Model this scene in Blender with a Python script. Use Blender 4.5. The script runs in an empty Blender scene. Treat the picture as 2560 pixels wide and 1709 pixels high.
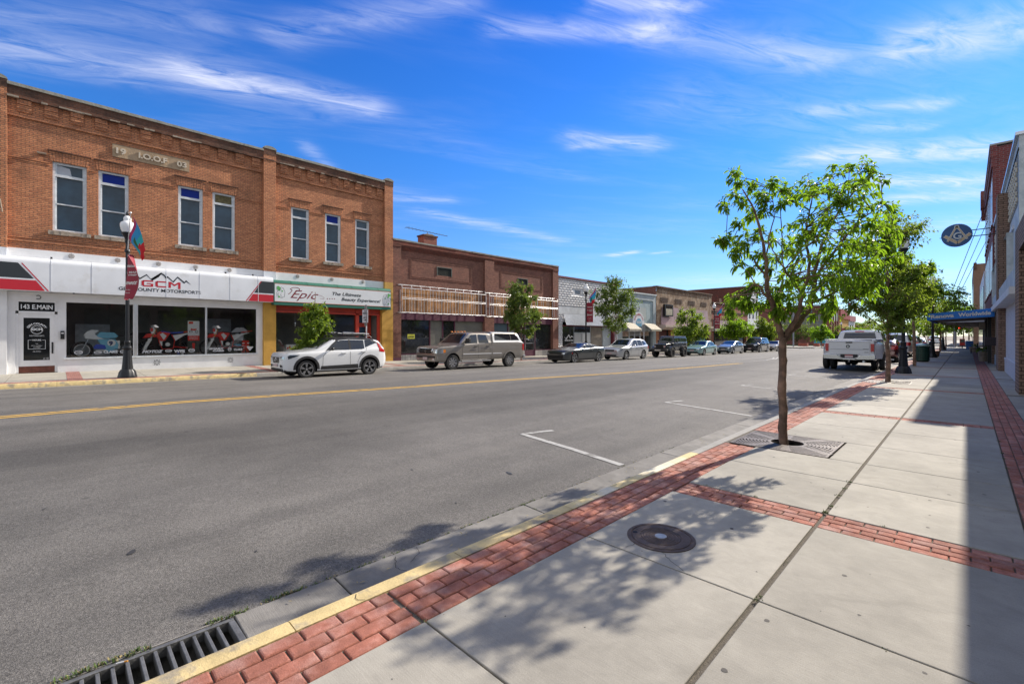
import bpy, bmesh, math, random
from mathutils import Vector, Matrix, noise as mnoise
from mathutils.bvhtree import BVHTree
R = math.radians
PI = math.pi
scene = bpy.context.scene
C = scene.collection

# ---------------------------------------------------------------- camera, sky, sun, exposure
HC = 1.77                      # camera height above the gutter
cam_d = bpy.data.cameras.new('camera'); cam = bpy.data.objects.new('camera', cam_d); C.objects.link(cam)
cam.location = (0, 0, HC); cam.rotation_euler = (R(90), 0, R(45))
cam_d.sensor_width = 36; cam_d.lens = 16.0; cam_d.shift_y = -0.0064
cam_d.clip_start = 0.05; cam_d.clip_end = 4000
scene.camera = cam
SUN_EL, SUN_AZ = 32.3, 8.0     # azimuth measured from +Y towards +X
sv = Vector((math.sin(R(SUN_AZ))*math.cos(R(SUN_EL)), math.cos(R(SUN_AZ))*math.cos(R(SUN_EL)), math.sin(R(SUN_EL))))
sun_d = bpy.data.lights.new('sun', 'SUN'); sun = bpy.data.objects.new('sun', sun_d); C.objects.link(sun)
sun_d.energy = 4.6; sun_d.angle = R(0.53); sun_d.color = (1.0, 0.90, 0.76)
sun.rotation_euler = (-sv).to_track_quat('-Z', 'Y').to_euler()
scene.view_settings.view_transform = 'Standard'; scene.view_settings.look = 'None'
scene.view_settings.exposure = 0.78; scene.view_settings.gamma = 1
scene.cycles.max_bounces = 8; scene.cycles.transparent_max_bounces = 16
scene.cycles.use_denoising = True

class NT:
    """small node-tree helper"""
    def __init__(s, tree): s.t = tree
    def n(s, kind, **kw):
        nd = s.t.nodes.new(kind)
        for k, v in kw.items():
            if k.startswith('i_'):
                key = k[2:]
                key = int(key) if key.isdigit() else key.replace('_', ' ')
                s.set(nd.inputs[key], v)
            else: setattr(nd, k, v)
        return nd
    def set(s, sock, v):
        if isinstance(v, bpy.types.NodeSocket): s.t.links.new(v, sock)
        elif isinstance(v, bpy.types.Node): s.t.links.new(v.outputs[0], sock)
        else: sock.default_value = v
    def m(s, op, a, b=None, c=None, clamp=False):
        nd = s.t.nodes.new('ShaderNodeMath'); nd.operation = op; nd.use_clamp = clamp
        s.set(nd.inputs[0], a)
        if b is not None: s.set(nd.inputs[1], b)
        if c is not None: s.set(nd.inputs[2], c)
        return nd.outputs[0]
    def mix(s, f, a, b, mode='MIX'):
        nd = s.t.nodes.new('ShaderNodeMix'); nd.data_type = 'RGBA'; nd.blend_type = mode
        s.set(nd.inputs['Factor'], f)
        s.set(nd.inputs[6], c4(a) if isinstance(a, tuple) else a); s.set(nd.inputs[7], c4(b) if isinstance(b, tuple) else b)
        return nd.outputs[2]
    def ramp(s, f, stops):
        nd = s.t.nodes.new('ShaderNodeValToRGB'); s.set(nd.inputs[0], f)
        el = nd.color_ramp.elements
        while len(el) < len(stops): el.new(0.5)
        for e, (p, c) in zip(el, stops):
            e.position = p; e.color = c4(c) if isinstance(c, tuple) else (c, c, c, 1)
        return nd.outputs[0]
    def noise(s, vec, scale, detail=3, rough=0.55, dist=0.0):
        nd = s.t.nodes.new('ShaderNodeTexNoise'); s.set(nd.inputs['Vector'], vec)
        nd.inputs['Scale'].default_value = scale; nd.inputs['Detail'].default_value = detail
        nd.inputs['Roughness'].default_value = rough; nd.inputs['Distortion'].default_value = dist
        return nd.outputs['Fac']
def c4(c): return tuple(c) + (1.0,) if len(c) == 3 else tuple(c)

world = bpy.data.worlds.new('World'); scene.world = world; world.use_nodes = True
wt = world.node_tree; wt.nodes.clear(); W = NT(wt)
sky = W.n('ShaderNodeTexSky', sky_type='NISHITA'); sky.sun_disc = False
sky.sun_elevation = R(SUN_EL); sky.sun_rotation = R(SUN_AZ); sky.altitude = 700; sky.air_density = 1.0; sky.dust_density = 0.15; sky.ozone_density = 3.0
tcw = W.n('ShaderNodeTexCoord'); sp = W.n('ShaderNodeSeparateXYZ', i_0=tcw.outputs['Generated'])
zz_ = W.m('MAXIMUM', sp.outputs[2], 0.04)
PX = W.m('DIVIDE', sp.outputs[0], zz_); PY = W.m('DIVIDE', sp.outputs[1], zz_)
# cloud-plane coordinates (direction / elevation): a runs along the wind-drawn streaks, b across
ang = R(62); ca, sa = math.cos(ang), math.sin(ang)
A_ = W.m('ADD', W.m('MULTIPLY', PX, ca), W.m('MULTIPLY', PY, sa)); B_ = W.m('SUBTRACT', W.m('MULTIPLY', PY, ca), W.m('MULTIPLY', PX, sa))
cv = W.n('ShaderNodeCombineXYZ', i_0=W.m('MULTIPLY', A_, 1.3), i_1=W.m('MULTIPLY', B_, 5.0), i_2=0.0)
cv2 = W.n('ShaderNodeCombineXYZ', i_0=W.m('MULTIPLY', A_, 0.7), i_1=W.m('MULTIPLY', B_, 2.0), i_2=3.0)
nfine = W.noise(cv, 2.4, 9, 0.66, 0.9); nbig = W.noise(cv2, 1.0, 4, 0.5, 0.4)
def tdir(px, py):
    u = (px-1280)/1138; v = (838-py)/1138*math.sqrt(2)
    v = max(v, .02); return (u-1)/v, (1+u)/v
def seg(p, q, w, amp):
    """soft mask round the line from p to q on the cloud plane"""
    ax, ay = tdir(*p); bx, by = tdir(*q); dx, dy = bx-ax, by-ay; L2 = dx*dx+dy*dy
    rx = W.m('SUBTRACT', PX, ax); ry = W.m('SUBTRACT', PY, ay)
    t = W.m('DIVIDE', W.m('ADD', W.m('MULTIPLY', rx, dx), W.m('MULTIPLY', ry, dy)), L2, clamp=True)
    ex = W.m('SUBTRACT', rx, W.m('MULTIPLY', t, dx)); ey = W.m('SUBTRACT', ry, W.m('MULTIPLY', t, dy))
    d2 = W.m('ADD', W.m('MULTIPLY', ex, ex), W.m('MULTIPLY', ey, ey))
    return W.m('MULTIPLY', W.m('EXPONENT', W.m('MULTIPLY', d2, -1.0/(w*w))), amp)
SEGS = [((-60, 108), (560, 198), .13, .62), ((480, 180), (920, 268), .09, .78), ((-50, 30), (520, 60), .07, .25), ((700, 90), (1150, 0), .07, .45),
        ((1240, 72), (1640, 82), .05, .75), ((1640, 82), (2050, 150), .08, .6), ((1500, 5), (1720, 12), .05, .8), ((2280, 110), (2620, 60), .14, .9),
        ((2050, 392), (2500, 372), .16, 1.15), ((2180, 455), (2500, 450), .15, 1.0), ((2230, 500), (2520, 480), .16, .9), ((2050, 275), (2350, 262), .06, .6), ((2150, 320), (2320, 318), .05, .5),
        ((1430, 340), (1640, 365), .07, .55), ((1440, 365), (1620, 350), .05, .6), ((990, 497), (1120, 500), .07, .55), ((1060, 530), (1400, 600), .12, .5),
        ((1530, 638), (1585, 630), .10, 1.2), ((1636, 633), (1662, 630), .07, .9), ((760, 360), (820, 420), .05, .4), ((1750, 700), (2350, 690), .9, .45), ((2000, 600), (2400, 560), .3, .4), ((1700, 250), (2150, 320), .2, .25)]
tot = None
for s_ in SEGS:
    g = seg(*s_); tot = g if tot is None else W.m('ADD', tot, g)
tot = W.m('ADD', tot, W.m('MULTIPLY', W.m('SUBTRACT', nbig, 0.47, clamp=True), 0.7))
cl = W.m('MULTIPLY', tot, W.ramp(nfine, [(0.30, 0.0), (0.72, 1.0)]))
cl = W.m('MULTIPLY', cl, 1.05, clamp=True); cl = W.m('MULTIPLY', cl, 0.72)
cl = W.m('MULTIPLY', cl, W.ramp(sp.outputs[2], [(0.0, 0.0), (0.05, 1.0)]))
hs = W.n('ShaderNodeHueSaturation', i_Hue=0.5, i_Saturation=1.1, i_Value=1.0, i_Color=sky)
# the polarised look of the photograph: bluer towards the zenith
skyc = W.mix(1.0, hs.outputs[0], W.ramp(sp.outputs[2], [(0.0, (.36, .42, .50)), (0.12, (.38, .48, .61)), (0.35, (.22, .50, .80)), (0.62, (.13, .43, .87)), (0.9, (.08, .34, .85))]), 'MULTIPLY')
cloudc = W.mix(cl, skyc, (4.0, 4.1, 4.7))
# broken bright cloud added outside the view, overhead and behind, to fill the shade
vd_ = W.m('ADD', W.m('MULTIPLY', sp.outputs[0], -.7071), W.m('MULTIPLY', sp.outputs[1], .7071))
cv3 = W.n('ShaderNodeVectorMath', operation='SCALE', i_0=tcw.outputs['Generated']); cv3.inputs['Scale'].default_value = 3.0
fill_cloud = W.m('MULTIPLY', W.ramp(W.m('SUBTRACT', .5, vd_), [(.03, 0.0), (.30, 1.0)]), W.ramp(W.noise(cv3, 1.3, 6, .6, .5), [(.30, .15), (.52, 1.0)]))
fill_cloud = W.m('MULTIPLY', fill_cloud, W.ramp(sp.outputs[2], [(.02, 0.0), (.16, 1.0)]))
cloudc = W.mix(fill_cloud, cloudc, (3.5, 3.5, 3.55))
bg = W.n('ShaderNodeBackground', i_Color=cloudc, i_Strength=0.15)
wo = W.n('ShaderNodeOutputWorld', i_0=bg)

# ---------------------------------------------------------------- materials
MATS = {}
def mat(name, col, rough=0.6, metal=0.0, var=0.0, vscale=3.0, bump=0.0, bscale=30.0, spec=0.5, col2=None, c2scale=2.0, c2range=(0.45, 0.6), coat=0.0, emit=None, grain=0.0, gscale=200, coord='P', isl=0.0):
    if name in MATS: return MATS[name]
    m = bpy.data.materials.new(name); m.use_nodes = True; t = m.node_tree; N = NT(t)
    b = t.nodes['Principled BSDF']
    if coord == 'P': vec = N.n('ShaderNodeNewGeometry').outputs['Position']
    else: vec = N.n('ShaderNodeTexCoord').outputs['Object']
    c = c4(col)
    if col2 is not None:
        c = N.mix(N.ramp(N.noise(vec, c2scale, 5, 0.6), [(c2range[0], 0.0), (c2range[1], 1.0)]), tuple(col), tuple(col2))
    if var:
        f = N.ramp(N.noise(vec, vscale, 4, 0.6), [(0.3, 1-var), (0.7, 1+var)])
        c = N.mix(1.0, c if not isinstance(c, tuple) else c[:3], f, 'MULTIPLY')
    if grain:
        f = N.ramp(N.noise(vec, gscale, 2, 0.7), [(0.3, 1-grain), (0.7, 1+grain)])
        c = N.mix(1.0, c if not isinstance(c, tuple) else c[:3], f, 'MULTIPLY')
    if isl: c = N.mix(1.0, c if not isinstance(c, tuple) else c[:3], N.ramp(N.n('ShaderNodeNewGeometry').outputs['Random Per Island'], [(0.0, 1-isl), (1.0, 1+isl)]), 'MULTIPLY')
    N.set(b.inputs['Base Color'], c)
    b.inputs['Roughness'].default_value = rough; b.inputs['Metallic'].default_value = metal
    b.inputs['Specular IOR Level'].default_value = spec
    if coat: b.inputs['Coat Weight'].default_value = coat; b.inputs['Coat Roughness'].default_value = 0.04
    if bump:
        bp = N.n('ShaderNodeBump', i_Strength=bump, i_Distance=0.02, i_Height=N.noise(vec, bscale, 5, 0.65))
        t.links.new(bp.outputs[0], b.inputs['Normal'])
    if emit: b.inputs['Emission Color'].default_value = c4(emit[0]); b.inputs['Emission Strength'].default_value = emit[1]
    MATS[name] = m; return m

def brickmat(name, c1, c2, mortar, bw=0.21, bh=0.072, ms=0.011, dirt=(0.25, 0.6), bump=0.6, stain=None, rough=0.85, dist=0.012, flat=False, spread=.5):
    if name in MATS: return MATS[name]
    m = bpy.data.materials.new(name); m.use_nodes = True; t = m.node_tree; N = NT(t); b = t.nodes['Principled BSDF']
    pos = N.n('ShaderNodeNewGeometry').outputs['Position']; s3 = N.n('ShaderNodeSeparateXYZ', i_0=pos)
    if flat: cvv = N.n('ShaderNodeCombineXYZ', i_0=s3.outputs[1], i_1=s3.outputs[0], i_2=0.0)
    else: cvv = N.n('ShaderNodeCombineXYZ', i_0=N.m('ADD', s3.outputs[0], s3.outputs[1]), i_1=s3.outputs[2], i_2=0.0)
    wob = N.n('ShaderNodeTexNoise', i_Vector=pos); wob.inputs['Scale'].default_value = 6
    vv = N.n('ShaderNodeVectorMath', operation='MULTIPLY_ADD', i_0=wob.outputs['Color'], i_1=(dist, dist, 0), i_2=cvv)
    br = N.n('ShaderNodeTexBrick', i_Vector=vv, i_Color1=c4(c1), i_Color2=c4(c2), i_Mortar=c4(mortar), i_Scale=1.0, i_Mortar_Size=ms, i_Mortar_Smooth=0.25, i_Bias=0.0, i_Brick_Width=bw, i_Row_Height=bh)
    n1 = N.noise(pos, 0.9, 5, 0.62); n2 = N.noise(pos, 14, 3, 0.6)
    col = N.mix(N.m('MULTIPLY', N.ramp(n1, [(dirt[1]-.12, 0.0), (dirt[1]+.15, 1.0)]), dirt[0]*2), br.outputs[0], (0.05, 0.035, 0.028))
    col = N.mix(1.0, col, N.ramp(n2, [(0.3, 0.78), (0.7, 1.22)]), 'MULTIPLY')
    if stain: col = N.mix(N.m('MULTIPLY', N.ramp(N.noise(pos, 2.2, 4, .6), [(.55, 0.0), (.75, 1.0)]), .5), col, stain)
    N.set(b.inputs['Base Color'], col); b.inputs['Roughness'].default_value = rough; b.inputs['Specular IOR Level'].default_value = .3
    h = N.m('ADD', N.m('MULTIPLY', br.outputs[1], -1.0), N.m('MULTIPLY', n2, 0.5))
    bp = N.n('ShaderNodeBump', i_Strength=bump, i_Distance=0.012, i_Height=h); t.links.new(bp.outputs[0], b.inputs['Normal'])
    MATS[name] = m; return m

def glassmat(name, tint=(0.93, 0.95, 0.94), refl=0.055, rough=0.0):
    m = bpy.data.materials.new(name); m.use_nodes = True; t = m.node_tree; t.nodes.clear(); N = NT(t)
    tr = N.n('ShaderNodeBsdfTransparent', i_Color=c4(tint)); gl = N.n('ShaderNodeBsdfGlossy', i_Color=(1, 1, 1, 1), i_Roughness=rough)
    fr = N.n('ShaderNodeFresnel', i_IOR=1.5); f = N.m('ADD', N.m('MULTIPLY', fr, 1.3), refl-.04, clamp=True)
    mx = N.n('ShaderNodeMixShader', i_0=f, i_1=tr, i_2=gl); N.n('ShaderNodeOutputMaterial', i_0=mx); MATS[name] = m; return m

M_white = mat('white_paint', (0.70, 0.71, 0.73), 0.55, var=0.08, vscale=1.5, bump=.15, bscale=12)
M_whitewash = mat('white_masonry_paint', (0.62, 0.65, 0.70), 0.8, var=0.12, vscale=2, bump=.5, bscale=20)
M_black = mat('black_paint', (0.012, 0.012, 0.014), 0.35, var=.2)
M_blackflat = mat('black_flat', (0.01, 0.01, 0.01), 0.8)
M_dark = mat('dark_interior', (0.035, 0.035, 0.038), 0.9)
M_alu = mat('aluminium', (0.6, 0.61, 0.62), 0.35, 1.0, var=.1)
M_chrome = mat('chrome', (0.75, 0.76, 0.78), 0.12, 1.0)
M_pipe = mat('galvanised_pipe', (0.62, 0.63, 0.66), 0.45, .6, var=.15, vscale=8)
M_stone = mat('rough_stone', (0.30, 0.25, 0.20), 0.9, var=.3, vscale=6, bump=.9, bscale=14)
M_coping = mat('concrete_coping', (0.27, 0.27, 0.24), 0.9, var=.25, vscale=3, bump=.5, bscale=10)
M_rubber = mat('tyre_rubber', (0.018, 0.018, 0.019), 0.75, var=.2, vscale=10, coord='O')
M_glasscar = mat('car_glass', (0.012, 0.016, 0.02), 0.03, spec=0.9, coord='O')
M_window = mat('window_glass', (0.028, 0.062, 0.098), 0.08, spec=.4, var=.35, vscale=1.2)
M_bluepane = mat('cobalt_glass', (0.002, 0.02, 0.22), 0.3, spec=.15)
M_frame = mat('faded_window_frame', (0.56, 0.60, 0.64), 0.7, var=.15, vscale=6, bump=.2)
M_roof = mat('roof_felt', (0.08, 0.08, 0.08), 0.9, var=.2)
M_brick1 = brickmat('orange_brick', (0.57, 0.245, 0.12), (0.43, 0.17, 0.086), (0.17, 0.11, 0.08), 0.215, 0.073, .010, dirt=(.22, .60))
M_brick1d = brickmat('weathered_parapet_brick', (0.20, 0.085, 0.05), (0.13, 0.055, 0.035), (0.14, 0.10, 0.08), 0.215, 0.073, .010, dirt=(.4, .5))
M_brick2 = brickmat('brown_brick', (0.26, 0.105, 0.072), (0.17, 0.065, 0.047), (0.15, 0.10, 0.085), 0.215, 0.073, .011, dirt=(.2, .6))
M_brick2r = brickmat('red_corbel_brick', (0.24, 0.065, 0.04), (0.15, 0.045, 0.03), (0.12, 0.07, 0.06), 0.215, 0.073, .011, dirt=(.2, .55))
M_brick3 = brickmat('red_brick', (0.33, 0.10, 0.065), (0.24, 0.07, 0.045), (0.25, 0.18, 0.16), 0.215, 0.073, .010)
M_brickR = brickmat('dark_red_brick', (0.20, 0.05, 0.045), (0.14, 0.035, 0.035), (0.20, 0.14, 0.14), 0.40, 0.14, .014, dirt=(.1, .6))
M_brickT = brickmat('tan_brick', (0.30, 0.20, 0.15), (0.24, 0.16, 0.12), (0.07, 0.05, 0.04), 0.30, 0.10, .012, dirt=(.15, .6))
M_shopglass = glassmat('shop_glass')

# ---------------------------------------------------------------- mesh builder
WL = {}                                   # world location of every built parent
class MB:
    def __init__(s, m=None): s.v = []; s.f = []; s.mi = []; s.mats = []; s.m = m
    def _m(s, m):
        m = m or s.m
        if m not in s.mats: s.mats.append(m)
        return s.mats.index(m)
    def add(s, vs, fs, m=None):
        o = len(s.v); k = s._m(m); s.v += [tuple(v) for v in vs]
        for f in fs: s.f.append([i+o for i in f]); s.mi.append(k)
        return s
    def box(s, x0, y0, z0, x1, y1, z1, m=None):
        if x0 > x1: x0, x1 = x1, x0
        if y0 > y1: y0, y1 = y1, y0
        if z0 > z1: z0, z1 = z1, z0
        return s.add([(x0,y0,z0),(x1,y0,z0),(x1,y1,z0),(x0,y1,z0),(x0,y0,z1),(x1,y0,z1),(x1,y1,z1),(x0,y1,z1)],
                     [(0,3,2,1),(4,5,6,7),(0,1,5,4),(1,2,6,5),(2,3,7,6),(3,0,4,7)], m)
    def poly(s, pts, m=None): return s.add(pts, [tuple(range(len(pts)))], m)
    def prism(s, pts, d, m=None):
        """extrude a planar polygon by vector d"""
        d = Vector(d); n = len(pts); a = [Vector(p) for p in pts]; b = [p+d for p in a]
        return s.add(a+b, [tuple(range(n-1, -1, -1)), tuple(range(n, 2*n))]+[(i, (i+1) % n, n+(i+1) % n, n+i) for i in range(n)], m)
    def cyl(s, p0, p1, r0, r1=None, n=12, m=None, caps=True):
        return s.tube([p0, p1], [r0, r0 if r1 is None else r1], n, m, caps)
    def tube(s, path, rad, n=8, m=None, caps=True):
        P = [Vector(p) for p in path]
        if not isinstance(rad, (list, tuple)): rad = [rad]*len(P)
        vs, fs = [], []; up = None
        for i, p in enumerate(P):
            d = (P[min(i+1, len(P)-1)]-P[max(i-1, 0)]).normalized()
            if up is None: up = Vector((0, 0, 1)) if abs(d.z) < .9 else Vector((1, 0, 0))
            a = d.cross(up).normalized(); up = a.cross(d).normalized()
            for k in range(n):
                t = 2*PI*k/n; vs.append(p+(a*math.cos(t)+up*math.sin(t))*rad[i])
        for i in range(len(P)-1):
            for k in range(n):
                fs.append((i*n+k, i*n+(k+1) % n, (i+1)*n+(k+1) % n, (i+1)*n+k))
        if caps: fs += [tuple(range(n-1, -1, -1)), tuple(range((len(P)-1)*n, len(P)*n))]
        return s.add(vs, fs, m)
    def lathe(s, prof, c=(0, 0, 0), n=20, m=None, axis='z', squ=None, caps=True):
        vs, fs = [], []
        for r, h in prof:
            for k in range(n):
                t = 2*PI*k/n; rr = r*(squ(t) if squ else 1); a, b = rr*math.cos(t), rr*math.sin(t)
                vs.append((c[0]+a, c[1]+b, c[2]+h) if axis == 'z' else ((c[0]+a, c[1]+h, c[2]+b) if axis == 'y' else (c[0]+h, c[1]+a, c[2]+b)))
        for i in range(len(prof)-1):
            for k in range(n): fs.append((i*n+k, i*n+(k+1) % n, (i+1)*n+(k+1) % n, (i+1)*n+k))
        if caps: fs += [tuple(range(n-1, -1, -1)), tuple(range((len(prof)-1)*n, len(prof)*n))]
        return s.add(vs, fs, m)
    def grid(s, nu, nv, fn, m=None, mfn=None):
        vs = [fn(i/nu, j/nv) for i in range(nu+1) for j in range(nv+1)]
        fs = [(i*(nv+1)+j, (i+1)*(nv+1)+j, (i+1)*(nv+1)+j+1, i*(nv+1)+j+1) for i in range(nu) for j in range(nv)]
        return s.add(vs, fs, m)
    def ball(s, c, r, m=None, n=12, sc=(1, 1, 1)):
        pr = [(max(.001, math.sin(PI*i/8))*r, -math.cos(PI*i/8)*r) for i in range(9)]
        o = len(s.v); s.lathe(pr, (0, 0, 0), n, m)
        for i in range(o, len(s.v)): x, y, z = s.v[i]; s.v[i] = (c[0]+x*sc[0], c[1]+y*sc[1], c[2]+z*sc[2])
        return s
    def text(s, txt, o, right, up, size, m=None, bold=0.0, shear=0.0, width=None, align='LEFT', depth=0.0, arc=None):
        """letters as real faces: o is the anchor of the baseline; width rescales the line to that length"""
        cu = bpy.data.curves.new('t', 'FONT'); cu.body = txt; cu.size = size; cu.offset = bold; cu.shear = shear
        cu.align_x = align; cu.extrude = depth; cu.resolution_u = 3; cu.fill_mode = 'BOTH' if depth else 'FRONT'
        ob = bpy.data.objects.new('t', cu); me = ob.to_mesh()
        vs = [v.co.copy() for v in me.vertices]; fs = [tuple(p.vertices) for p in me.polygons]
        ob.to_mesh_clear(); bpy.data.objects.remove(ob); bpy.data.curves.remove(cu)
        if not vs: return s
        if width:
            x0 = min(v.x for v in vs); x1 = max(v.x for v in vs); k = width/(x1-x0)
            for v in vs: v.x = (v.x-x0)*k - (width/2 if align == 'CENTER' else 0)
        Rt = Vector(right).normalized(); U = Vector(up).normalized(); Nn = Rt.cross(U); o = Vector(o); out = []
        for v in vs:
            if arc:
                a = -v.x/arc; rr = arc+v.y; out.append(o+Rt*(-rr*math.sin(a))+U*(rr*math.cos(a)-arc)+Nn*v.z)
            else: out.append(o+Rt*v.x+U*v.y+Nn*v.z)
        return s.add(out, fs, m)
    def split(s, name, parent, k, **kw):
        """one part per run of k faces"""
        out = []
        for i in range(0, len(s.f), k):
            q = MB(s.m); ids = sorted(set(v for f in s.f[i:i+k] for v in f)); mp = {v: j for j, v in enumerate(ids)}
            q.v = [s.v[v] for v in ids]; q.f = [[mp[v] for v in f] for f in s.f[i:i+k]]; q.mi = s.mi[i:i+k]; q.mats = s.mats; out.append(q.build(name, parent, **kw))
        return out
    def build(s, name, parent=None, smooth=False, loc=None, local=False, sharp=40, merge=False, bevel=0):
        """world-space vertices unless local; the object's origin is loc, or its base centre"""
        me = bpy.data.meshes.new(name)
        if local: org = Vector(loc or (0, 0, 0))
        elif loc is not None: org = Vector(loc)
        elif parent is not None: org = WL[parent]
        else:
            xs = [v[0] for v in s.v]; ys = [v[1] for v in s.v]; zs = [v[2] for v in s.v]
            org = Vector(((min(xs)+max(xs))/2, (min(ys)+max(ys))/2, min(zs)))
        vs = s.v if local else [(v[0]-org.x, v[1]-org.y, v[2]-org.z) for v in s.v]
        me.from_pydata(vs, [], s.f)
        for m in s.mats: me.materials.append(m)
        me.polygons.foreach_set('material_index', s.mi)
        if merge or smooth or bevel:
            bm = bmesh.new(); bm.from_mesh(me)
            if merge: bmesh.ops.remove_doubles(bm, verts=bm.verts, dist=1e-4); bmesh.ops.recalc_face_normals(bm, faces=bm.faces)
            if bevel: bmesh.ops.bevel(bm, geom=[e for e in bm.edges if e.is_manifold and e.calc_face_angle(0) > .5], offset=bevel, segments=2, affect='EDGES', profile=.5)
            if smooth:
                for f in bm.faces: f.smooth = True
                for e in bm.edges:
                    if e.is_manifold and e.calc_face_angle(0) > R(sharp): e.smooth = False
            bm.to_mesh(me); bm.free()
        me.update()
        o = bpy.data.objects.new(name, me); C.objects.link(o)
        if parent is not None:
            o.parent = parent; o.location = (0, 0, 0) if local and loc is None else (org if local else org-WL[parent])
            WL[o] = WL[parent]+o.location
        else: o.location = org; WL[o] = org.copy()
        return o
def tag(o, label=None, cat=None, group=None, kind=None):
    if label: o['label'] = label
    if cat: o['category'] = cat
    if group: o['group'] = group
    if kind: o['kind'] = kind
    return o
def thing(name, loc, label, cat, group=None, rz=0):
    o = bpy.data.objects.new(name, None); C.objects.link(o); o.empty_display_size = .2
    o.location = loc; o.rotation_euler = (0, 0, rz); WL[o] = Vector(loc); return tag(o, label, cat, group)
def copy_tree(o, parent=None, loc=None, rz=None, label=None):
    c = o.copy(); C.objects.link(c); c.parent = parent
    if loc is not None: c.location = loc
    if rz is not None: c.rotation_euler = (0, 0, rz)
    if label: c['label'] = label
    for ch in list(o.children): copy_tree(ch, c)
    return c
def uv(px): return (px-1280)/1138
def F(px, py, X=-25.9):
    u = uv(px); t = X/(u-1); return t*(1+u), HC+t*math.sqrt(2)*(838-py)/1138
def sm(a, b, x):
    t = max(0, min(1, (x-a)/(b-a))); return t*t*(3-2*t)
def base(x, y):                     # gutter level: the far side of the street falls away gently
    yy = max(-6, min(180, y)); return -0.0085*(yy-10)*sm(-6, -20, x)
def zroad(x, y):
    c = 1-((x+12)/9.3)**2; return base(x, y)+0.12*max(0, c)
def ground_at(px, py, f=zroad, dz=0.0):
    u = uv(px); vd = (py-838)/1138*math.sqrt(2); z = 0.0
    for _ in range(40):
        t = (HC-z)/vd; x, y = t*(u-1), t*(1+u); z = f(x, y)
    return x, y, z+dz
# ---------------------------------------------------------------- ground, road, kerbs, pavements
rnd = random.Random(7)
def asphalt():
    m = bpy.data.materials.new('asphalt'); m.use_nodes = True; t = m.node_tree; N = NT(t); b = t.nodes['Principled BSDF']
    pos = N.n('ShaderNodeNewGeometry').outputs['Position']
    g1 = N.noise(pos, 260, 2, .7); g2 = N.noise(pos, 90, 3, .75); vo = N.n('ShaderNodeTexVoronoi', i_Vector=pos, i_Scale=150.0)
    st = N.n('ShaderNodeMapping', i_Vector=pos); st.inputs['Scale'].default_value = (1.0, .05, 1)
    s1 = N.noise(st, .9, 4, .6, .3); big = N.noise(pos, .35, 5, .6); mid = N.noise(pos, 2.5, 5, .65, .4)
    c = N.ramp(s1, [(.35, (.102, .098, .093)), (.62, (.145, .138, .129))])
    c = N.mix(1.0, c, N.ramp(big, [(.3, .80), (.7, 1.16)]), 'MULTIPLY'); c = N.mix(1.0, c, N.ramp(mid, [(.3, .9), (.72, 1.1)]), 'MULTIPLY')
    c = N.mix(1.0, c, N.ramp(g2, [(.3, .50), (.7, 1.5)]), 'MULTIPLY'); c = N.mix(1.0, c, N.ramp(g1, [(.32, .5), (.68, 1.5)]), 'MULTIPLY')
    c = N.mix(1.0, c, N.ramp(N.noise(pos, 38, 2, .7), [(.32, .78), (.68, 1.22)]), 'MULTIPLY')
    # bright chips of stone, oil spots
    c = N.mix(N.ramp(vo.outputs['Distance'], [(0.0, .55), (.17, 0.0)]), c, (.36, .345, .32))
    vo2 = N.n('ShaderNodeTexVoronoi', i_Vector=pos, i_Scale=.9); vo2.inputs['Randomness'].default_value = 1
    c = N.mix(N.ramp(vo2.outputs['Distance'], [(.02, .6), (.05, 0.0)]), c, (.03, .03, .03))
    # the wheel-polished lane, darker along its length
    s3 = N.n('ShaderNodeSeparateXYZ', i_0=pos); xx = N.m('ADD', s3.outputs[0], N.m('MULTIPLY', big, 1.5))
    lane = N.ramp(N.m('DIVIDE', N.m('ABSOLUTE', N.m('ADD', xx, 8.3)), 4.5), [(.1, .64), (.75, 1.0)])
    c = N.mix(1.0, c, lane, 'MULTIPLY')
    N.set(b.inputs['Base Color'], c); b.inputs['Roughness'].default_value = .82; b.inputs['Specular IOR Level'].default_value = .35
    h = N.m('ADD', N.m('MULTIPLY', g2, .8), N.m('ADD', N.m('MULTIPLY', g1, .35), N.m('MULTIPLY', vo.outputs['Distance'], .5)))
    bp = N.n('ShaderNodeBump', i_Strength=.8, i_Distance=.006, i_Height=h); t.links.new(bp.outputs[0], b.inputs['Normal']); return m
M_asph = asphalt()
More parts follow.
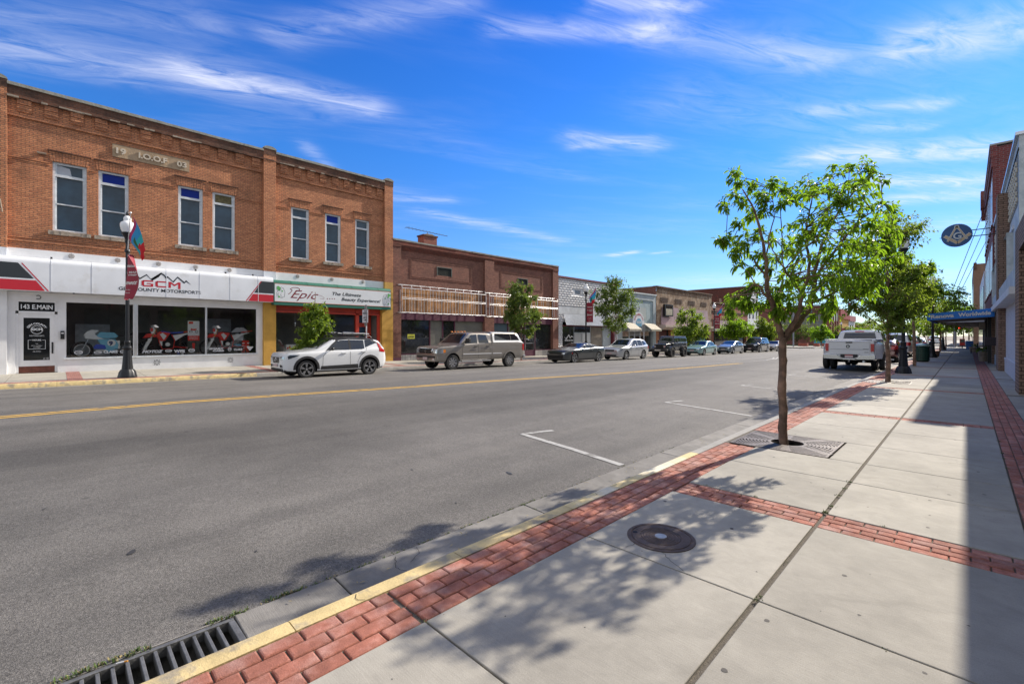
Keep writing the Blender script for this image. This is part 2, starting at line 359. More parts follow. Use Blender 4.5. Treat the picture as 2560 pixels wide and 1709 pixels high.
def concrete(name, c1, c2, g=.12, bump=.25, dirt=.5, rough=.85):
    m = bpy.data.materials.new(name); m.use_nodes = True; t = m.node_tree; N = NT(t); b = t.nodes['Principled BSDF']
    pos = N.n('ShaderNodeNewGeometry').outputs['Position']
    big = N.noise(pos, .8, 6, .62, .3); mid = N.noise(pos, 5, 5, .65, .5); fine = N.noise(pos, 160, 3, .7)
    mp = N.n('ShaderNodeMapping', i_Vector=pos); mp.inputs['Scale'].default_value = (3, 60, 1); broom = N.noise(mp, 2.2, 3, .6)
    c = N.ramp(big, [(.32, c1), (.66, c2)]); c = N.mix(1.0, c, N.ramp(mid, [(.3, 1-g), (.7, 1+g*.7)]), 'MULTIPLY')
    c = N.mix(1.0, c, N.ramp(fine, [(.3, .86), (.7, 1.13)]), 'MULTIPLY'); c = N.mix(1.0, c, N.ramp(broom, [(.3, .95), (.7, 1.04)]), 'MULTIPLY')
    bl = N.ramp(N.noise(pos, 1.9, 4, .55, 1.2), [(.60, 0.0), (.72, 1.0)])
    c = N.mix(N.m('MULTIPLY', bl, dirt*.5), c, tuple(x*.62 for x in c1))
    vo = N.n('ShaderNodeTexVoronoi', i_Vector=pos, i_Scale=3.1); c = N.mix(N.ramp(vo.outputs['Distance'], [(.018, .8), (.03, 0.0)]), c, (.06, .05, .045))
    c = N.mix(1.0, c, N.ramp(N.n('ShaderNodeNewGeometry').outputs['Random Per Island'], [(0.0, .92), (1.0, 1.07)]), 'MULTIPLY')
    N.set(b.inputs['Base Color'], c); b.inputs['Roughness'].default_value = rough; b.inputs['Specular IOR Level'].default_value = .3
    bp = N.n('ShaderNodeBump', i_Strength=bump, i_Distance=.004, i_Height=N.m('ADD', fine, N.m('ADD', broom, N.m('MULTIPLY', mid, 2.0)))); t.links.new(bp.outputs[0], b.inputs['Normal']); return m
M_conc = concrete('pavement_concrete', (.285, .272, .24), (.38, .362, .318))
M_gut = concrete('gutter_concrete', (.17, .165, .155), (.25, .24, .225), .2, .6)
M_kerbg = concrete('kerb_concrete', (.27, .265, .25), (.34, .33, .31), .15, .4)
M_joint = mat('joint_grit', (.12, .105, .085), .95, var=.4, vscale=60, bump=.6, bscale=120)
M_paver = mat('terracotta_paver', (.345, .13, .09), .9, isl=.2, var=.26, vscale=11, grain=.26, gscale=180, bump=.45, bscale=150, col2=(.345, .19, .16), c2scale=5.5, c2range=(.44, .64))
M_paverb = brickmat('paver_pattern', (.34, .15, .13), (.28, .12, .10), (.16, .13, .12), .21, .105, .010, dirt=(.1, .6), flat=True, bump=.5)
M_paverc = brickmat('paver_pattern_across', (.34, .15, .13), (.28, .12, .10), (.16, .13, .12), .105, .21, .010, dirt=(.1, .6), flat=True, bump=.5)
M_yel = mat('kerb_yellow', (.57, .45, .22), .75, var=.2, vscale=6, bump=.3, bscale=60, col2=(.30, .26, .19), c2scale=4.5, c2range=(.50, .62), grain=.1)
M_yelf = mat('kerb_yellow_faded', (.62, .50, .25), .75, var=.1, vscale=5, bump=.3, bscale=60, col2=(.62, .58, .46), c2scale=1.6, c2range=(.45, .6), grain=.1)
M_soil = mat('bare_ground', (.16, .13, .10), .95, var=.25, vscale=.2, bump=.4, bscale=6)
M_mark = mat('worn_white_marking', (.37, .37, .36), .8, var=.15, vscale=6, col2=(.15, .145, .135), c2scale=6, c2range=(.50, .62), grain=.2)
M_marky = mat('worn_yellow_marking', (.55, .34, .07), .8, var=.15, vscale=3, col2=(.17, .14, .09), c2scale=5, c2range=(.56, .68), grain=.2)
M_iron = mat('cast_iron', (.055, .042, .038), .55, .5, var=.3, vscale=12, bump=.35, bscale=90)
M_ironr = mat('rusty_iron', (.105, .075, .062), .75, .2, var=.3, vscale=10, bump=.4, bscale=80)

xs = [-2500, -900, -300, -120, -60, -40, -32, -26.5, -22, -18, -14, -10, -6, -3, 0, 3, 8, 20, 60, 300, 900, 2500]
ys = [-2500, -800, -200, -60, -20, -6, 10, 30, 60, 90, 120, 150, 180, 260, 500, 1200, 3000]
g = MB(M_soil); g.grid(len(xs)-1, len(ys)-1, lambda a, b: (xs[round(a*(len(xs)-1))], ys[round(b*(len(ys)-1))], base(xs[round(a*(len(xs)-1))], ys[round(b*(len(ys)-1))])-(.45 if abs(xs[round(a*(len(xs)-1))]) < 100 else .6)))
tag(g.build('ground', smooth=True, loc=(0, 0, 0)), kind='structure')
r = MB(M_asph)
def lin(a, b, n): return [a+(b-a)*i/n for i in range(n+1)]
def sheet(mb, X, Y, f, m=None):
    nu, nv = len(X)-1, len(Y)-1
    mb.grid(nu, nv, lambda a, b: (X[round(a*nu)], Y[round(b*nv)], f(X[round(a*nu)], Y[round(b*nv)])), m)
YL = lin(-40, 88, 64)
sheet(r, lin(-20.8, -3.25, 20), YL, zroad); sheet(r, lin(-20.8, -3.25, 20), lin(106, 230, 20), zroad)
sheet(r, [-150, -90, -60, -40, -30, -25]+lin(-20.8, -3.25, 10)+[0, 10, 40, 80], lin(88, 106, 6), lambda x, y: zroad(x, y)-.001)
tag(r.build('road', smooth=True, loc=(0, 0, 0)), kind='structure')
# gutters
def cellbox(mb, x0, x1, y0, y1, z, m, gap=.006, dep=.03, bev=.006, zf=None, jit=0):
    """a slab or paver with a softened rim, its joints left open"""
    a, b, c, d = x0+gap/2, x1-gap/2, y0+gap/2, y1-gap/2; j = rnd.uniform(-jit, jit); bev = min(bev, (b-a)*.3, (d-c)*.3)
    zf = zf or (lambda x, y: z)
    def ring(e, dz): return [(a+e, c+e, zf(a, c)+dz), (b-e, c+e, zf(b, c)+dz), (b-e, d-e, zf(b, d)+dz), (a+e, d-e, zf(a, d)+dz)]
    vs = ring(0, -dep)+ring(0, -bev*.7+j)+ring(bev*.35, -bev*.2+j)+ring(bev, j)
    fs = [(12, 13, 14, 15)]
    for k in range(3):
        for i in range(4): fs.append((k*4+i, k*4+(i+1) % 4, k*4+4+(i+1) % 4, k*4+4+i))
    mb.add(vs, fs, m)
gm = MB(M_gut); yy = -30.0
zg = lambda x, y: base(x, y)+ .0 + .02*sm(-2.8, -3.25, x)
for a, b in [(-30, -24), (-24, -18), (-18, -12), (-12, -6), (-6, -3), (-3, -1.05), (.78, 1.42), (1.42, 3.42), (3.42, 6.4), (6.4, 9.5), (9.5, 12.6)]+[(12.6+3*i, 15.6+3*i) for i in range(25)]+[(106+6*i, 112+6*i) for i in range(16)]:
    cellbox(gm, -3.25, -2.77, a, b, 0, M_gut, .010, .05, .008, zf=zg)
gm.box(-3.6, -30, -.09, -2.7, -1.1, -.04, M_joint); gm.box(-3.3, .8, -.09, -2.7, 88, -.04, M_joint); gm.box(-3.262, -1.06, -.30, -3.25, .79, .014, M_gut)
tag(gm.build('gutter', loc=(0, 0, 0)), kind='structure')
gl = MB(M_gut)
for a, b in [(-30+3*i, -27+3*i) for i in range(39)]: gl.add([(-21.3, a, base(-21.3, a)-.004), (-20.8, a, zroad(-20.8, a)), (-20.8, b-.012, zroad(-20.8, b)), (-21.3, b-.012, base(-21.3, b)-.004)], [(0, 1, 2, 3)])
tag(gl.build('gutter', loc=(0, 0, 0)), kind='structure')
# kerbs
def kerb(x_in, sgn, ranges, matf):
    k = MB()
    for a, b in ranges:
        za, zb = base(x_in, a), base(x_in, b); m = matf(a)
        prof = [(0, .1475), (.10, .15), (.125, .143), (.142, .122), (.165, .0), (.165, -.06), (0, -.06)]
        n = len(prof); vs = []
        for y, z0 in ((a+.003, za), (b-.003, zb)):
            vs += [(x_in+sgn*p, y, z0+h) for p, h in prof]
        fs = [tuple(range(n)), tuple(range(2*n-1, n-1, -1))]+[(i, (i+1) % n, n+(i+1) % n, n+i) for i in range(n)]
        k.add(vs, fs, m)
    return k
rk = [(-30+3*i, -27+3*i) for i in range(9)]+[(-3, -.55), (-.55, .93), (.93, 2.1), (2.1, 3.42), (3.42, 4.9), (4.9, 6.24), (6.24, 9.3)]+[(9.3+3*i, 12.3+3*i) for i in range(26)]
tag(kerb(-2.61, -1, rk, lambda y: M_yel if y < 3 else (M_yelf if y < 6 else M_kerbg)).build('kerb', merge=True, smooth=True, sharp=30, loc=(0, 0, 0)), kind='structure')
tag(kerb(-21.43, 1, [(-30+3*i, -27+3*i) for i in range(12)]+[(6.0+3*i, 9+3*i) for i in range(27)], lambda y: M_yel if y < 6 else M_kerbg).build('kerb', merge=True, smooth=True, sharp=30, loc=(0, 0, 0)), kind='structure')
tag(kerb(-2.61, -1, [(106+6*i, 112+6*i) for i in range(18)], lambda y: M_kerbg).build('kerb', merge=True, loc=(0, 0, 0)), kind='structure')
tag(kerb(-21.43, 1, [(106+6*i, 112+6*i) for i in range(18)], lambda y: M_kerbg).build('kerb', merge=True, loc=(0, 0, 0)), kind='structure')
# near pavement: slabs, joints and brick bands as real pieces
pv = MB(M_conc); Zs = .15
bands = [4.75, 11.62, 18.2, 24.7, 31.2, 37.7, 44.2, 50.7, 57.2, 63.7, 70.2, 76.7]
def near_slabs():
    yj = [-24, -18, -12, -9, -6, -4.5, -3, -1.5, 0, 1.48, 3.03, 4.55, 4.95, 6.2, 7.2, 8.45, 9.9, 11.45, 11.79]
    yb = []
    y = 11.79
    for bnd in bands[2:]:
        n = 4; a = y; e = bnd-.17
        for i in range(n): yb.append((a+(e-a)*i/n, a+(e-a)*(i+1)/n))
        y = bnd+.17
    cells = [(a, b) for a, b in zip(yj, yj[1:]) if not (abs(a-4.55) < .01 or abs(a-11.45) < .01)]+yb+[(76.87, 82), (82, 87.6)]
    for a, b in cells:
        cols = [(-2.18, -.925), (-.905, .34)]
        if abs(a-7.2) < .01: cols = [(-1.29, -.925), (-.905, .34)]
        for x0, x1 in cols:
            if a == 6.2 and x0 < -1: cellbox(pv, x0, x1, a, 7.2, Zs, M_conc, .012); continue
            cellbox(pv, x0, x1, a, b, Zs, M_conc, .012)
        cellbox(pv, .76, 1.6, a, b, Zs, M_conc, .012)
    pv.box(-2.62, -24, .02, 2.2, 7.19, .134, M_joint); pv.box(-2.62, 8.47, .02, 2.2, 87.6, .134, M_joint)
    pv.box(-2.62, 7.19, .02, -2.56, 8.47, .146, M_joint); pv.box(-1.30, 7.19, .02, 2.2, 8.47, .134, M_joint); pv.box(-2.6, 7.2, -.05, -1.3, 8.46, .03, M_joint)
near_slabs()
tag(pv.build('pavement', loc=(0, 0, 0)), kind='structure')
bk = MB(M_paver)
def course_y(x0, x1, ya, yb, off, L=.208):
    y = ya-off
    while y < yb:
        a, b = max(ya, y), min(yb, y+L)
        if b-a > .03: cellbox(bk, x0, x1, a, b, Zs, M_paver, .009, .03, .011, jit=.0022, zf=lambda x, y_: Zs-.002)
        y += L
def course_x(y0, y1, xa, xb, off, L=.215):
    x = xa-off
    while x < xb:
        a, b = max(xa, x), min(xb, x+L)
        if b-a > .03: cellbox(bk, a, b, y0, y1, Zs, M_paver, .009, .03, .009, jit=.002, zf=lambda x_, y_: Zs-.003)
        x += L
for i in range(4):
    x0 = -2.605+i*.1065
    for ya, yb in [(-3, -.05), (-.05, 1.475), (1.485, 3.025), (3.035, 4.55), (4.55, 7.18), (8.48, 11.4), (11.4, 18), (18, 25)]: course_y(x0, x0+.1065, ya, yb, .104*(i % 2)+(.05 if ya < 1 else 0))
for i in range(4):
    course_x(4.555+i*.098, 4.555+(i+1)*.098, -2.17, -.925, .1*(i % 2)); course_x(4.555+i*.098, 4.555+(i+1)*.098, -.905, .34, .1*(i % 2)+.05)
for bnd in bands[1:4]:
    for i in range(3): course_x(bnd-.165+i*.11, bnd-.165+(i+1)*.11, -2.17, -.925, .1*(i % 2)); course_x(bnd-.165+i*.11, bnd-.165+(i+1)*.11, -.905, .34, .1*(i % 2))
for i in range(4):
    x0 = .345+i*.103
    for ya, yb in [(2, 9), (9, 18), (18, 30)]: course_y(x0, x0+.103, ya, yb, .104*(i % 2))
bk.box(-2.605, 25, .1, -2.18, 87.6, .1505, M_paverb); bk.box(.345, 30, .1, .757, 87.6, .1505, M_paverb)
for bnd in bands[4:]: bk.box(-2.17, bnd-.16, .1, .34, bnd+.16, .1505, M_paverc)
tag(bk.build('pavement_brick_bands', loc=(0, 0, 0)), kind='structure')
# far pavement
pl = MB(M_conc); zl = lambda x, y: base(x, y)+.15+.05*sm(-21.5, -25.9, x)
for i in range(66):
    a = -30+1.8*i; b = a+1.8
    if a > 87.5: break
    for x0, x1 in [(-25.95, -23.9), (-23.9, -21.95)]:
        cellbox(pl, x0, x1, a, min(b, 87.6), 0, M_conc, .012, .05, .006, zf=zl)
for i in range(60):
    a = -30+2*i; b = min(a+2, 87.6)
    if a > 87: break
    pl.add([(-21.95, a, zl(-21.95, a)-.002), (-21.44, a, zl(-21.44, a)-.002), (-21.44, b, zl(-21.44, b)-.002), (-21.95, b, zl(-21.95, b)-.002)], [(0, 1, 2, 3)], M_paverb)
for yb in [.45, 6.9, 13.4, 19.9, 26.4, 32.9, 39.4, 45.9, 52.4, 58.9, 65.4]:
    pl.add([(-25.9, yb-.2, zl(-25.9, yb)+.004), (-21.44, yb-.2, zl(-21.44, yb)+.004), (-21.44, yb+.2, zl(-21.44, yb)+.004), (-25.9, yb+.2, zl(-25.9, yb)+.004)], [(0, 1, 2, 3)], M_paverc)
pl.add([(-26, -30, .0), (-21.43, -30, .0), (-21.43, 87.6, -.65), (-26, 87.6, -.65)], [(0, 1, 2, 3)], M_joint)
pl.add([(-27.5, -3, .33), (-25.9, -3, .33), (-25.9, 87, -.5), (-27.5, 87, -.5)], [(0, 1, 2, 3)], M_joint)
tag(pl.build('pavement', loc=(0, 0, 0)), kind='structure')
p2 = MB(M_conc)
sheet(p2, [-2.61, 0, 3], lin(106, 214, 18), lambda x, y: base(x, y)+.15); sheet(p2, [-60, -45, -33, -25.9, -21.43], lin(106, 214, 18), lambda x, y: zl(x, y))
tag(p2.build('pavement', smooth=True, loc=(0, 0, 0)), kind='structure')

# markings, unprojected onto the road where the photograph shows them
mk = MB(M_mark)
def strip(mb, pts, w, m=None, dz=.006, f=zroad):
    P = []
    for i, p in enumerate(pts):
        a = Vector(pts[max(0, i-1)][:2]); b = Vector(pts[min(len(pts)-1, i+1)][:2]); d = (b-a).normalized(); nrm = Vector((-d.y, d.x))*w/2
        q = Vector(p[:2]); P.append((q+nrm, q-nrm))
    vs = []
    for a, b in P: vs += [(a.x, a.y, f(a.x, a.y)+dz), (b.x, b.y, f(b.x, b.y)+dz)]
    mb.add(vs, [(2*i, 2*i+1, 2*i+3, 2*i+2) for i in range(len(P)-1)], m)
for y0 in [5.7, 10.98, 16.5, 22.3, 28.0, 33.8, 39.6, 45.4]:
    strip(mk, [(-5.45, y0), (-4.3, y0-.14), (-3.3, y0-.30)], .11); strip(mk, [(-5.44, y0+.0), (-5.36, y0+.35), (-5.27, y0+.62)], .10)
for y0 in [11.9, 20.6, 29.6, 36.2, 43.9, 50.9, 60.2]:
    strip(mk, [(-18.55, y0), (-20.7, y0)], .11); strip(mk, [(-18.55, y0-.4), (-18.55, y0+.4)], .1)
e_ = lambda x, y: ground_at(1340+x/3.356, 640+y/3.356)
strip(mk, [e_(1180, 921), e_(1500, 901), e_(1800, 884), e_(1930, 872), e_(1985, 862), e_(2000, 850)], .12); strip(mk, [e_(1985, 866), e_(2010, 862), e_(2035, 848)], .12)
strip(mk, [e_(1600, 884), e_(1900, 868)], .08)
strip(mk, [(-20, 87), (-4, 87)], .5); strip(mk, [(-20.3, 84.5), (-12.5, 84.5)], .3); strip(mk, [(-20, 107), (-4, 107)], .5)
tag(mk.build('road_markings', loc=(0, 0, 0)), kind='structure')
ym = MB(M_marky); d_ = lambda x, y: ground_at(x/.9176, y/.9176)
yp = [d_(-60, 962), d_(0, 957.5), d_(200, 940.5), d_(420, 922), d_(560, 912.5), d_(700, 903), d_(840, 894), d_(980, 884.5), d_(1100, 875.5), d_(1250, 866), d_(1400, 857), d_(1520, 848), d_(1620, 840), d_(1700, 833)]
strip(ym, [(p[0]+.1, p[1]) for p in yp], .12); strip(ym, [(p[0]-.14, p[1]) for p in yp], .10)
tag(ym.build('yellow_centre_line', loc=(0, 0, 0)), kind='structure')
# tyre smears and the pale stains by the bay
ds = MB(mat('oil_stain', (.035, .035, .034), .6))
for (px, py, rx, ry) in [(330, 1380, .05, .03), (1272, 1182, .07, .03), (1030, 1174, .03, .015), (1140, 1257, .02, .012), (110, 1272, .03, .012), (640, 1378, .02, .01), (250, 1285, .015, .008), (1530, 1074, .03, .02), (985, 1232, .012, .01)]:
    x, y, z = ground_at(px, py)
    ds.poly([(x+rx*math.cos(t*.5236+.5)*rnd.uniform(.75, 1.15), y+ry*math.sin(t*.5236)*rnd.uniform(.75, 1.15), zroad(x, y)+.004) for t in range(12)])
tag(ds.build('road_stains', loc=(0, 0, 0)), kind='structure')

# manhole cover
mh = thing('manhole_cover', (-1.74, 3.43, .15), 'round rusty cast iron manhole cover in the pavement with a pale central disc', 'manhole cover')
q = MB(M_ironr); pr = [(.262, -.01), (.262, .006), (.235, .008), (.232, .003), (.226, .003), (.223, .008), (.16, .008), (.158, .005), (.152, .005), (.15, .009)]
for i in range(6): a = .14-.022*i; pr += [(a, .009), (a-.002, .006), (a-.007, .006), (a-.009, .009)]
q.lathe(pr+[(.002, .009)], (-1.74, 3.43, .15), 48); q.build('lid', mh, smooth=True, sharp=25)
q = MB(mat('worn_steel_disc', (.42, .41, .38), .5, .3, var=.2, vscale=20)); q.lathe([(.046, .0), (.046, .012), (.040, .013), (.002, .013)], (-1.74, 3.43, .15), 24); q.build('disc', mh)
q = MB(M_blackflat); q.lathe([(.02, 0), (.02, .0095), (.001, .0095)], (-1.93, 3.36, .15), 12); q.build('pick_hole', mh); q = MB(M_iron); q.text('WATER', (-1.80, 3.58, .1605), (.95, -.3, 0), (.3, .95, 0), .045, M_iron); q.build('lettering', mh)
# tree grates
def tree_grate(cx, cy, label):
    t = thing('tree_grate', (cx, cy, .15), label, 'tree grate', 'cast iron tree grates set in the pavement')
    q = MB(M_iron); hx, hy = .62, .60; z = .146
    for a, b in ((-hx, -hx+.03), (hx-.03, hx)): q.box(cx+a, cy-hy, z-.03, cx+b, cy+hy, z+.006)
    for a, b in ((-hy, -hy+.03), (hy-.03, hy)): q.box(cx-hx+.03, cy+a, z-.03, cx+hx-.03, cy+b, z+.006)
    rr = .215
    while rr < .84:
        w = .030 if rr > .22 else .05
        for k in range(120):
            t0, t1 = 2*PI*k/120, 2*PI*(k+1)/120; tm = (t0+t1)/2
            if abs(rr*math.cos(tm)) > hx-.03 or abs(rr*math.sin(tm)) > hy-.03: continue
            p = [(cx+r_*math.cos(t_), cy+r_*math.sin(t_)) for r_, t_ in ((rr, t0), (rr, t1), (rr+w, t1), (rr+w, t0))]
            q.add([(x, y, z+.004) for x, y in p]+[(x, y, z-.02) for x, y in p], [(3, 2, 1, 0), (0, 1, 5, 4), (2, 3, 7, 6)])
        rr += w+.016
    for a in range(8):
        t_ = a*PI/4+.2; L = .6 if a % 2 == 0 else .78; L = min(hx/abs(math.cos(t_)), hy/abs(math.sin(t_)))-.02
        d = Vector((math.cos(t_), math.sin(t_), 0)); n_ = Vector((-d.y, d.x, 0)); o = Vector((cx, cy, z+.0045))
        w0, w1 = .03, .07
        q.add([o+d*.24-n_*w0, o+d*L-n_*w1, o+d*L+n_*w1, o+d*.24+n_*w0, o+d*.24-n_*w0-Vector((0, 0, .02)), o+d*L-n_*w1-Vector((0, 0, .02)), o+d*L+n_*w1-Vector((0, 0, .02)), o+d*.24+n_*w0-Vector((0, 0, .02))], [(0, 1, 2, 3), (0, 4, 5, 1), (2, 6, 7, 3)])
    q.build('grille', t)
    return t
tree_grate(-1.93, 7.83, 'square iron tree grate with curved slots round the nearest trunk')
# gutter drain
dg = thing('drain_grate', (-3.02, -.15, 0), 'long slotted storm drain grate in the gutter below the yellow kerb', 'drain grate')
q = MB(mat('drain_steel', (.16, .165, .17), .6, .5, var=.25, vscale=14, bump=.3)); y = -1.0
q.box(-3.245, -1.05, -.05, -3.215, .78, .012); q.box(-2.80, -1.05, -.05, -2.775, .78, .012); q.box(-3.215, .745, -.05, -2.80, .78, .010)
while y < .73: q.box(-3.215, y, -.05, -2.80, y+.017, .006); y += .060
q.build('bars', dg, bevel=.003)
q = MB(mat('drain_pit', (.018, .035, .02), .6, var=.6, vscale=8, bump=.6)); q.box(-3.25, -1.05, -.36, -2.775, .78, -.30); q.box(-2.79, -1.05, -.3, -2.775, .78, -.05); q.build('pit', dg)
# weeds, grass in the joints
M_grass = mat('weed_green', (.075, .125, .03), .7, var=.4, vscale=15, coord='P'); M_straw = mat('dry_grass', (.30, .24, .11), .8, var=.3, vscale=20)
wd = MB(M_grass)
def tuft(x, y, z, n, h, sp):
    for _ in range(n):
        a = rnd.uniform(0, 2*PI); px_, py_ = x+rnd.gauss(0, sp), y+rnd.gauss(0, sp); l = h*rnd.uniform(.4, 1.1); w = .0025+h*.03
        d = Vector((math.cos(a), math.sin(a), 0)); n_ = Vector((-d.y, d.x, 0))*w; p = Vector((px_, py_, z)); k = rnd.uniform(.3, 1.0)*l
        wd.add([p-n_, p+n_, p+d*k*.5+Vector((0, 0, l*.7))+n_*.7, p+d*k*.5+Vector((0, 0, l*.7))-n_*.7, p+d*k+Vector((0, 0, l*.75))], [(0, 1, 2, 3), (3, 2, 4)], M_grass if rnd.random() < .78 else M_straw)
y = -1.3
while y < 1.2: tuft(-3.262+rnd.gauss(0, .008), y, .013, 8, .026, .010) if mnoise.noise(Vector((y*3, 0, 0))) > -.12 else 0; y += .016
y = 1.2
while y < 7:
    if rnd.random() < (.6 if 1.2 < y < 3.6 else .2): tuft(-3.258, y, .012, 8, .018, .008)
    y += .03
for (x, y, n, h) in [(-.915, 4.97, 30, .03), (-.91, 5.2, 14, .02), (-.915, 5.6, 14, .018), (-.92, 5.9, 12, .018), (-.915, 6.2, 16, .02), (-.912, 3.03, 12, .018), (-.915, 3.08, 10, .016), (-.5, 4.96, 9, .015), (-1.5, 4.97, 12, .02), (-2.0, 4.97, 9, .015), (-.915, 3.7, 6, .012), (-.3, 3.03, 4, .012), (.343, 9.2, 10, .02), (.343, 8.8, 8, .02), (.343, 8.2, 8, .015), (.345, 10.2, 12, .02), (-2.18, 1.48, 7, .014), (-3.25, 3.42, 22, .022), (-3.1, 3.42, 8, .014)]:
    tuft(x, y, .148 if x > -2.7 else .012, n*2, h*.8, .012)
tag(wd.build('grass', loc=(0, 0, 0)), kind='stuff')
cb = thing('cigarette_butt', ground_at(290, 1658, lambda x, y: .02), 'white cigarette butt with orange tip lying beside the storm drain', 'cigarette butt')
o = WL[cb]; q = MB(M_white); q.cyl(o, o+Vector((.018, .032, .004)), .004, n=8); q.build('paper', cb, smooth=True)
q = MB(mat('filter_orange', (.6, .28, .05), .8)); q.cyl(o+Vector((.018, .032, .004)), o+Vector((.026, .046, .005)), .0042, n=8); q.build('filter', cb, smooth=True)
# hairline cracks
ck = MB(M_blackflat)
def crack(pts, w, z):
    P = []; 
    for a, b in zip(pts, pts[1:]):
        n = max(2, int((Vector(b)-Vector(a)).length/.03))
        for i in range(n): P.append((a[0]+(b[0]-a[0])*i/n+rnd.gauss(0, .006), a[1]+(b[1]-a[1])*i/n+rnd.gauss(0, .006)))
    strip(ck, P, w, dz=z, f=lambda x, y: 0)
crack([(-1.62, 3.2), (-1.5, 3.12), (-1.35, 3.03)], .0035, .1512); crack([(-1.83, 3.19), (-1.86, 3.06)], .003, .1512); crack([(.34, 7.9), (.1, 8.1), (-.2, 8.0)], .005, .1512)
crack([(-3.2, 1.9), (-3.05, 1.8), (-2.9, 1.85), (-2.8, 1.8)], .005, .024); crack([(-2.61, 1.33), (-2.68, 1.30), (-2.73, 1.36)], .004, .1515); crack([(-3.23, 2.1), (-3.12, 2.06), (-3.02, 1.9)], .004, .024)
crack([(-2.7, 3.9), (-2.62, 3.86)], .004, .1515)
gs = MB(mat('gum_spot', (.07, .065, .06), .8)); rs_ = random.Random(3)
for _ in range(170):
    x, y = rs_.uniform(-2.15, .9), rs_.uniform(.6, 16)
    if abs(x+.915) < .03 or 4.5 < y < 5.0: continue
    r_ = rs_.choice([.004, .005, .007, .010, .016]) if y > 2 else rs_.choice([.003, .004, .006]); gs.poly([(x+r_*math.cos(k*.785)*rs_.uniform(.7, 1.2), y+r_*math.sin(k*.785)*rs_.uniform(.7, 1.2), .1512) for k in range(8)])
tag(gs.build('pavement_stains', loc=(0, 0, 0)), kind='structure')
lf_ = MB(MATS['dry_grass'])
for _ in range(60):
    x, y = rs_.uniform(-3.25, -2.8), rs_.uniform(.8, 9); a = rs_.uniform(0, 6.28); L_ = rs_.uniform(.01, .03); dx, dy = math.cos(a)*L_, math.sin(a)*L_; z = .012+.02*(-2.8-x)/.45
    lf_.add([(x-dx, y-dy, z), (x+dy*.3, y-dx*.3, z+.004), (x+dx, y+dy, z+.002), (x-dy*.3, y+dx*.3, z+.003)], [(0, 1, 2, 3)])
tag(lf_.build('fallen_leaves', loc=(0, 0, 0)), kind='stuff')
tag(ck.build('pavement_cracks', loc=(0, 0, 0)), kind='structure')
# ---------------------------------------------------------------- buildings on the far side (fronts on the plane x = XF)
XF = -25.9
def wall_holes(mb, y0, y1, z0, z1, holes, x, m, depth=.2, mrev=None):
    """front face at x (towards +x) with rectangular openings (ya,yb,za,zb) and their reveals"""
    ysl = sorted(set([y0, y1]+[h[0] for h in holes]+[h[1] for h in holes])); zsl = sorted(set([z0, z1]+[h[2] for h in holes]+[h[3] for h in holes]))
    ysl = [v for v in ysl if y0 <= v <= y1]; zsl = [v for v in zsl if z0 <= v <= z1]
    for a, b in zip(ysl, ysl[1:]):
        for c, d in zip(zsl, zsl[1:]):
            cy, cz = (a+b)/2, (c+d)/2
            if any(h[0] < cy < h[1] and h[2] < cz < h[3] for h in holes): continue
            mb.poly([(x, a, c), (x, b, c), (x, b, d), (x, a, d)], m)
    for a, b, c, d in holes:
        xr = x-depth; k = mrev or m
        mb.poly([(x, a, c), (x, a, d), (xr, a, d), (xr, a, c)], k); mb.poly([(x, b, c), (xr, b, c), (xr, b, d), (x, b, d)], k)
        mb.poly([(x, a, d), (x, b, d), (xr, b, d), (xr, a, d)], k); mb.poly([(x, a, c), (xr, a, c), (xr, b, c), (x, b, c)], k)
def shell(mb, y0, y1, z0, z1, x_front, depth, m, mr=None, sides=(1, 1)):
    xb = x_front-depth
    if sides[0]: mb.poly([(x_front, y0, z0), (x_front, y0, z1), (xb, y0, z1), (xb, y0, z0)], m)
    if sides[1]: mb.poly([(x_front, y1, z0), (xb, y1, z0), (xb, y1, z1), (x_front, y1, z1)], m)
    mb.poly([(xb, y0, z0), (xb, y0, z1), (xb, y1, z1), (xb, y1, z0)], m); mb.poly([(x_front, y0, z1-.5), (x_front, y1, z1-.5), (xb, y1, z1-.5), (xb, y0, z1-.5)], mr or M_roof)
def rough_coping(mb, x0, x1, y0, y1, z, h, m, step=.9):
    y = y0
    while y < y1-.01:
        b = min(y+step, y1); mb.box(x0+rnd.uniform(-.012, .012), y+.004, z, x1+rnd.uniform(-.012, .012), b-.004, z+h+rnd.uniform(-.012, .012), m); y = b

# ---- 1903 building, two bays
b1 = thing('brick_building', (-25.9, 6.5, .2), 'two storey orange brick building with tall narrow windows and a 1903 name stone', 'building')
wins = [(-.12, .88, 0), (1.24, 2.22, 1), (3.98, 4.95, 1), (5.34, 6.3, 2), (8.97, 9.93, 3), (10.82, 11.74, 1), (12.63, 13.54, 3)]
wz0, wz1 = 5.97, 8.74
w = MB(M_brick1)
wall_holes(w, -1.95, 15.05, 5.12, 10.22, [(a, b, wz0, wz1) for a, b, k in wins], XF, M_brick1, .22)
wall_holes(w, -1.95, 15.05, 10.22, 10.86, [], XF+.045, M_brick1); w.poly([(XF, -1.95, 10.22), (XF+.045, -1.95, 10.22), (XF+.045, 15.05, 10.22), (XF, 15.05, 10.22)], M_brick1)
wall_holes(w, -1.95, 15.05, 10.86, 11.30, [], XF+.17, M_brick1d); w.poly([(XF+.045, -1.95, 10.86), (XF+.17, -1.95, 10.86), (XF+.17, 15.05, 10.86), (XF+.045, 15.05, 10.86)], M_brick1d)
shell(w, -1.95, 15.05, -.3, 11.30, XF+.0, 24, M_brick1)
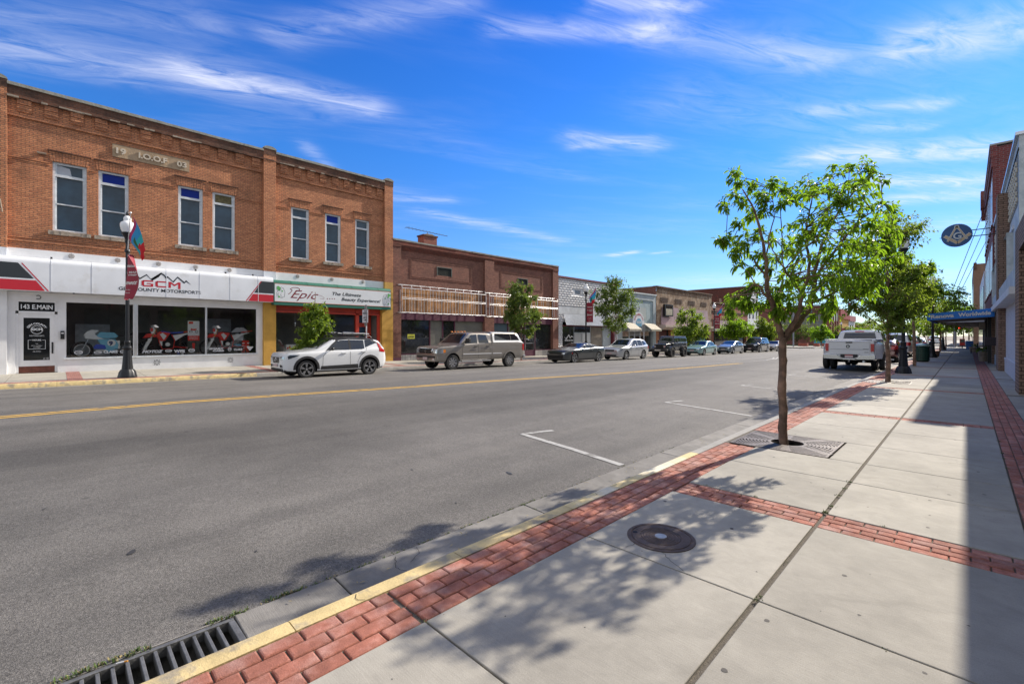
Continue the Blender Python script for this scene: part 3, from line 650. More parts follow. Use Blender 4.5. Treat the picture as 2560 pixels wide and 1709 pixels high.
# courses: strings, dentil course
for z, e in ((8.62, .03), (8.53, .018)):
    ys_ = [-1.34]+[v for a, b, k in wins for v in (a-.08, b+.08)]+[14.47]
    for a, b in zip(ys_[::2], ys_[1::2]): w.box(XF-.05, a, z, XF+e, b, z+.035, M_brick1)
w.box(XF-.05, -1.34, 5.42, XF+.05, 7.56, 5.49, M_brick1); w.box(XF-.05, 8.15, 5.42, XF+.05, 14.47, 5.49, M_brick1); w.box(XF-.05, -1.34, 5.55, XF+.025, 7.56, 5.59, M_brick1); w.box(XF-.05, 8.15, 5.55, XF+.025, 14.47, 5.59, M_brick1)
w.box(XF+.05, -1.34, 10.19, XF+.085, 14.47, 10.235, M_brick1)
w.build('wall', b1)
q = MB(M_brick1)                      # corbel blocks
for y0, y1, n in ((-1.30, 7.54, 12), (8.18, 14.46, 9)):
    p = (y1-y0)/n
    for i in range(n):
        a = y0+p*(i+.30)
        for k in range(5): q.box(XF+.04, a, 10.40+k*.09, XF+.10+.02*(k % 2)+.012*k, a+p*.52, 10.40+k*.09+.082, M_brick1)
q.split('corbel_block', b1, 30)
q = MB(M_brick1d)                     # rough projecting course under the parapet
y = -1.34
while y < 14.47:
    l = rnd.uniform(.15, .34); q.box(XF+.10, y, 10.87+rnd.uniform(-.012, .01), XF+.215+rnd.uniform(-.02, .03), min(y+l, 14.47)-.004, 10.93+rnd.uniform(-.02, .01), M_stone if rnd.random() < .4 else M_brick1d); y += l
q.build('drip_course', b1)
q = MB(M_coping); rough_coping(q, XF-.25, XF+.23, -1.34, 7.56, 11.30, .11, M_coping, 1.6); rough_coping(q, XF-.25, XF+.23, 8.15, 14.47, 11.30, .11, M_coping, 1.6); q.build('coping', b1)
for y0, y1 in ((-1.95, -1.34), (7.56, 8.15), (14.47, 15.05)):
    q = MB(M_brick1); q.box(XF-.2, y0, 5.1, XF+.20, y1, 11.15, M_brick1); q.box(XF-.2, y0, 4.5, XF+.2, y1, 5.1, M_whitewash if y1 < 14 else mat('ochre_masonry', (.52, .30, .07), .8, var=.15, vscale=3, bump=.5, bscale=16)); p = q.build('pilaster', b1)
    q = MB(M_brick1d); q.box(XF-.2, y0-.01, 11.15, XF+.215, y1+.01, 11.46, M_brick1d); n = 8
    pts = [(XF+.235, (y0+y1)/2-(.33)*math.cos(PI*i/n), 11.46+.16*math.sin(PI*i/n)) for i in range(n+1)]; q.prism(pts, (-.46, 0, 0), M_coping); q.build('cap', p)
def sash_window(parent, a, b, z0, z1, x, top=0):
    f = MB(M_frame); e = .075; xr = x-.14
    f.box(xr, a, z0, xr+.09, a+e, z1); f.box(xr, b-e, z0, xr+.09, b, z1); f.box(xr, a+e, z1-e, xr+.09, b-e, z1); f.box(xr, a+e, z0, xr+.09, b-e, z0+e)
    zt = z1-.50; f.box(xr, a+e, zt-.07, xr+.085, b-e, zt+.03); zm = z0+(zt-z0)*.49
    for c, d in ((z0+e, zm), (zm, zt-.07)):
        f.box(xr-.02+(c > z0+.5)*.02, a+e, c, xr+.03+(c > z0+.5)*.02, a+e+.045, d); f.box(xr-.02+(c > z0+.5)*.02, b-e-.045, c, xr+.03+(c > z0+.5)*.02, b-e, d)
    f.box(xr-.02, a+e+.045, zm-.025, xr+.05, b-e-.045, zm+.025)
    f.box(xr, a+e, zt+.03, xr+.05, a+e+.05, z1-e); f.box(xr, b-e-.05, zt+.03, xr+.05, b-e, z1-e)
    w_ = f.build('window', parent)
    g = MB(M_window); g.box(xr-.06, a+e, z0+e, xr-.04, b-e, zm, M_window); g.box(xr-.04, a+e, zm, xr-.02, b-e, zt-.05, M_window); g.build('pane', w_)
    mt = {0: M_window, 1: M_bluepane, 2: mat('old_paper', (.13, .11, .05), .8, var=.5, vscale=9), 3: M_window}[top]
    g = MB(mt); g.box(xr-.05, a+e, zt, xr+.0, b-e, z1-e, mt)
    if top == 0: g.add([(xr+.002, a+.1, zt+.02), (xr+.002, b-.45, zt+.06), (xr+.002, a+.5, zt+.34), (xr+.002, a+.25, z1-.1), (xr+.002, a+.1, z1-.08)], [(0, 1, 2, 3, 4)], mat('torn_blind', (.42, .45, .50), .8))
    g.build('transom_pane', w_)
    s = MB(M_stone); y = a-.13
    while y < b+.12: l = min(rnd.uniform(.14, .24), b+.13-y); s.box(x-.2, y, z0-.16+rnd.uniform(-.012, .012), x+.10+rnd.uniform(-.02, .02), y+l-.002, z0-.006+rnd.uniform(-.008, .004)); y += l
    s.build('sill', w_)
    l_ = MB(M_brick1); n = 13; hh = .40
    for i in range(n):
        y0_ = a-.05+(b-a+.1)*i/n; y1_ = a-.05+(b-a+.1)*(i+1)/n-.012; sp_ = .06; k0 = (2*(i)/n-1)*sp_; k1 = (2*(i+1)/n-1)*sp_
        e_x = .025+rnd.uniform(0, .008)
        l_.prism([(x+e_x, y0_, z1), (x+e_x, y1_, z1), (x+e_x, y1_+k1, z1+hh), (x+e_x, y0_+k0, z1+hh)], (-.2, 0, 0), M_brick1)
    l_.box(x-.05, a-.14, z1+hh, x+.07, b+.14, z1+hh+.045, M_brick1d); l_.build('lintel', w_)
for a, b, k in wins: sash_window(b1, a, b, wz0, wz1, XF, k)
# name stone
q = MB(mat('name_stone', (.34, .25, .165), .9, var=.2, vscale=3, bump=.6, bscale=25)); q.box(XF-.05, 1.68, 9.44, XF+.03, 4.41, 9.98); ns = q.build('name_stone', b1)
q = MB(mat('stone_letters', (.50, .44, .36), .85, var=.15, bump=.3))
for s_, y in (('19', 1.80), ('I.O.O.F', 2.55), ('03', 3.92)): q = MB(MATS['stone_letters']); q.text(s_, (XF+.055, y, 9.60), (0, 1, 0), (0, 0, 1), .33, bold=.012, depth=.025, width={'19': .33, 'I.O.O.F': 1.02, '03': .38}[s_]); q.build('letters', ns)
q = MB(M_whitewash); q.box(XF-.1, -1.34, 4.3, XF+.03, 7.56, 5.14, M_white); q.box(XF-.1, 8.15, 4.3, XF+.03, 14.47, 5.12, M_white); fb = q.build('beam', b1)
q = MB(mat('rosette_iron', (.35, .33, .32), .8, var=.3, vscale=20))
for y in (.42, 1.85, 3.25, 4.65, 6.05, 9.3, 11.2, 13.1):
    q = MB(MATS['rosette_iron'])
    for k in range(8): q.cyl((XF+.03, y+.075*math.cos(k*PI/4), 5.0+.075*math.sin(k*PI/4)), (XF+.05, y+.075*math.cos(k*PI/4), 5.0+.075*math.sin(k*PI/4)), .03, n=6)
    q.cyl((XF+.03, y, 5.0), (XF+.06, y, 5.0), .04, n=8); q.build('rosette', fb)
q = MB(M_stone); q.box(XF-.02, -.55, 8.93, XF+.16, -.30, 8.97); q.cyl((XF+.12, -1.55, 7.2), (XF+.3, -1.45, 6.4), .018); q.build('bracket_stub', b1)
# ground floor, left shop: white joinery, glass, bulkhead, door
zg0 = .06
q = MB(M_white)
gl_ = [(.27, 2.37, .87, 3.12), (2.53, 5.05, .87, 3.12), (5.12, 7.27, .87, 3.12)]
wall_holes(q, -1.95, 7.56, 0, 4.4, gl_+[(-1.13, .02, -.0, 3.16)], XF+.0, M_white, .12)
for a, b in ((2.40, 2.50), (5.065, 5.105)): q.box(XF-.02, a, .8, XF+.035, b, 3.14, M_alu)
q.box(XF-.03, .2, .80, XF+.06, 7.33, .87, M_frame); q.box(XF-.03, -1.95, 3.38, XF+.05, 7.56, 3.46, M_white); q.box(XF, -1.95, 0, XF+.20, -1.34, 4.4, M_white)
sf = q.build('shopfront', b1)
q = MB(M_shopglass)
for a, b, c, d in gl_: q.poly([(XF-.06, a, c), (XF-.06, b, c), (XF-.06, b, d), (XF-.06, a, d)])
q.build('shop_window', sf)
q = MB(mat('window_decal_grey', (.50, .52, .55), .6))
def dec(s, y, z, w_, h, **k): q.text(s, (XF-.052, y, z), (0, 1, 0), (0, 0, 1), h, width=w_, bold=.008, **k)
dec('MOTOZ', 2.68, .99, .75, .16, shear=.3); dec('WPS', 3.83, .98, .42, .17); dec('SMART', 5.20, 1.08, .62, .12); dec('CARB', 5.36, .98, .48, .11); dec('CLAKE', 6.26, 1.02, .38, .13); dec('CLAKE', 1.40, 1.02, .46, .15)
for (y, z, w_, h) in ((.5, .98, .26, .17), (3.5, 1.0, .26, .13), (4.38, .98, .26, .17), (6.0, .99, .16, .2), (1.1, .99, .25, .12), (1.93, .99, .2, .15)):
    q.poly([(XF-.052, y+w_/2+w_/2*math.cos(t*PI/8), z+h/2+h/2*math.sin(t*PI/8)) for t in range(16)])
    q.poly([(XF-.050, y+w_/2+w_*.36*math.cos(t*PI/8), z+h/2+h*.36*math.sin(t*PI/8)) for t in range(16)], M_blackflat); q.poly([(XF-.048, y+w_*.2, z+h*.42), (XF-.048, y+w_*.8, z+h*.36), (XF-.048, y+w_*.75, z+h*.62), (XF-.048, y+w_*.3, z+h*.6)])
q.poly([(XF-.053, 6.24, .99), (XF-.053, 6.68, .99), (XF-.053, 6.68, 1.2), (XF-.053, 6.24, 1.2)], M_blackflat); q.poly([(XF-.052, 6.83, 1.2), (XF-.052, 7.15, 1.2), (XF-.052, 6.98, .98)])
q.build('decals', sf)
q = MB(M_black)
for y in (3.2, 6.1):
    q = MB(M_black)
    for k in range(4):
        a = k*PI/2+PI/4
        for d_2 in (.06, .12): q.cyl((XF, y+d_2*math.cos(a), .55+d_2*math.sin(a)), (XF+.008, y+d_2*math.cos(a), .55+d_2*math.sin(a)), .022, n=6)
    for k in range(4): a = k*PI/2; q.cyl((XF, y+.10*math.cos(a), .55+.10*math.sin(a)), (XF+.008, y+.10*math.cos(a), .55+.10*math.sin(a)), .026, n=6)
    q.build('vent_grille', sf)
q = MB(M_black); n = 10
for i in range(n):
    t0, t1 = PI*(.75+1.5*i/n), PI*(.75+1.5*(i+1)/n)
    q.prism([(XF+.012, -.52+rr*math.sin(-t), 3.27-rr*math.cos(t-PI)*1.0) for rr, t in ((.06, t0), (.085, t0), (.085, t1), (.06, t1))], (-.012, 0, 0))
q.build('horseshoe', sf)
# door
q = MB(M_white); xd = XF-.10
q.box(xd, -1.13, 2.62, xd+.07, .02, 2.72); q.box(xd, -1.13, 3.08, xd+.07, .02, 3.16)
q.box(xd, -1.13, .25, xd+.07, -1.05, 3.08); q.box(xd, -.06, .25, xd+.07, .02, 3.08)
q.box(xd-.02, -1.05, .56, xd+.04, -.92, 2.62); q.box(xd-.02, -.20, .56, xd+.04, -.06, 2.62); q.box(xd-.02, -.92, 2.46, xd+.04, -.20, 2.62); q.box(xd-.02, -.92, .56, xd+.04, -.20, .79)
dr = q.build('door', sf)
q = MB(mat('door_glass', (.012, .016, .018), .06, spec=.8, var=.5)); q.box(xd-.01, -.92, .79, xd+.005, -.20, 2.46); q.box(xd-.01, -1.05, 2.72, xd+.02, -.06, 3.08); q.build('pane', dr)
q = MB(mat('kick_plate', (.14, .045, .03), .5, .2, var=.3, vscale=8)); q.box(xd-.02, -1.05, .28, xd+.045, -.06, .56); q.build('kick_plate', dr)
q = MB(mat('window_decal_white', (.75, .77, .8), .6)); X_ = xd+.009
q.text('143 E.MAIN', (xd+.024, -.99, 2.81), (0, 1, 0), (0, 0, 1), .24, width=.87, bold=.006)
q.text('GEM COUNTY', (X_, -.56, 2.20), (0, 1, 0), (0, 0, 1), .10, width=.56, align='CENTER', arc=.23, bold=.003); q.text('GCM', (X_, -.56, 1.97), (0, 1, 0), (0, 0, 1), .12, width=.30, align='CENTER', bold=.006)
for r0 in (.17, .155):
    for i in range(24):
        t0, t1 = 2*PI*i/24, 2*PI*(i+1)/24; q.poly([(X_-.001, -.56+r0*math.cos(t0), 1.99+r0*math.sin(t0)), (X_-.001, -.56+r0*math.cos(t1), 1.99+r0*math.sin(t1)), (X_-.001, -.56+(r0-.008)*math.cos(t1), 1.99+(r0-.008)*math.sin(t1)), (X_-.001, -.56+(r0-.008)*math.cos(t0), 1.99+(r0-.008)*math.sin(t0))])
q.text('MOTORSPORTS', (X_, -.56, 1.73), (0, 1, 0), (0, 0, 1), .07, width=.40, align='CENTER'); q.text('HOURS', (X_, -.56, 1.56), (0, 1, 0), (0, 0, 1), .08, width=.24, align='CENTER', bold=.002)
q.text('9-6', (X_, -.56, 1.43), (0, 1, 0), (0, 0, 1), .05, align='CENTER'); q.text('SAT & SUNDAY', (X_, -.56, 1.35), (0, 1, 0), (0, 0, 1), .05, width=.3, align='CENTER'); q.text('CLOSED', (X_, -.56, 1.28), (0, 1, 0), (0, 0, 1), .05, width=.2, align='CENTER'); q.text('208-398-5252', (X_, -.56, 1.12), (0, 1, 0), (0, 0, 1), .045, width=.22, align='CENTER'); q.text('# 155', (X_, -.38, .83), (0, 1, 0), (0, 0, 1), .08, width=.15)
for a, b, c, d in ((-.80, -.79, 1.24, 1.58), (-.33, -.32, 1.24, 1.58), (-.80, -.32, 1.23, 1.24), (-.80, -.70, 1.58, 1.59), (-.42, -.32, 1.58, 1.59)): q.poly([(X_, a, c), (X_, b, c), (X_, b, d), (X_, a, d)])
q.build('decals', dr)
q = MB(M_black); q.box(xd+.04, -.15, 1.05, xd+.06, -.10, 1.5); q.cyl((xd+.04, -.125, 1.35), (xd+.10, -.125, 1.35), .025); q.build('handle', dr)
q = MB(M_black); q.box(XF, .10, 1.62, XF+.10, .22, 1.95); q.box(XF+.095, .12, 1.84, XF+.105, .20, 1.88, M_white); tag(q.build('mailbox'), 'small black mailbox on the white wall between the shop door and first window', 'mailbox')
q = MB(mat('ochre_paint', (.50, .28, .05), .75, var=.12, vscale=3, bump=.35, bscale=20)); q.box(XF-.3, 7.56, 0, XF+.20, 8.15, 4.5); q.box(XF-.3, 14.28, 0, XF+.20, 15.05, 4.5); q.split('ochre_pillar', b1, 6)
# shop interior shell
q = MB(M_dark)
M_int = mat('shop_wall', (.22, .22, .21), .9, var=.1); M_floor = mat('shop_floor', (.28, .26, .24), .7)
q.box(XF-3.9, -1.9, 0, XF-3.85, 14.4, 4.3, M_int); q.box(XF-3.8, 2.9, .8, XF-3.4, 5.2, 1.9, M_dark); q.box(XF-3.8, .6, .8, XF-3.3, 1.8, 2.3, M_frame); q.box(XF-3.8, 5.8, 1.9, XF-3.7, 7.0, 2.7, M_frame); q.box(XF-6, .12, 0, XF-.2, .18, 4.3, M_int); q.box(XF-6, 7.7, 0, XF-.3, 7.8, 4.3, M_int); q.box(XF-6, 12.75, 0, XF-.2, 12.8, 4.3, M_int)
q.box(XF-6, -1.9, .5, XF-.13, 14.4, .78, M_floor); q.box(XF-6, -1.9, 3.6, XF-.13, 14.4, 3.66, M_dark); q.build('interior', b1)
# ---- Epic salon front
M_redp = mat('red_shopfront_paint', (.50, .045, .022), .5, var=.12, vscale=3)
q = MB(M_redp)
wall_holes(q, 8.15, 14.28, 0, 4.35, [(8.22, 12.66, .55, 3.02), (12.86, 14.1, 0, 3.0)], XF-.05, M_redp, .1)
q.box(XF-.06, 12.66, 0, XF+.02, 12.86, 3.3, M_redp); q.box(XF-.06, 8.15, 3.0, XF+.02, 14.28, 3.08, M_redp)
sf2 = q.build('salon_front', b1)
q = MB(M_shopglass); q.poly([(XF-.12, 8.22, .55), (XF-.12, 12.66, .55), (XF-.12, 12.66, 3.02), (XF-.12, 8.22, 3.02)]); q.build('shop_window', sf2)
q = MB(M_redp); xd = XF-1.0
q.box(xd, 12.9, .1, xd+.06, 13.02, 2.45); q.box(xd, 13.75, .1, xd+.06, 13.87, 2.45); q.box(xd, 13.02, 2.3, xd+.06, 13.75, 2.45); q.box(xd, 13.02, .1, xd+.06, 13.75, .35); q.box(xd-.05, 12.75, 2.45, xd+.06, 14.15, 2.55); q.box(xd-.05, 13.87, .1, xd+.05, 14.15, 3.0); d2 = q.build('door', sf2)
q = MB(M_window); q.box(xd, 13.02, .35, xd+.03, 13.75, 2.3, M_window); q.box(xd-.03, 12.8, 2.55, xd+.0, 14.15, 3.0, M_window); q.build('pane', d2)
q = MB(mat('door_sticker_blue', (.05, .2, .55), .5)); q.box(xd+.03, 13.1, 1.35, xd+.034, 13.3, 1.5); q.cyl((xd+.03, 13.55, 1.48), (xd+.036, 13.55, 1.48), .07, n=12, m=M_white); q.build('stickers', d2)
q = MB(M_dark); q.box(XF-1.1, 12.8, 0, XF-1.05, 14.3, 3.2, M_dark); q.box(XF-1.1, 14.2, 0, XF-.2, 14.26, 3.2, M_int); q.build('lobby', sf2)
# ---- awning signs: curved metal fascias
def awning_profile(x0, xf, zb, zt, r=.22, n=6):
    pts = [(x0, zb), (xf, zb)]
    for i in range(n+1):
        t = PI/2*i/n; pts.append((xf-r+r*math.cos(t), zt-r+r*math.sin(t)))
    return pts+[(x0, zt+.04)]
def A(px, py): return F(px, py, XA)
XA = XF+.62
y0, y1 = -2.6, A(683.5, 750)[0]; zb, zt = 3.475, 4.77
M_vinyl = mat('white_vinyl', (.66, .69, .74), .4, var=.06, vscale=1.3, col2=(.56, .57, .58), c2scale=1.6, c2range=(.55, .75))
aw = thing('shop_awning_sign', (XA, 2.6, zb), 'long white motorsports shop awning sign with a mountain logo, black and red ends', 'sign')
q = MB(M_vinyl); pr = awning_profile(XF+.04, XA, zb, zt); q.prism([(x, y0, z) for x, z in pr], (0, y1-y0, 0)); q.build('fascia', aw, smooth=True, sharp=50, merge=True)
q = MB(M_vinyl)
for py in [426, 770, 1395, 1675, 1930, 2165]:
    y = A(py/3.356, 700)[0]; q.prism([(x+.006*(x > XF+.1), y, z+(.006 if z > zb+.3 else 0)) for x, z in pr], (0, .02, 0), M_vinyl)
q.split('seam', aw, len(pr)+2)
M_vb = mat('vinyl_black', (.022, .028, .034), .4); M_vr = mat('vinyl_red', (.48, .012, .028), .4); xg = XA+.004
def zA(zx, zy): return A(zx/3.356, 600+zy/3.356)
def gfx(parent, name, polys, m):
    q = MB(m)
    for p in polys: q.poly([(xg, y, z) for y, z in p])
    return q.build(name, parent)
h_ = zt-zb; P_ = lambda y, f: (y, zb+f*h_)
ya = zA(150, 160)[0]; yb_ = zA(285, 310)[0]; yc = zA(300, 330)[0]; yd = zA(378, 425)[0]
gfx(aw, 'black_flash', [[P_(y0+.02, .80), P_(ya, .80), P_(yb_, .36), P_(y0+.02, .36)]], M_vb)
gfx(aw, 'red_flash', [[P_(y0+.02, .31), P_(yc, .31), P_(yd, .01), P_(y0+.02, .01)], [P_(zA(175, 165)[0], .80), P_(zA(188, 165)[0], .80), P_(zA(412, 425)[0], .01), P_(zA(398, 425)[0], .01)]], M_vr)
gfx(aw, 'black_flash', [[P_(zA(2195, 345)[0], .80), P_(y1-.004, .80), P_(y1-.004, .34), P_(zA(2132, 440)[0], .34)]], M_vb)
gfx(aw, 'red_flash', [[P_(zA(2122, 460)[0], .29), P_(y1-.004, .29), P_(y1-.004, .01), P_(zA(2082, 515)[0], .01)], [P_(zA(2188, 345)[0], .80), P_(zA(2196, 345)[0], .80), P_(zA(2072, 515)[0], .01), P_(zA(2062, 515)[0], .01)]], M_vr)
mt = [(1108, 332), (1165, 303), (1172, 317), (1230, 285), (1262, 320), (1352, 272), (1380, 290), (1395, 310), (1405, 300), (1452, 340), (1490, 305), (1550, 350), (1560, 335), (1606, 378), (1556, 352), (1545, 362), (1487, 318), (1455, 352), (1415, 318), (1397, 330), (1360, 282), (1275, 338), (1245, 310), (1228, 292), (1175, 330), (1160, 322), (1150, 338), (1140, 322)]
top_ = [(1108, 332), (1165, 303), (1172, 317), (1230, 285), (1265, 325), (1352, 272), (1380, 290), (1395, 310), (1405, 300), (1452, 345), (1490, 305), (1548, 352), (1560, 335), (1606, 378)]
bot_ = [(1108, 332), (1160, 320), (1172, 330), (1230, 296), (1275, 341), (1352, 286), (1376, 302), (1392, 326), (1408, 316), (1455, 357), (1490, 317), (1545, 366), (1562, 350), (1606, 378)]
gfx(aw, 'mountain_logo', [[zA(*top_[i]), zA(*bot_[i]), zA(*bot_[i+1]), zA(*top_[i+1])] for i in range(len(top_)-1)]+[[zA(1265, 325), zA(1275, 341), zA(1330, 312), zA(1352, 286), zA(1352, 272)], [zA(1452, 345), zA(1455, 357), zA(1475, 330)]], M_vb)
q = MB(M_vr); a_, b_ = zA(1187, 386), zA(1515, 400)
def stroke_letter(q, segs, y, z, w_, h, t, m):
    for (x0_, z0_, x1_, z1_) in segs: q.poly([(xg, y+x0_*w_, z+z0_*h), (xg, y+x1_*w_, z+z0_*h), (xg, y+x1_*w_, z+z1_*h), (xg, y+x0_*w_, z+z1_*h)], m)
L_ = b_[0]-a_[0]; lw = L_*.29; zc = a_[1]; lh = .27
stroke_letter(q, [(.12, .8, 1, 1), (0, .12, .22, .9), (.12, 0, 1, .2), (.78, .2, 1, .5), (.45, .4, .78, .56)], a_[0], zc, lw, lh, .1, M_vr)
stroke_letter(q, [(.12, .8, 1, 1), (0, .12, .22, .9), (.12, 0, 1, .2)], a_[0]+lw*1.18, zc, lw, lh, .1, M_vr)
o_ = a_[0]+lw*2.34
for pts in ([(0, 0), (.2, 0), (.2, 1), (0, 1)], [(.2, 1), (.2, .7), (.5, .3), (.5, .6)], [(.5, .3), (.8, .7), (.8, 1), (.5, .6)], [(.8, -.12), (1.0, -.12), (1, 1), (.8, 1)]): q.poly([(xg, o_+x*lw*1.1, zc+z*lh) for x, z in pts])
q.build('logo_letters', aw)
q = MB(M_vb); a_, b_ = zA(995, 417), zA(1685, 452); q.text('GEM COUNTY MOTORSPORTS', (xg, a_[0], a_[1]), (0, 1, 0), (0, 0, 1), .20, width=b_[0]-a_[0], bold=.004); q.build('lettering', aw)
q = MB(M_black)
for px, py in ((430, 130), (1652, 245), (1905, 270), (2135, 292), (618, 455)):
    y, z = zA(px, py); q.box(XF+.3, y-.03, zt+.01, XF+.36, y+.03, zt+.09) if py < 400 else q.box(XA-.1, y-.03, zb-.04, XA-.05, y+.03, zb)
q.build('clips', aw)
# salon sign
XA2 = XF+.62; XA = XA2; ys0, ys1 = y1+.03, A(977.2, 750)[0]
sg = thing('salon_awning_sign', (XA, 11.5, 3.45), 'white salon awning sign with script lettering, flower scrolls and green edges', 'sign')
M_green = mat('sign_green', (.015, .13, .09), .5, var=.1)
q = MB(M_green); pr = awning_profile(XF+.04, XA-.005, 3.36, 4.66, .2); q.prism([(x, ys0, z) for x, z in pr], (0, ys1-ys0, 0)); q.build('fascia', sg, smooth=True, sharp=50, merge=True)
q = MB(mat('sign_white', (.66, .69, .72), .5, var=.08, vscale=.6)); q.box(XA-.01, ys0+.03, 3.54, XA+.008, ys1-.03, 4.44); q.build('board', sg)
q = MB(mat('sign_orange_line', (.55, .10, .03), .5)); q.box(XA-.008, ys0+.02, 4.44, XA+.009, ys1-.02, 4.462); q.box(XA-.008, ys0+.02, 3.52, XA+.009, ys1-.02, 3.54); q.build('border', sg)
q = MB(M_green)
for i in range(1, 8): y = ys0+(ys1-ys0)*i/8; q.prism([(x+.004, y, z+.006) for x, z in pr[2:]], (0, .03, 0), M_green)
q.split('seam', sg, len(pr)-2+2)
Z3 = lambda x, y: A(600+x/2.529, 340+y/2.529); xg = XA+.012
M_mar = mat('sign_maroon', (.20, .02, .03), .5)
q = MB(M_mar)
def ribbon(q, pts, w_, m=None):
    pts = [Vector((0, *Z3(*p))) for p in pts]
    for a, b in zip(pts, pts[1:]):
        d = (b-a); n_ = Vector((0, -d.z, d.y)).normalized()*w_/2; q.poly([(xg, v.y, v.z) for v in (a-n_, b-n_, b+n_, a+n_)], m)
a_ = Z3(318, 1022); q.text('Epic', (xg, a_[0], a_[1]), (0, 1, 0), (0, 0, 1), .62, width=Z3(495, 1000)[0]-a_[0], shear=.5)
ribbon(q, [(330, 975), (318, 965), (335, 957), (365, 958), (378, 968), (370, 980)], .03); ribbon(q, [(305, 1000), (320, 988), (330, 975)], .03); ribbon(q, [(495, 1005), (515, 1010), (532, 1022), (528, 1030), (505, 1026)], .012)
q.build('script_lettering', sg)
for i in range(4): q = MB(M_mar); y, z = Z3(552+i*15, 1028); q.poly([(xg, y+.03*math.cos(t), z+.03*math.sin(t)) for t in [k*PI/4 for k in range(8)]]); q.build('dot', sg)
q = MB(M_vb); a_ = Z3(583, 1005); q.text('The Ultimate', (xg, a_[0], a_[1]), (0, 1, 0), (0, 0, 1), .25, width=Z3(765, 1010)[0]-a_[0], shear=.3, bold=.006); q.build('lettering', sg); q = MB(M_vb)
a_ = Z3(640, 1040); q.text('Beauty Experience!', (xg, a_[0], a_[1]), (0, 1, 0), (0, 0, 1), .25, width=Z3(888, 1050)[0]-a_[0], shear=.3, bold=.006); q.build('lettering', sg)
for cx_, sgn in ((258, 1), (925, -1)):
    q = MB(M_vb); o = lambda a, b: (cx_+sgn*a, (985 if sgn > 0 else 1032)+b)
    ribbon(q, [o(22, 30), o(26, 0), o(15, -25), o(0, -30), o(-5, -18), o(5, -15)], .014); ribbon(q, [o(22, 30), o(5, 38), o(-12, 30), o(-20, 10), o(-12, 5)], .014); ribbon(q, [o(-24, 30), o(-26, 5), o(-20, -10)], .012); ribbon(q, [o(10, 35), o(-2, 20), o(2, 8)], .012)
    M_leafg = mat('sign_leaf_green', (.10, .38, .10), .5)
    for (a, b, r_) in ((-16, -25, .10), (-10, -12, .05), (8, -5, .04), (-12, 30, .05)):
        y, z = Z3(*o(a, b)); q.poly([(xg+.001, y+r_*math.cos(t)*(1+.3*math.cos(3*t)), z+r_*math.sin(t)) for t in [k*PI/6 for k in range(12)]], M_leafg)
    q.build('flower_scroll', sg)
# ---- brown brick building with the stripped awning frames
M_purple = mat('purple_trim', (.085, .018, .04), .6, var=.2)
b2 = thing('brick_building', (-25.9, 23.3, .05), 'single storey dark brown brick building with louvred vents and bare metal awning frames', 'building')
q = MB(M_brick2)
op = [(15.75, 22.80, .55, 2.80), (23.85, 30.80, .55, 2.72)]
wall_holes(q, 15.06, 31.6, 3.0, 7.3, [(18.55, 19.85, 5.93, 6.52), (26.55, 27.75, 5.9, 6.45)], XF, M_brick2, .15)
for a, b in ((15.06, 15.66), (22.85, 23.80), (30.84, 31.6)): q.box(XF-.3, a, -.4, XF+.16, b, 7.45, M_brick2)
shell(q, 15.06, 31.6, -.4, 7.85, XF, 24, M_brick2)
for (a, b, z0, z1) in ((16.4, 21.7, 5.55, 6.85), (24.6, 29.6, 5.5, 6.8)):
    for k in (0, .09):
        q.box(XF-.02, a+k, z1-k, XF+.022, b-k, z1-k+.04, M_brick2); q.box(XF-.02, a+k, z0+k, XF+.022, b-k, z0+k+.04, M_brick2); q.box(XF-.02, a+k, z0+k+.04, XF+.022, a+k+.04, z1-k, M_brick2); q.box(XF-.02, b-k-.04, z0+k+.04, XF+.022, b-k, z1-k, M_brick2)
q.build('wall', b2)
q = MB(M_brick2r)
for k in range(4): q.box(XF-.1, 15.66, 7.28+k*.075, XF+.03+.045*k, 30.84, 7.28+(k+1)*.075, M_brick2r)
q.box(XF-.1, 15.06, 7.45, XF+.19, 15.66, 7.60, M_brick2r); q.box(XF-.1, 30.84, 7.45, XF+.19, 31.6, 7.60, M_brick2r); q.box(XF-.25, 15.06, 7.58, XF+.19, 31.6, 7.84, M_brick2r); q.build('cornice', b2)
q = MB(M_coping); rough_coping(q, XF-.3, XF+.22, 15.06, 31.62, 7.84, .10, M_coping, 1.3); q.build('coping', b2)
for (a, b, z0, z1) in ((18.55, 19.85, 5.93, 6.52), (26.55, 27.75, 5.9, 6.45)):
    q = MB(mat('louvre_grey', (.12, .13, .12), .6, .3)); q.box(XF-.14, a, z0, XF-.12, b, z1, M_blackflat); q.box(XF-.05, a, z0-.03, XF+.03, a+.05, z1); q.box(XF-.05, b-.05, z0-.03, XF+.03, b, z1); q.box(XF-.05, a+.05, z1-.05, XF+.03, b-.05, z1)
    k = 0
    while z0+.02+k*.065 < z1-.06: z = z0+.02+k*.065; q.prism([(XF-.09, a+.05, z+.035), (XF-.01, a+.05, z), (XF-.01, a+.05, z+.008), (XF-.09, a+.05, z+.043)], (0, b-a-.1, 0)); k += 1
    q.build('louvre', b2)
q = MB(M_purple)
for a, b in ((15.66, 22.85), (23.80, 30.84)):
    q.box(XF-.25, a, 2.72 if a > 20 else 2.80, XF+.04, b, 3.24, M_purple)
for y in (18.03, 19.1, 20.15, 25.5, 26.35, 27.45, 28.72): q.box(XF-.2, y-.03, .5, XF-.04, y+.03, 2.8, M_purple)
q.box(XF-.2, 15.66, .5, XF-.02, 22.85, .58); q.box(XF-.2, 23.80, .5, XF-.02, 27.4, .58); q.box(XF-.2, 28.7, .5, XF-.02, 30.84, .58); q.box(XF-.2, 15.06, -.2, XF+.17, 15.66, .35)
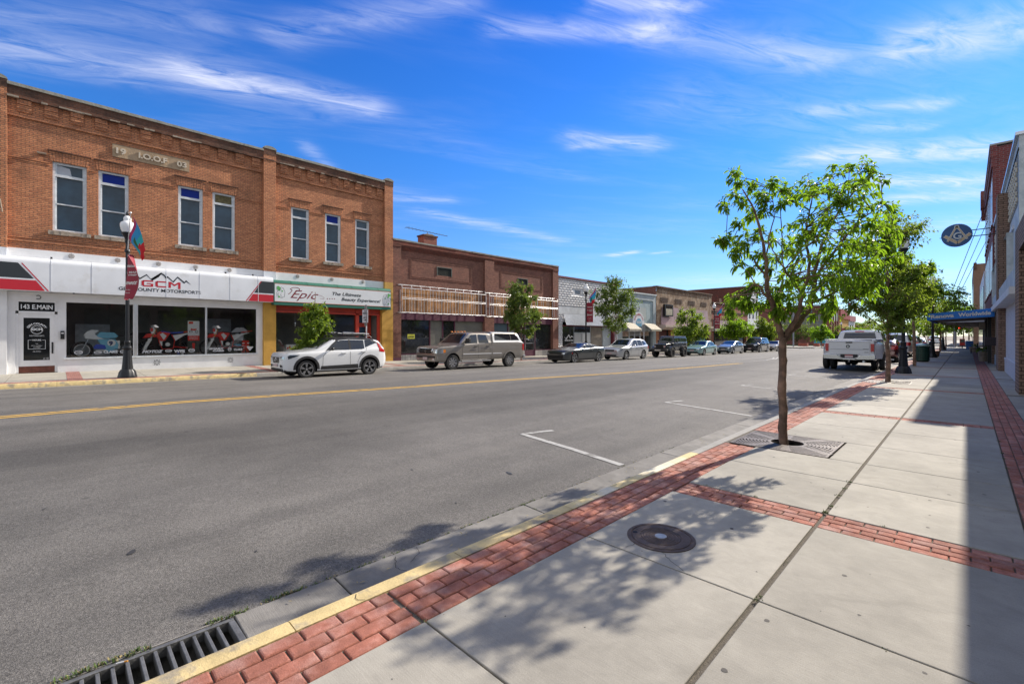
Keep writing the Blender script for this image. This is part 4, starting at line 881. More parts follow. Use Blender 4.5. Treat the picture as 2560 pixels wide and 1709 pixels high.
q.build('shopfront_frame', b2)
M_paper = mat('window_paper', (.30, .29, .25), .85, var=.12, vscale=1.5); M_dg = mat('dark_shop_glass', (.022, .024, .024), .05, spec=.8, var=.4, vscale=.8)
M_ppane = mat('papered_pane', (.17, .165, .145), .12, spec=.6, var=.15, vscale=1.2)
for (a, b, m) in ((15.66, 18.0, M_dg), (18.06, 19.07, M_ppane), (19.13, 20.12, M_dg), (20.18, 22.85, M_ppane), (23.8, 25.47, mat('blue_papered_pane', (.10, .14, .17), .1, spec=.6)), (25.53, 26.32, M_ppane), (26.38, 27.42, M_dg), (28.75, 30.84, M_dg)):
    q = MB(m); q.box(XF-.14, a, .58, XF-.12, b, 2.79 if a < 23 else 2.71); q.build('pane', b2)
q = MB(mat('for_lease_yellow', (.45, .46, .04), .6)); q.box(XF-.118, 16.3, 1.55, XF-.114, 16.85, 1.85); q.text('LEASE', (XF-.112, 16.36, 1.63), (0, 1, 0), (0, 0, 1), .14, M_blackflat, width=.43, bold=.006); q.build('notice', b2)
q = MB(M_alu); q.box(XF-.15, 27.48, .1, XF-.09, 27.58, 2.66); q.box(XF-.15, 28.60, .1, XF-.09, 28.69, 2.66); q.box(XF-.15, 27.58, 2.28, XF-.09, 28.60, 2.36); q.box(XF-.15, 27.58, .02, XF-.09, 28.60, .14); q.box(XF-.15, 27.58, 1.1, XF-.08, 28.60, 1.15); d = q.build('door', b2)
q = MB(M_dg); q.box(XF-.14, 27.58, .14, XF-.12, 28.60, 2.28); q.box(XF-.14, 27.58, 2.36, XF-.12, 28.6, 2.7); q.build('pane', d)
q = MB(mat('for_lease_yellow', (.45, .46, .04), .6)); q.box(XF-.118, 27.9, 1.5, XF-.114, 28.3, 1.75); q.build('notice', d)
q = MB(mat('glass_block', (.42, .40, .38), .25, spec=.7, var=.2, vscale=4))
for a, b in ((15.66, 22.85), (23.8, 27.45), (28.72, 30.84)):
    y = a+.02
    while y < b-.1:
        for z in (.0, .185, .37): q.box(XF-.12, y, z-.03 if z > 0 else -.2, XF-.02, min(y+.18, b-.02), z+.14)
        y += .2
q.build('glass_blocks', b2)
q = MB(M_purple); q.box(XF-.2, 15.66, -.3, XF-.06, 30.84, .55, M_purple); q.box(XF-.3, 15.66, .5, XF-.16, 30.84, 3.0, M_dark); q.build('bulkhead', b2)
ch = MB(mat('chimney_brick', (.33, .12, .06), .85, var=.3, vscale=7, bump=.5)); ch = MB(M_brick3); ch.box(-29.6, 19.45, 7.2, -28.8, 20.65, 9.25, M_brick3); ch.box(-29.66, 19.39, 9.25, -28.74, 20.71, 9.36, M_brick1d); ch.prism([(-29.4, 19.5, 9.36), (-29.4, 20.6, 9.36), (-29.4, 20.3, 9.48), (-29.4, 19.8, 9.48)], (.5, 0, 0), M_coping)
ch.build('chimney', b2)
an = MB(mat('antenna_metal', (.10, .11, .12), .4, .8)); c = Vector((-29.2, 20.05, 9.62)); an.cyl(c+Vector((0, 0, -.3)), c+Vector((0, 0, .08)), .02)
an.cyl(c+Vector((0, -1.9, .10)), c+Vector((0, 1.9, .02)), .022)
for k in range(12): y = -1.8+k*.32; an.cyl(c+Vector((-.35+.02*k, y, .1-.08*(k/12))), c+Vector((.35-.02*k, y, .1-.08*k/12)), .010, n=5)
tag(an.build('television_antenna'), 'thin metal television antenna lying across the brick chimney', 'antenna')
# awning frames
def awning_frame(ya, yb_, n, zb, zt, label, x0=XF+.17, px_=.62):
    t = thing('awning_frame', (x0, (ya+yb_)/2, zb), label, 'awning frame', 'bare awning frames on the brown brick front')
    q = MB(mat('weathered_plywood', (.42, .21, .085), .85, var=.25, vscale=2.5, bump=.3, col2=(.26, .13, .06), c2scale=1.2))
    y = ya
    w_ = (yb_-ya)/9
    for i in range(9): q.box(XF+.02+.004*(i % 2), ya+i*w_+.01, zb+.06, XF+.05+.004*(i % 2), ya+(i+1)*w_-.01, zt-.22)
    q.build('plywood_backing', t)
    q = MB(M_pipe); xf = x0+px_; r_ = .014; zc = zt-.26; tr = lambda *a: q.tube(a, r_, 6)
    for z in (zb, zb+(zt-zb)*.52, zb+(zt-zb)*.47, zc): tr((xf, ya, z), (xf, yb_, z))
    tr((x0, ya, zt), (x0, yb_, zt)); tr((x0, ya, zb), (x0, yb_, zb)); tr((x0+.25, ya, zt-.01), (x0+.25, yb_, zt-.01))
    q.build('rails', t)
    for i in range(n):
        y = ya+(yb_-ya)*i/(n-1); q = MB(M_pipe)
        arc = [(xf-.26+.26*math.cos(a), y, zc+.26*math.sin(a)) for a in [PI/2*k/5 for k in range(6)]]
        q.tube([(xf, y, zb), (xf, y, zc-.02)]+arc+[(x0, y, zt)], r_, 6); q.tube([(xf, y, zb), (x0, y, zb)], r_*.8, 5)
        if i < n-1: y2 = y+(yb_-ya)/(n-1)*.32; q.tube([(xf, y2, zb), (xf, y2, zc)], r_*.9, 6); q.tube([(x0, y2, zb), (x0, y2, zt-.3)], r_*.9, 6)
        q.build('rib', t)
awning_frame(15.35, 22.4, 11, 3.24, 5.02, 'bare white pipe awning frame over plywood, the longer left one on the brown brick front')
awning_frame(22.75, 30.75, 12, 3.2, 4.98, 'bare white pipe awning frame behind the street tree, right one on the brown brick front')

# ---- white pressed-metal building
b3 = thing('metal_clad_building', (-25.9, 36.5, 0), 'white pressed metal block fronted building with a corrugated canopy', 'building')
M_tin = mat('pressed_tin', (.60, .61, .64), .5, .1, var=.12, vscale=3, bump=.3, bscale=18)
q = MB(M_tin); shell(q, 31.63, 41.55, -.6, 7.0, XF, 24, M_brick2); wall_holes(q, 31.63, 41.55, 3.0, 7.0, [(34.2, 35.1, 5.62, 6.0)], XF, M_tin, .15)
q.box(XF-.4, 31.63, -.6, XF+.0, 32.35, 3.0, M_tin); q.box(XF-.4, 41.0, -.6, XF+.02, 41.55, 3.0, M_tin); q.build('wall', b3)
def tin_blocks(q, y0, y1, z0, z1, bw, bh, skip=None):
    k = 0; z = z0
    while z < z1-.02:
        y = y0-(bw/2 if k % 2 else 0)
        while y < y1:
            a, b, c, d = max(y, y0)+.008, min(y+bw, y1)-.008, z+.008, min(z+bh, z1)-.008
            if b-a > .08 and not (skip and skip[0] < b and a < skip[1] and skip[2] < d and c < skip[3]):
                e = min(.07, (b-a)*.3); f = min(.06, (d-c)*.35); X1 = XF+.012; X2 = XF+.075
                q.add([(X1, a, c), (X1, b, c), (X1, b, d), (X1, a, d), (X2, a+e, c+f), (X2, b-e, c+f), (X2+.01, b-e, d-f), (X2+.01, a+e, d-f)], [(4, 5, 6, 7), (0, 1, 5, 4), (1, 2, 6, 5), (2, 3, 7, 6), (3, 0, 4, 7)])
            y += bw
        z += bh; k += 1
q = MB(M_tin); tin_blocks(q, 31.66, 41.5, 4.42, 6.92, .46, .21, (34.1, 35.2, 5.55, 6.08)); q.build('pressed_cladding', b3); q = MB(M_tin); tin_blocks(q, 31.66, 32.33, -.4, 3.72, .33, .21); q.build('pressed_pier', b3)
q = MB(mat('maroon_trim', (.14, .02, .03), .6)); q.box(XF-.2, 31.63, 6.97, XF+.14, 41.6, 7.12); q.box(XF, 32.3, 2.60, XF+.12, 40.95, 2.70); q.box(XF-.2, 40.6, -.5, XF+.1, 40.86, 2.62); q.build('trim', b3)
q = MB(M_dark); q.box(XF-.14, 34.2, 5.62, XF-.12, 35.1, 6.0)
for k in range(5): q.box(XF-.1, 34.2, 5.65+k*.07, XF-.04, 35.1, 5.68+k*.07, M_alu)
q.build('louvre', b3)
q = MB(mat('plain_tin', (.50, .53, .57), .6, var=.2, vscale=1.2, bump=.1)); q.box(XF, 31.66, 3.74, XF+.05, 41.5, 4.40); q.build('plain_band', b3)
q = MB(mat('corrugated_tin', (.60, .62, .66), .4, .4, var=.12, vscale=5))
n = 110
for i in range(n):
    a = 32.38+(40.9-32.38)*i/n; b = 32.38+(40.9-32.38)*(i+1)/n; d0, d1 = (.0, .035) if i % 2 else (.035, 0)
    q.add([(XF+.08+d0, a, 3.72), (XF+.08+d1, b, 3.72), (XF+.42+d1, b, 2.70), (XF+.42+d0, a, 2.70)], [(0, 1, 2, 3)])
q.build('corrugated_canopy', b3)
q = MB(M_alu)
for y in (34.35, 37.0, 39.1): q.box(XF-.3, y-.04, -.4, XF-.22, y+.04, 2.62)
q.box(XF-.3, 32.35, -.5, XF-.1, 40.6, .25, M_dark); q.box(XF-.3, 34.4, 1.98, XF-.22, 37.0, 2.06); q.box(XF-.31, 35.55, -.2, XF-.23, 35.63, 2.0); q.build('shopfront_frame', b3)
M_tanp = mat('tan_papered_pane', (.25, .215, .18), .2, spec=.5, var=.12); M_whp = mat('white_papered_pane', (.44, .50, .54), .2, spec=.5, var=.08)
for a, b, m, zt_ in ((32.35, 34.3, M_dg, 2.62), (34.4, 35.5, mat('grey_door', (.42, .44, .46), .5), 1.98), (35.65, 36.9, mat('white_door', (.6, .62, .64), .5), 1.98), (34.4, 37, M_dg, 2.62), (37.05, 39.05, M_tanp, 2.62), (39.15, 40.6, M_whp, 2.62)):
    q = MB(m); off = .25 if zt_ > 2 else .20; q.box(XF-off-.02, a, (.25 if zt_ > 2 else -.2) if not (a == 34.4 and zt_ > 2) else 2.06, XF-off, b, zt_); q.build('pane' if zt_ > 2 else 'door', b3)
q = MB(mat('window_decal_white', (.75, .77, .8), .6))
zg = lambda x, y: F(1380+x/7.127, 680+y/7.127, XF-.24)
for pts in ([(215, 1150), (250, 1180), (300, 1105), (325, 1160), (345, 1130), (400, 1165), (345, 1150), (322, 1180), (300, 1130), (255, 1200)],): q.poly([(XF-.24, *zg(*p)) for p in pts])
a_ = zg(230, 1225); q.text('RIDGE LAW PLLC', (XF-.24, a_[0], a_[1]), (0, 1, 0), (0, 0, 1), .16, width=zg(388, 1225)[0]-a_[0], bold=.008); q.build('decals', b3)

# ---- grey stucco building with arch sign
b4 = thing('stucco_building', (-25.9, 45.8, -.1), 'pale blue grey stucco shop with a recessed panel front and arched sign', 'building')
M_grey = mat('grey_stucco', (.37, .42, .45), .85, var=.16, vscale=1.3, bump=.35, bscale=16, col2=(.27, .32, .35), c2scale=.9, c2range=(.45, .65))
q = MB(M_grey); shell(q, 41.6, 49.87, -.7, 6.4, XF, 24, M_grey)
wall_holes(q, 41.6, 49.87, 2.3, 6.4, [(42.6, 49.2, 3.05, 5.75)], XF, M_grey, .08); q.poly([(XF-.08, 42.6, 3.05), (XF-.08, 49.2, 3.05), (XF-.08, 49.2, 5.75), (XF-.08, 42.6, 5.75)], mat('panel_stucco', (.30, .38, .41), .85, var=.2, vscale=1.1, bump=.2))
q.box(XF-.3, 41.6, -.7, XF, 42.5, 2.3, M_grey); q.box(XF-.3, 49.1, -.7, XF, 49.87, 2.3, M_grey); q.box(XF-.06, 44.6, 3.6, XF-.05, 47.6, 4.9, mat('patched_stucco', (.36, .40, .40), .85)); q.build('wall', b4)
q = MB(mat('pale_coping', (.55, .6, .62), .7)); q.box(XF-.2, 41.58, 6.4, XF+.10, 49.9, 6.53); q.build('coping', b4)
q = MB(mat('grey_panelling', (.26, .27, .28), .7, var=.2)); q.box(XF-.5, 42.5, -.6, XF-.42, 49.1, 2.3); q.box(XF-.5, 42.5, 2.2, XF, 49.1, 2.32); q.build('shopfront', b4)
for a, b, m, z0, z1 in ((42.7, 44.4, M_dg, .5, 1.6), (44.6, 45.5, M_dg, -.2, 1.7), (45.8, 46.7, M_dg, -.2, 1.7), (47.0, 48.9, M_dg, .2, 1.7), (42.7, 44.4, mat('faded_poster', (.42, .30, .24), .7, var=.5, vscale=2), 1.65, 2.2), (47.0, 48.9, MATS['faded_poster'], 1.75, 2.2)):
    q = MB(m); q.box(XF-.42, a, z0, XF-.40, b, z1); q.build('door' if z0 < 0 else 'window', b4)
q = MB(M_frame)
for y in (44.5, 45.6, 46.85): q.box(XF-.42, y-.06, -.3, XF-.34, y+.06, 2.2)
q.build('door_frame', b4)
q = MB(M_frame); 
for y in (45.2, 45.75): q.box(XF-.05, y, 4.55, XF+.03, y+.06, 5.0); q.box(XF-.05, y, 4.55, XF+.03, y+.42, 4.60); q.box(XF-.05, y, 4.95, XF+.03, y+.42, 5.0); q.box(XF-.05, y+.36, 4.6, XF+.03, y+.42, 4.95)
tag(q.build('sign_bracket'), 'small pair of empty square metal brackets above the arched sign', 'bracket')
sg = thing('arched_sign', (XF+.1, 45.75, 3.0), 'white half round arched shop sign with red and blue lettering on the grey stucco', 'sign')
def halfdisc(q, x, r_, z0, cy, m, n=20): q.prism([(x, cy-r_, z0-.28), (x, cy+r_, z0-.28)]+[(x, cy+r_*math.cos(PI*i/n), z0+r_*math.sin(PI*i/n)) for i in range(n+1)], (-.02, 0, 0), m)
q = MB(M_whitewash); halfdisc(q, XF+.10, 1.22, 3.12, 45.75, M_whitewash); q.prism([(XF+.08, 45.75-1.22, 2.84), (XF+.08, 45.75+1.22, 2.84)]+[(XF+.08, 45.75+1.22*math.cos(PI*i/16), 3.12+1.22*math.sin(PI*i/16)) for i in range(17)], (-.14, 0, 0), M_whitewash); q.build('board', sg)
q = MB(mat('sign_blue', (.10, .30, .45), .6)); halfdisc(q, XF+.115, .62, 3.05, 45.75, MATS['sign_blue']); q.build('blue_centre', sg)
q = MB(mat('sign_brick_red', (.38, .09, .10), .6)); q.text('SOUTHERN TAN', (XF+.112, 45.75, 4.0), (0, 1, 0), (0, 0, 1), .30, align='CENTER', arc=.88, width=2.2, bold=.012); q.text('SALON', (XF+.122, 45.75, 3.12), (0, 1, 0), (0, 0, 1), .36, M_white, align='CENTER', width=.95, bold=.01); q.build('lettering', sg)
M_stc, M_std = mat('awning_cream', (.52, .50, .42), .8), mat('awning_brown', (.17, .14, .10), .8)
for (a, b, lab) in ((42.3, 44.75, 'cream and brown striped shop awning left of the arched sign, by the street tree'), (46.9, 49.3, 'cream and brown striped shop awning right of the arched sign')):
    t = thing('striped_awning', (XF, (a+b)/2, 2.35), lab, 'awning', 'striped fabric awnings on the grey stucco shop')
    q = MB(M_stc); n = 18
    for i in range(n):
        y = a+(b-a)*i/n; y2 = a+(b-a)*(i+1)/n; m = M_stc if i % 2 else M_std
        q.add([(XF+.02, y, 3.15), (XF+.02, y2, 3.15), (XF+1.0, y2, 2.45), (XF+1.0, y, 2.45), (XF+1.0, y2, 2.28), (XF+1.0, (y+y2)/2, 2.22), (XF+1.0, y, 2.28)], [(0, 1, 2, 3), (3, 2, 4, 5, 6)], m)
    q.build('cover', t)
    q = MB(M_pipe); q.tube([(XF, a+.03, 2.42), (XF+.98, a+.03, 2.42), (XF+.98, b-.03, 2.42), (XF, b-.03, 2.42)], .015, 6); q.tube([(XF, a+.03, 3.1), (XF+.98, a+.03, 2.42)], .012, 5); q.build('frame', t)

# ---- brown stucco building
b5 = thing('stucco_building', (-25.9, 58, -.3), 'flaking brown stucco building with a pinkish boarded front and four small grilles', 'building')
M_bst = mat('flaking_brown_stucco', (.21, .135, .085), .9, var=.3, vscale=2, bump=.7, bscale=9, col2=(.33, .25, .18), c2scale=1.8, c2range=(.45, .6))
q = MB(M_bst); shell(q, 49.9, 66.3, -.9, 7.5, XF, 26, M_brick2); wall_holes(q, 49.9, 66.3, 2.9, 7.5, [], XF+.02, M_bst); q.box(XF-.3, 49.9, -.9, XF+.03, 50.5, 2.9, M_brick1); q.box(XF-.3, 65.3, -.9, XF+.03, 66.3, 2.9, M_bst); q.box(XF-.3, 53.6, -.9, XF+.0, 54.5, 2.9, M_brick1); q.build('wall', b5)
q = MB(mat('cornice_brown', (.13, .075, .05), .8, var=.3)); q.box(XF-.4, 49.85, 7.5, XF+.18, 66.35, 7.62); q.box(XF-.1, 49.9, 7.25, XF+.09, 66.3, 7.33); q.box(XF-26, 49.85, 7.5, XF-.4, 50.2, 7.6, M_coping); q.build('cornice', b5)
for y in (51.9, 55.7, 59.6, 63.5):
    q = MB(mat('dark_grille', (.075, .045, .035), .8))
    for k in range(5): q.box(XF, y-.95, 5.82+k*.11, XF+.07, y+.95, 5.88+k*.11)
    q.build('grille', b5)
q = MB(mat('faded_pink_boards', (.36, .27, .30), .85, var=.15, vscale=1.5, bump=.2)); q.prism([(XF+.04, 50.9, 3.05), (XF+.04, 65.2, 3.05), (XF+.04, 64.7, 5.2), (XF+.04, 51.3, 5.2)], (.05, 0, 0)); q.box(XF+.09, 50.9, 3.05, XF+.16, 65.2, 3.95); q.build('boarding', b5)
q = MB(mat('canopy_cream', (.46, .38, .34), .8)); q.box(XF, 50.5, 2.75, XF+.9, 65.3, 3.02); q.prism([(XF, 50.5, 2.75), (XF+.9, 50.5, 2.75), (XF+.5, 50.5, 2.45), (XF, 50.5, 2.45)], (0, 14.8, 0)); q.build('canopy', b5)
q = MB(M_dark); q.box(XF-.5, 50.5, -.9, XF-.4, 65.3, 2.9, M_dark); q.build('shopfront', b5)
for a, b, m in ((51.2, 53.2, mat('dark_red_door', (.09, .02, .015), .5)), (54.6, 58.4, M_dg), (58.6, 62.0, M_dg), (62.2, 65.0, M_dg)):
    q = MB(m); q.box(XF-.38, a, -.3, XF-.36, b, 2.4); w_ = q.build('door' if a < 52 else 'window', b5)
    if a > 52: q = MB(mat('blue_window_sign', (.12, .34, .46), .5)); q.box(XF-.355, a+.1, .9, XF-.35, b-.1, 1.5); q.build('window_sign', w_)
q = MB(M_black); z = 4.1; q.box(XF+.16, 51.3, 4.08, XF+.42, 53.45, 5.5); s_ = q.build('box_sign'); tag(s_, 'black framed rectangular box sign with faded cream panels on the brown stucco front', 'sign')
q = MB(mat('faded_cream_panel', (.33, .31, .24), .7, var=.4, vscale=3)); q.box(XF+.42, 51.55, 4.2, XF+.43, 53.2, 4.98); q.box(XF+.42, 51.55, 5.02, XF+.43, 53.2, 5.38, M_dg); q.build('panel', s_)
q = MB(mat('pale_blue_sign', (.45, .56, .66), .5)); q.box(XF+.09, 60.2, 4.1, XF+.14, 62.9, 4.65); tag(q.build('wall_sign'), 'small plain pale blue sign panel on the pinkish boarded front', 'sign')

# ---- red brick shop, tall brick block and white fronted building before the crossing
b6 = thing('brick_building', (-25.9, 74, -.4), 'red brick shop with dark corbelled bands beside the brown stucco building', 'building')
q = MB(M_brick3); shell(q, 66.4, 81.5, -1, 6.6, XF, 24, M_brick3); wall_holes(q, 66.4, 81.5, 2.7, 6.6, [], XF, M_brick3); q.box(XF-.3, 66.4, -1, XF+.02, 67.2, 2.7, M_brick3); q.box(XF-.3, 80.7, -1, XF+.02, 81.5, 2.7, M_brick3); q.build('wall', b6)
q = MB(M_brick1d)
for z, e in ((6.45, .14), (6.3, .1), (5.2, .08), (5.0, .05), (4.0, .09)): q.box(XF, 66.45, z, XF+e, 81.45, z+.16)
q.box(XF-.2, 69.0, 6.6, XF+.1, 69.8, 7.2); q.box(XF-.2, 72, 6.6, XF+.1, 81.5, 6.95); q.build('corbel_bands', b6)
q = MB(mat('faded_pink_boards', (.36, .27, .30), .85)); q.box(XF+.02, 66.9, 2.8, XF+.08, 73, 4.0); q.build('boarding', b6)
q = MB(M_dg); q.box(XF-.3, 67.2, -1, XF-.25, 80.7, 2.7); q.box(XF, 66.5, 2.4, XF+.8, 81, 2.75, M_whitewash); q.build('shopfront', b6)
b7 = thing('brick_building', (-25.9, 84.2, -.5), 'tall dark brick block with a white painted upper front at the street crossing', 'building')
q = MB(M_brick2); shell(q, 81.55, 87, -1.2, 9.9, XF, 10, M_brick2r); q.box(XF-9.9, 81.5, 9.0, XF-24, 87, 9.4, M_brick2); q.box(XF-24, 81.56, -1, XF-10, 87, 9.0, M_brick2)
wall_holes(q, 81.55, 87, -1.2, 9.9, [(82.1, 83.0, 4.6, 8), (83.9, 84.8, 4.6, 8), (85.6, 86.5, 4.6, 8)], XF, M_whitewash, .15); q.build('wall', b7)
q = MB(M_coping); q.box(XF-10.1, 81.45, 9.9, XF+.15, 87.1, 10.02); q.build('coping', b7)
for y in (82.1, 83.9, 85.6): q = MB(M_dg); q.box(XF-.14, y, 4.6, XF-.12, y+.9, 8); q.box(XF-.12, y, 6.2, XF-.08, y+.9, 6.3, M_white); q.build('window', b7)
q = MB(mat('maroon_trim', (.14, .02, .03), .6)); q.box(XF, 81.6, -.6, XF+.08, 87, 2.9); q.box(XF, 81.6, 2.9, XF+.5, 87.05, 3.6, M_whitewash); q.box(XF+.08, 82.2, -.3, XF+.10, 86.4, 1.8, M_dg); q.build('shopfront', b7)
# rear blocks that close the skyline over the low roofs
q = MB(M_brick2); q.box(-50, 66.4, -1, -33, 81.4, 7.6); q.box(-36, 72, 7.6, -33, 81.4, 8.2)
tag(q.build('brick_warehouse'), 'plain dark brick rear block rising behind the red brick shop', 'building')

# ---- beyond the crossing: painted-wall building and its neighbours
b8 = thing('brick_building', (-26, 152, -1.5), 'two storey brick corner building with a faded painted advertisement on its side wall', 'building')
q = MB(M_brick3); q.box(-48, 146, -2, -25.9, 158.5, 9.6, mat('corner_brick', (.19, .07, .055), .85, var=.25, vscale=.6)); q.box(-48.2, 145.8, 9.6, -25.6, 158.6, 9.9, M_brick1d)
for y in (146.3, 149.6, 152.8, 156): q.box(-25.9, y, -2, -25.65, y+.6, 9.2, mat('corner_brick_front', (.26, .10, .08), .85, var=.2))
q.build('wall', b8)
q = MB(mat('faded_blue_paint', (.17, .18, .17), .85, var=.35, vscale=1.4)); q.box(-38.5, 145.96, 3.2, -27.6, 146.0, 7.6); q.text('SELZ SHOES', (-37.9, 145.95, 5.6), (1, 0, 0), (0, 0, 1), 1.7, mat('faded_yellow_paint', (.25, .22, .12), .85, var=.4, vscale=2), width=9.6, bold=.05); q.text('FAMILY WARES', (-37.6, 145.95, 4.2), (1, 0, 0), (0, 0, 1), 1.1, MATS['faded_yellow_paint'], width=9, bold=.04); q.build('painted_advert', b8)
for y in (147.2, 150.5, 153.6):
    for z in (2.5, 5.6): q = MB(M_dg); q.box(-25.88, y+.4, z, -25.8, y+1.6, z+2.4); q.build('window', b8)
for x in (-31.5,): q = MB(M_dg); q.box(x, 145.93, 7.9, x+1.6, 146.02, 9.2); q.build('window', b8)
def simple_building(name, label, y0, y1, zt, m, trims, wins_, x=-25.9, depth=20, win=M_dg, side=1):
    t = thing(name, (x, (y0+y1)/2, base(x, y0)), label, 'building')
    q = MB(m); q.box(x, y0, -2.5, x-depth*side, y1, zt, m); q.build('wall', t)
    for (a, b, c, d, mm, e) in trims: q = MB(mm); q.box(x, a, c, x+e*side, b, d, mm); q.build('trim', t)
    for (a, b, c, d) in wins_: q = MB(win); q.box(x, a, c, x+.03*side, b, d, win); q.build('window', t)
    return t
M_ochre = mat('ochre_front', (.50, .27, .06), .8)  # plain ochre paint of the far shop front
simple_building('shop_building', 'ochre and red fronted shop beyond the corner building', 158.6, 173, 9.0, M_ochre, [(158.6, 173, 6.6, 9.4, mat('red_front', (.30, .03, .03), .7), .3), (158.6, 173, -1, 1.2, M_whitewash, .8)], [(160, 164, -1, 1), (166, 171, -1, 1)])
simple_building('shop_building', 'pale stone shop with a pink cornice further along the far side', 173.2, 184, 7.8, M_whitewash, [(173.2, 184, 6.2, 7.9, mat('pink_front', (.36, .12, .14), .7), .3)], [(175, 177, 2, 5), (179, 181, 2, 5), (175, 182, -1, .6)])
simple_building('brick_building', 'low dark red brick building in the distance beyond the pale shop', 186, 215, 5.4, M_brick3, [(186, 215, 4.6, 5.6, M_brick1d, .3)], [(188+4*i, 190+4*i, -1, 2) for i in range(6)])
# small park in front of the painted wall
q = MB(mat('park_grass', (.10, .13, .04), .95, var=.4, vscale=1)); q.add([(-52, 125, -.8), (-28.5, 125, -.8), (-28.5, 145.5, -.8), (-52, 145.5, -.8)], [(0, 1, 2, 3)]); tag(q.build('grass', loc=(0, 0, 0)), kind='stuff')
M_pb = mat('planter_brick', (.32, .09, .06), .85, var=.2, vscale=2)
for i, (x, y, w_) in enumerate(((-27.8, 122, 1.8), (-25.2, 124, 1.1), (-23.9, 126, 1.1), (-22.2, 128, 1.2), (-21.6, 132, 1.2))):
    q = MB(M_pb); z = base(x, y)+.14
    for a, b, c, d in ((x, y, x+w_, y+.2), (x, y+1, x+w_, y+1.2), (x, y+.2, x+.2, y+1), (x+w_-.2, y+.2, x+w_, y+1)): q.box(a, b, z, c, d, z+.75)
    q.box(x+.2, y+.2, z, x+w_-.2, y+1, z+.6, M_soil)
    tag(q.build('brick_planter'), 'low red brick planter box at the far street corner, '+('widest, nearest the signal pole' if i == 0 else ('second', 'third', 'fourth', 'fifth')[i-1]+' from the signal pole'), 'planter', 'low brick planters at the far corner')
bf = thing('butterfly_sculpture', (-25.2, 132, -.7), 'turquoise metal butterfly wing sculpture in front of the painted brick wall', 'sculpture')
for sgn in (-1, 1):
    q = MB(mat('turquoise_paint', (.03, .26, .33), .5)); q.prism([(-25.2+sgn*a, 132, -.7+b) for a, b in ((.1, .1), (.2, 1.2), (.7, 1.9), (1.6, 2.3), (1.7, 1.7), (1.3, 1.1), (1.6, .7), (1.3, .1), (.6, .0))], (0, .08, 0)); q.build('wing', bf)
# ---------------------------------------------------------------- vehicles
def paint(name, col, metal=.0, rough=.3): return MATS[name] if name in MATS else mat(name, col, rough, metal, coat=1.0, coord='O', var=.04, vscale=1.5)
M_lampc = mat('lamp_lens', (.55, .58, .6), .1, .6, coord='O'); M_red = mat('red_lens', (.42, .012, .012), .15, spec=.8, coord='O'); M_amber = mat('amber_lens', (.7, .22, .03), .2, coord='O')
M_trim = mat('black_plastic', (.022, .022, .024), .6, coord='O'); M_under = mat('underbody', (.012, .012, .012), .9, coord='O'); M_plate = mat('licence_plate', (.55, .42, .42), .5, coord='O'); M_rimd = mat('dark_rim', (.03, .03, .032), .35, .6, coord='O'); M_rims = mat('silver_rim', (.55, .56, .58), .3, .9, coord='O')
def interp(tab, s):
    if s <= tab[0][0]: return tab[0][1]
    for (a, va), (b, vb) in zip(tab, tab[1:]):
        if s <= b: return va+(vb-va)*(s-a)/(b-a) if b > a else vb
    return tab[-1][1]
def smooth(tab, s, w): return sum(interp(tab, s+w*(k-3)/3)*wt for k, wt in zip(range(7), (.06, .13, .19, .24, .19, .13, .06)))
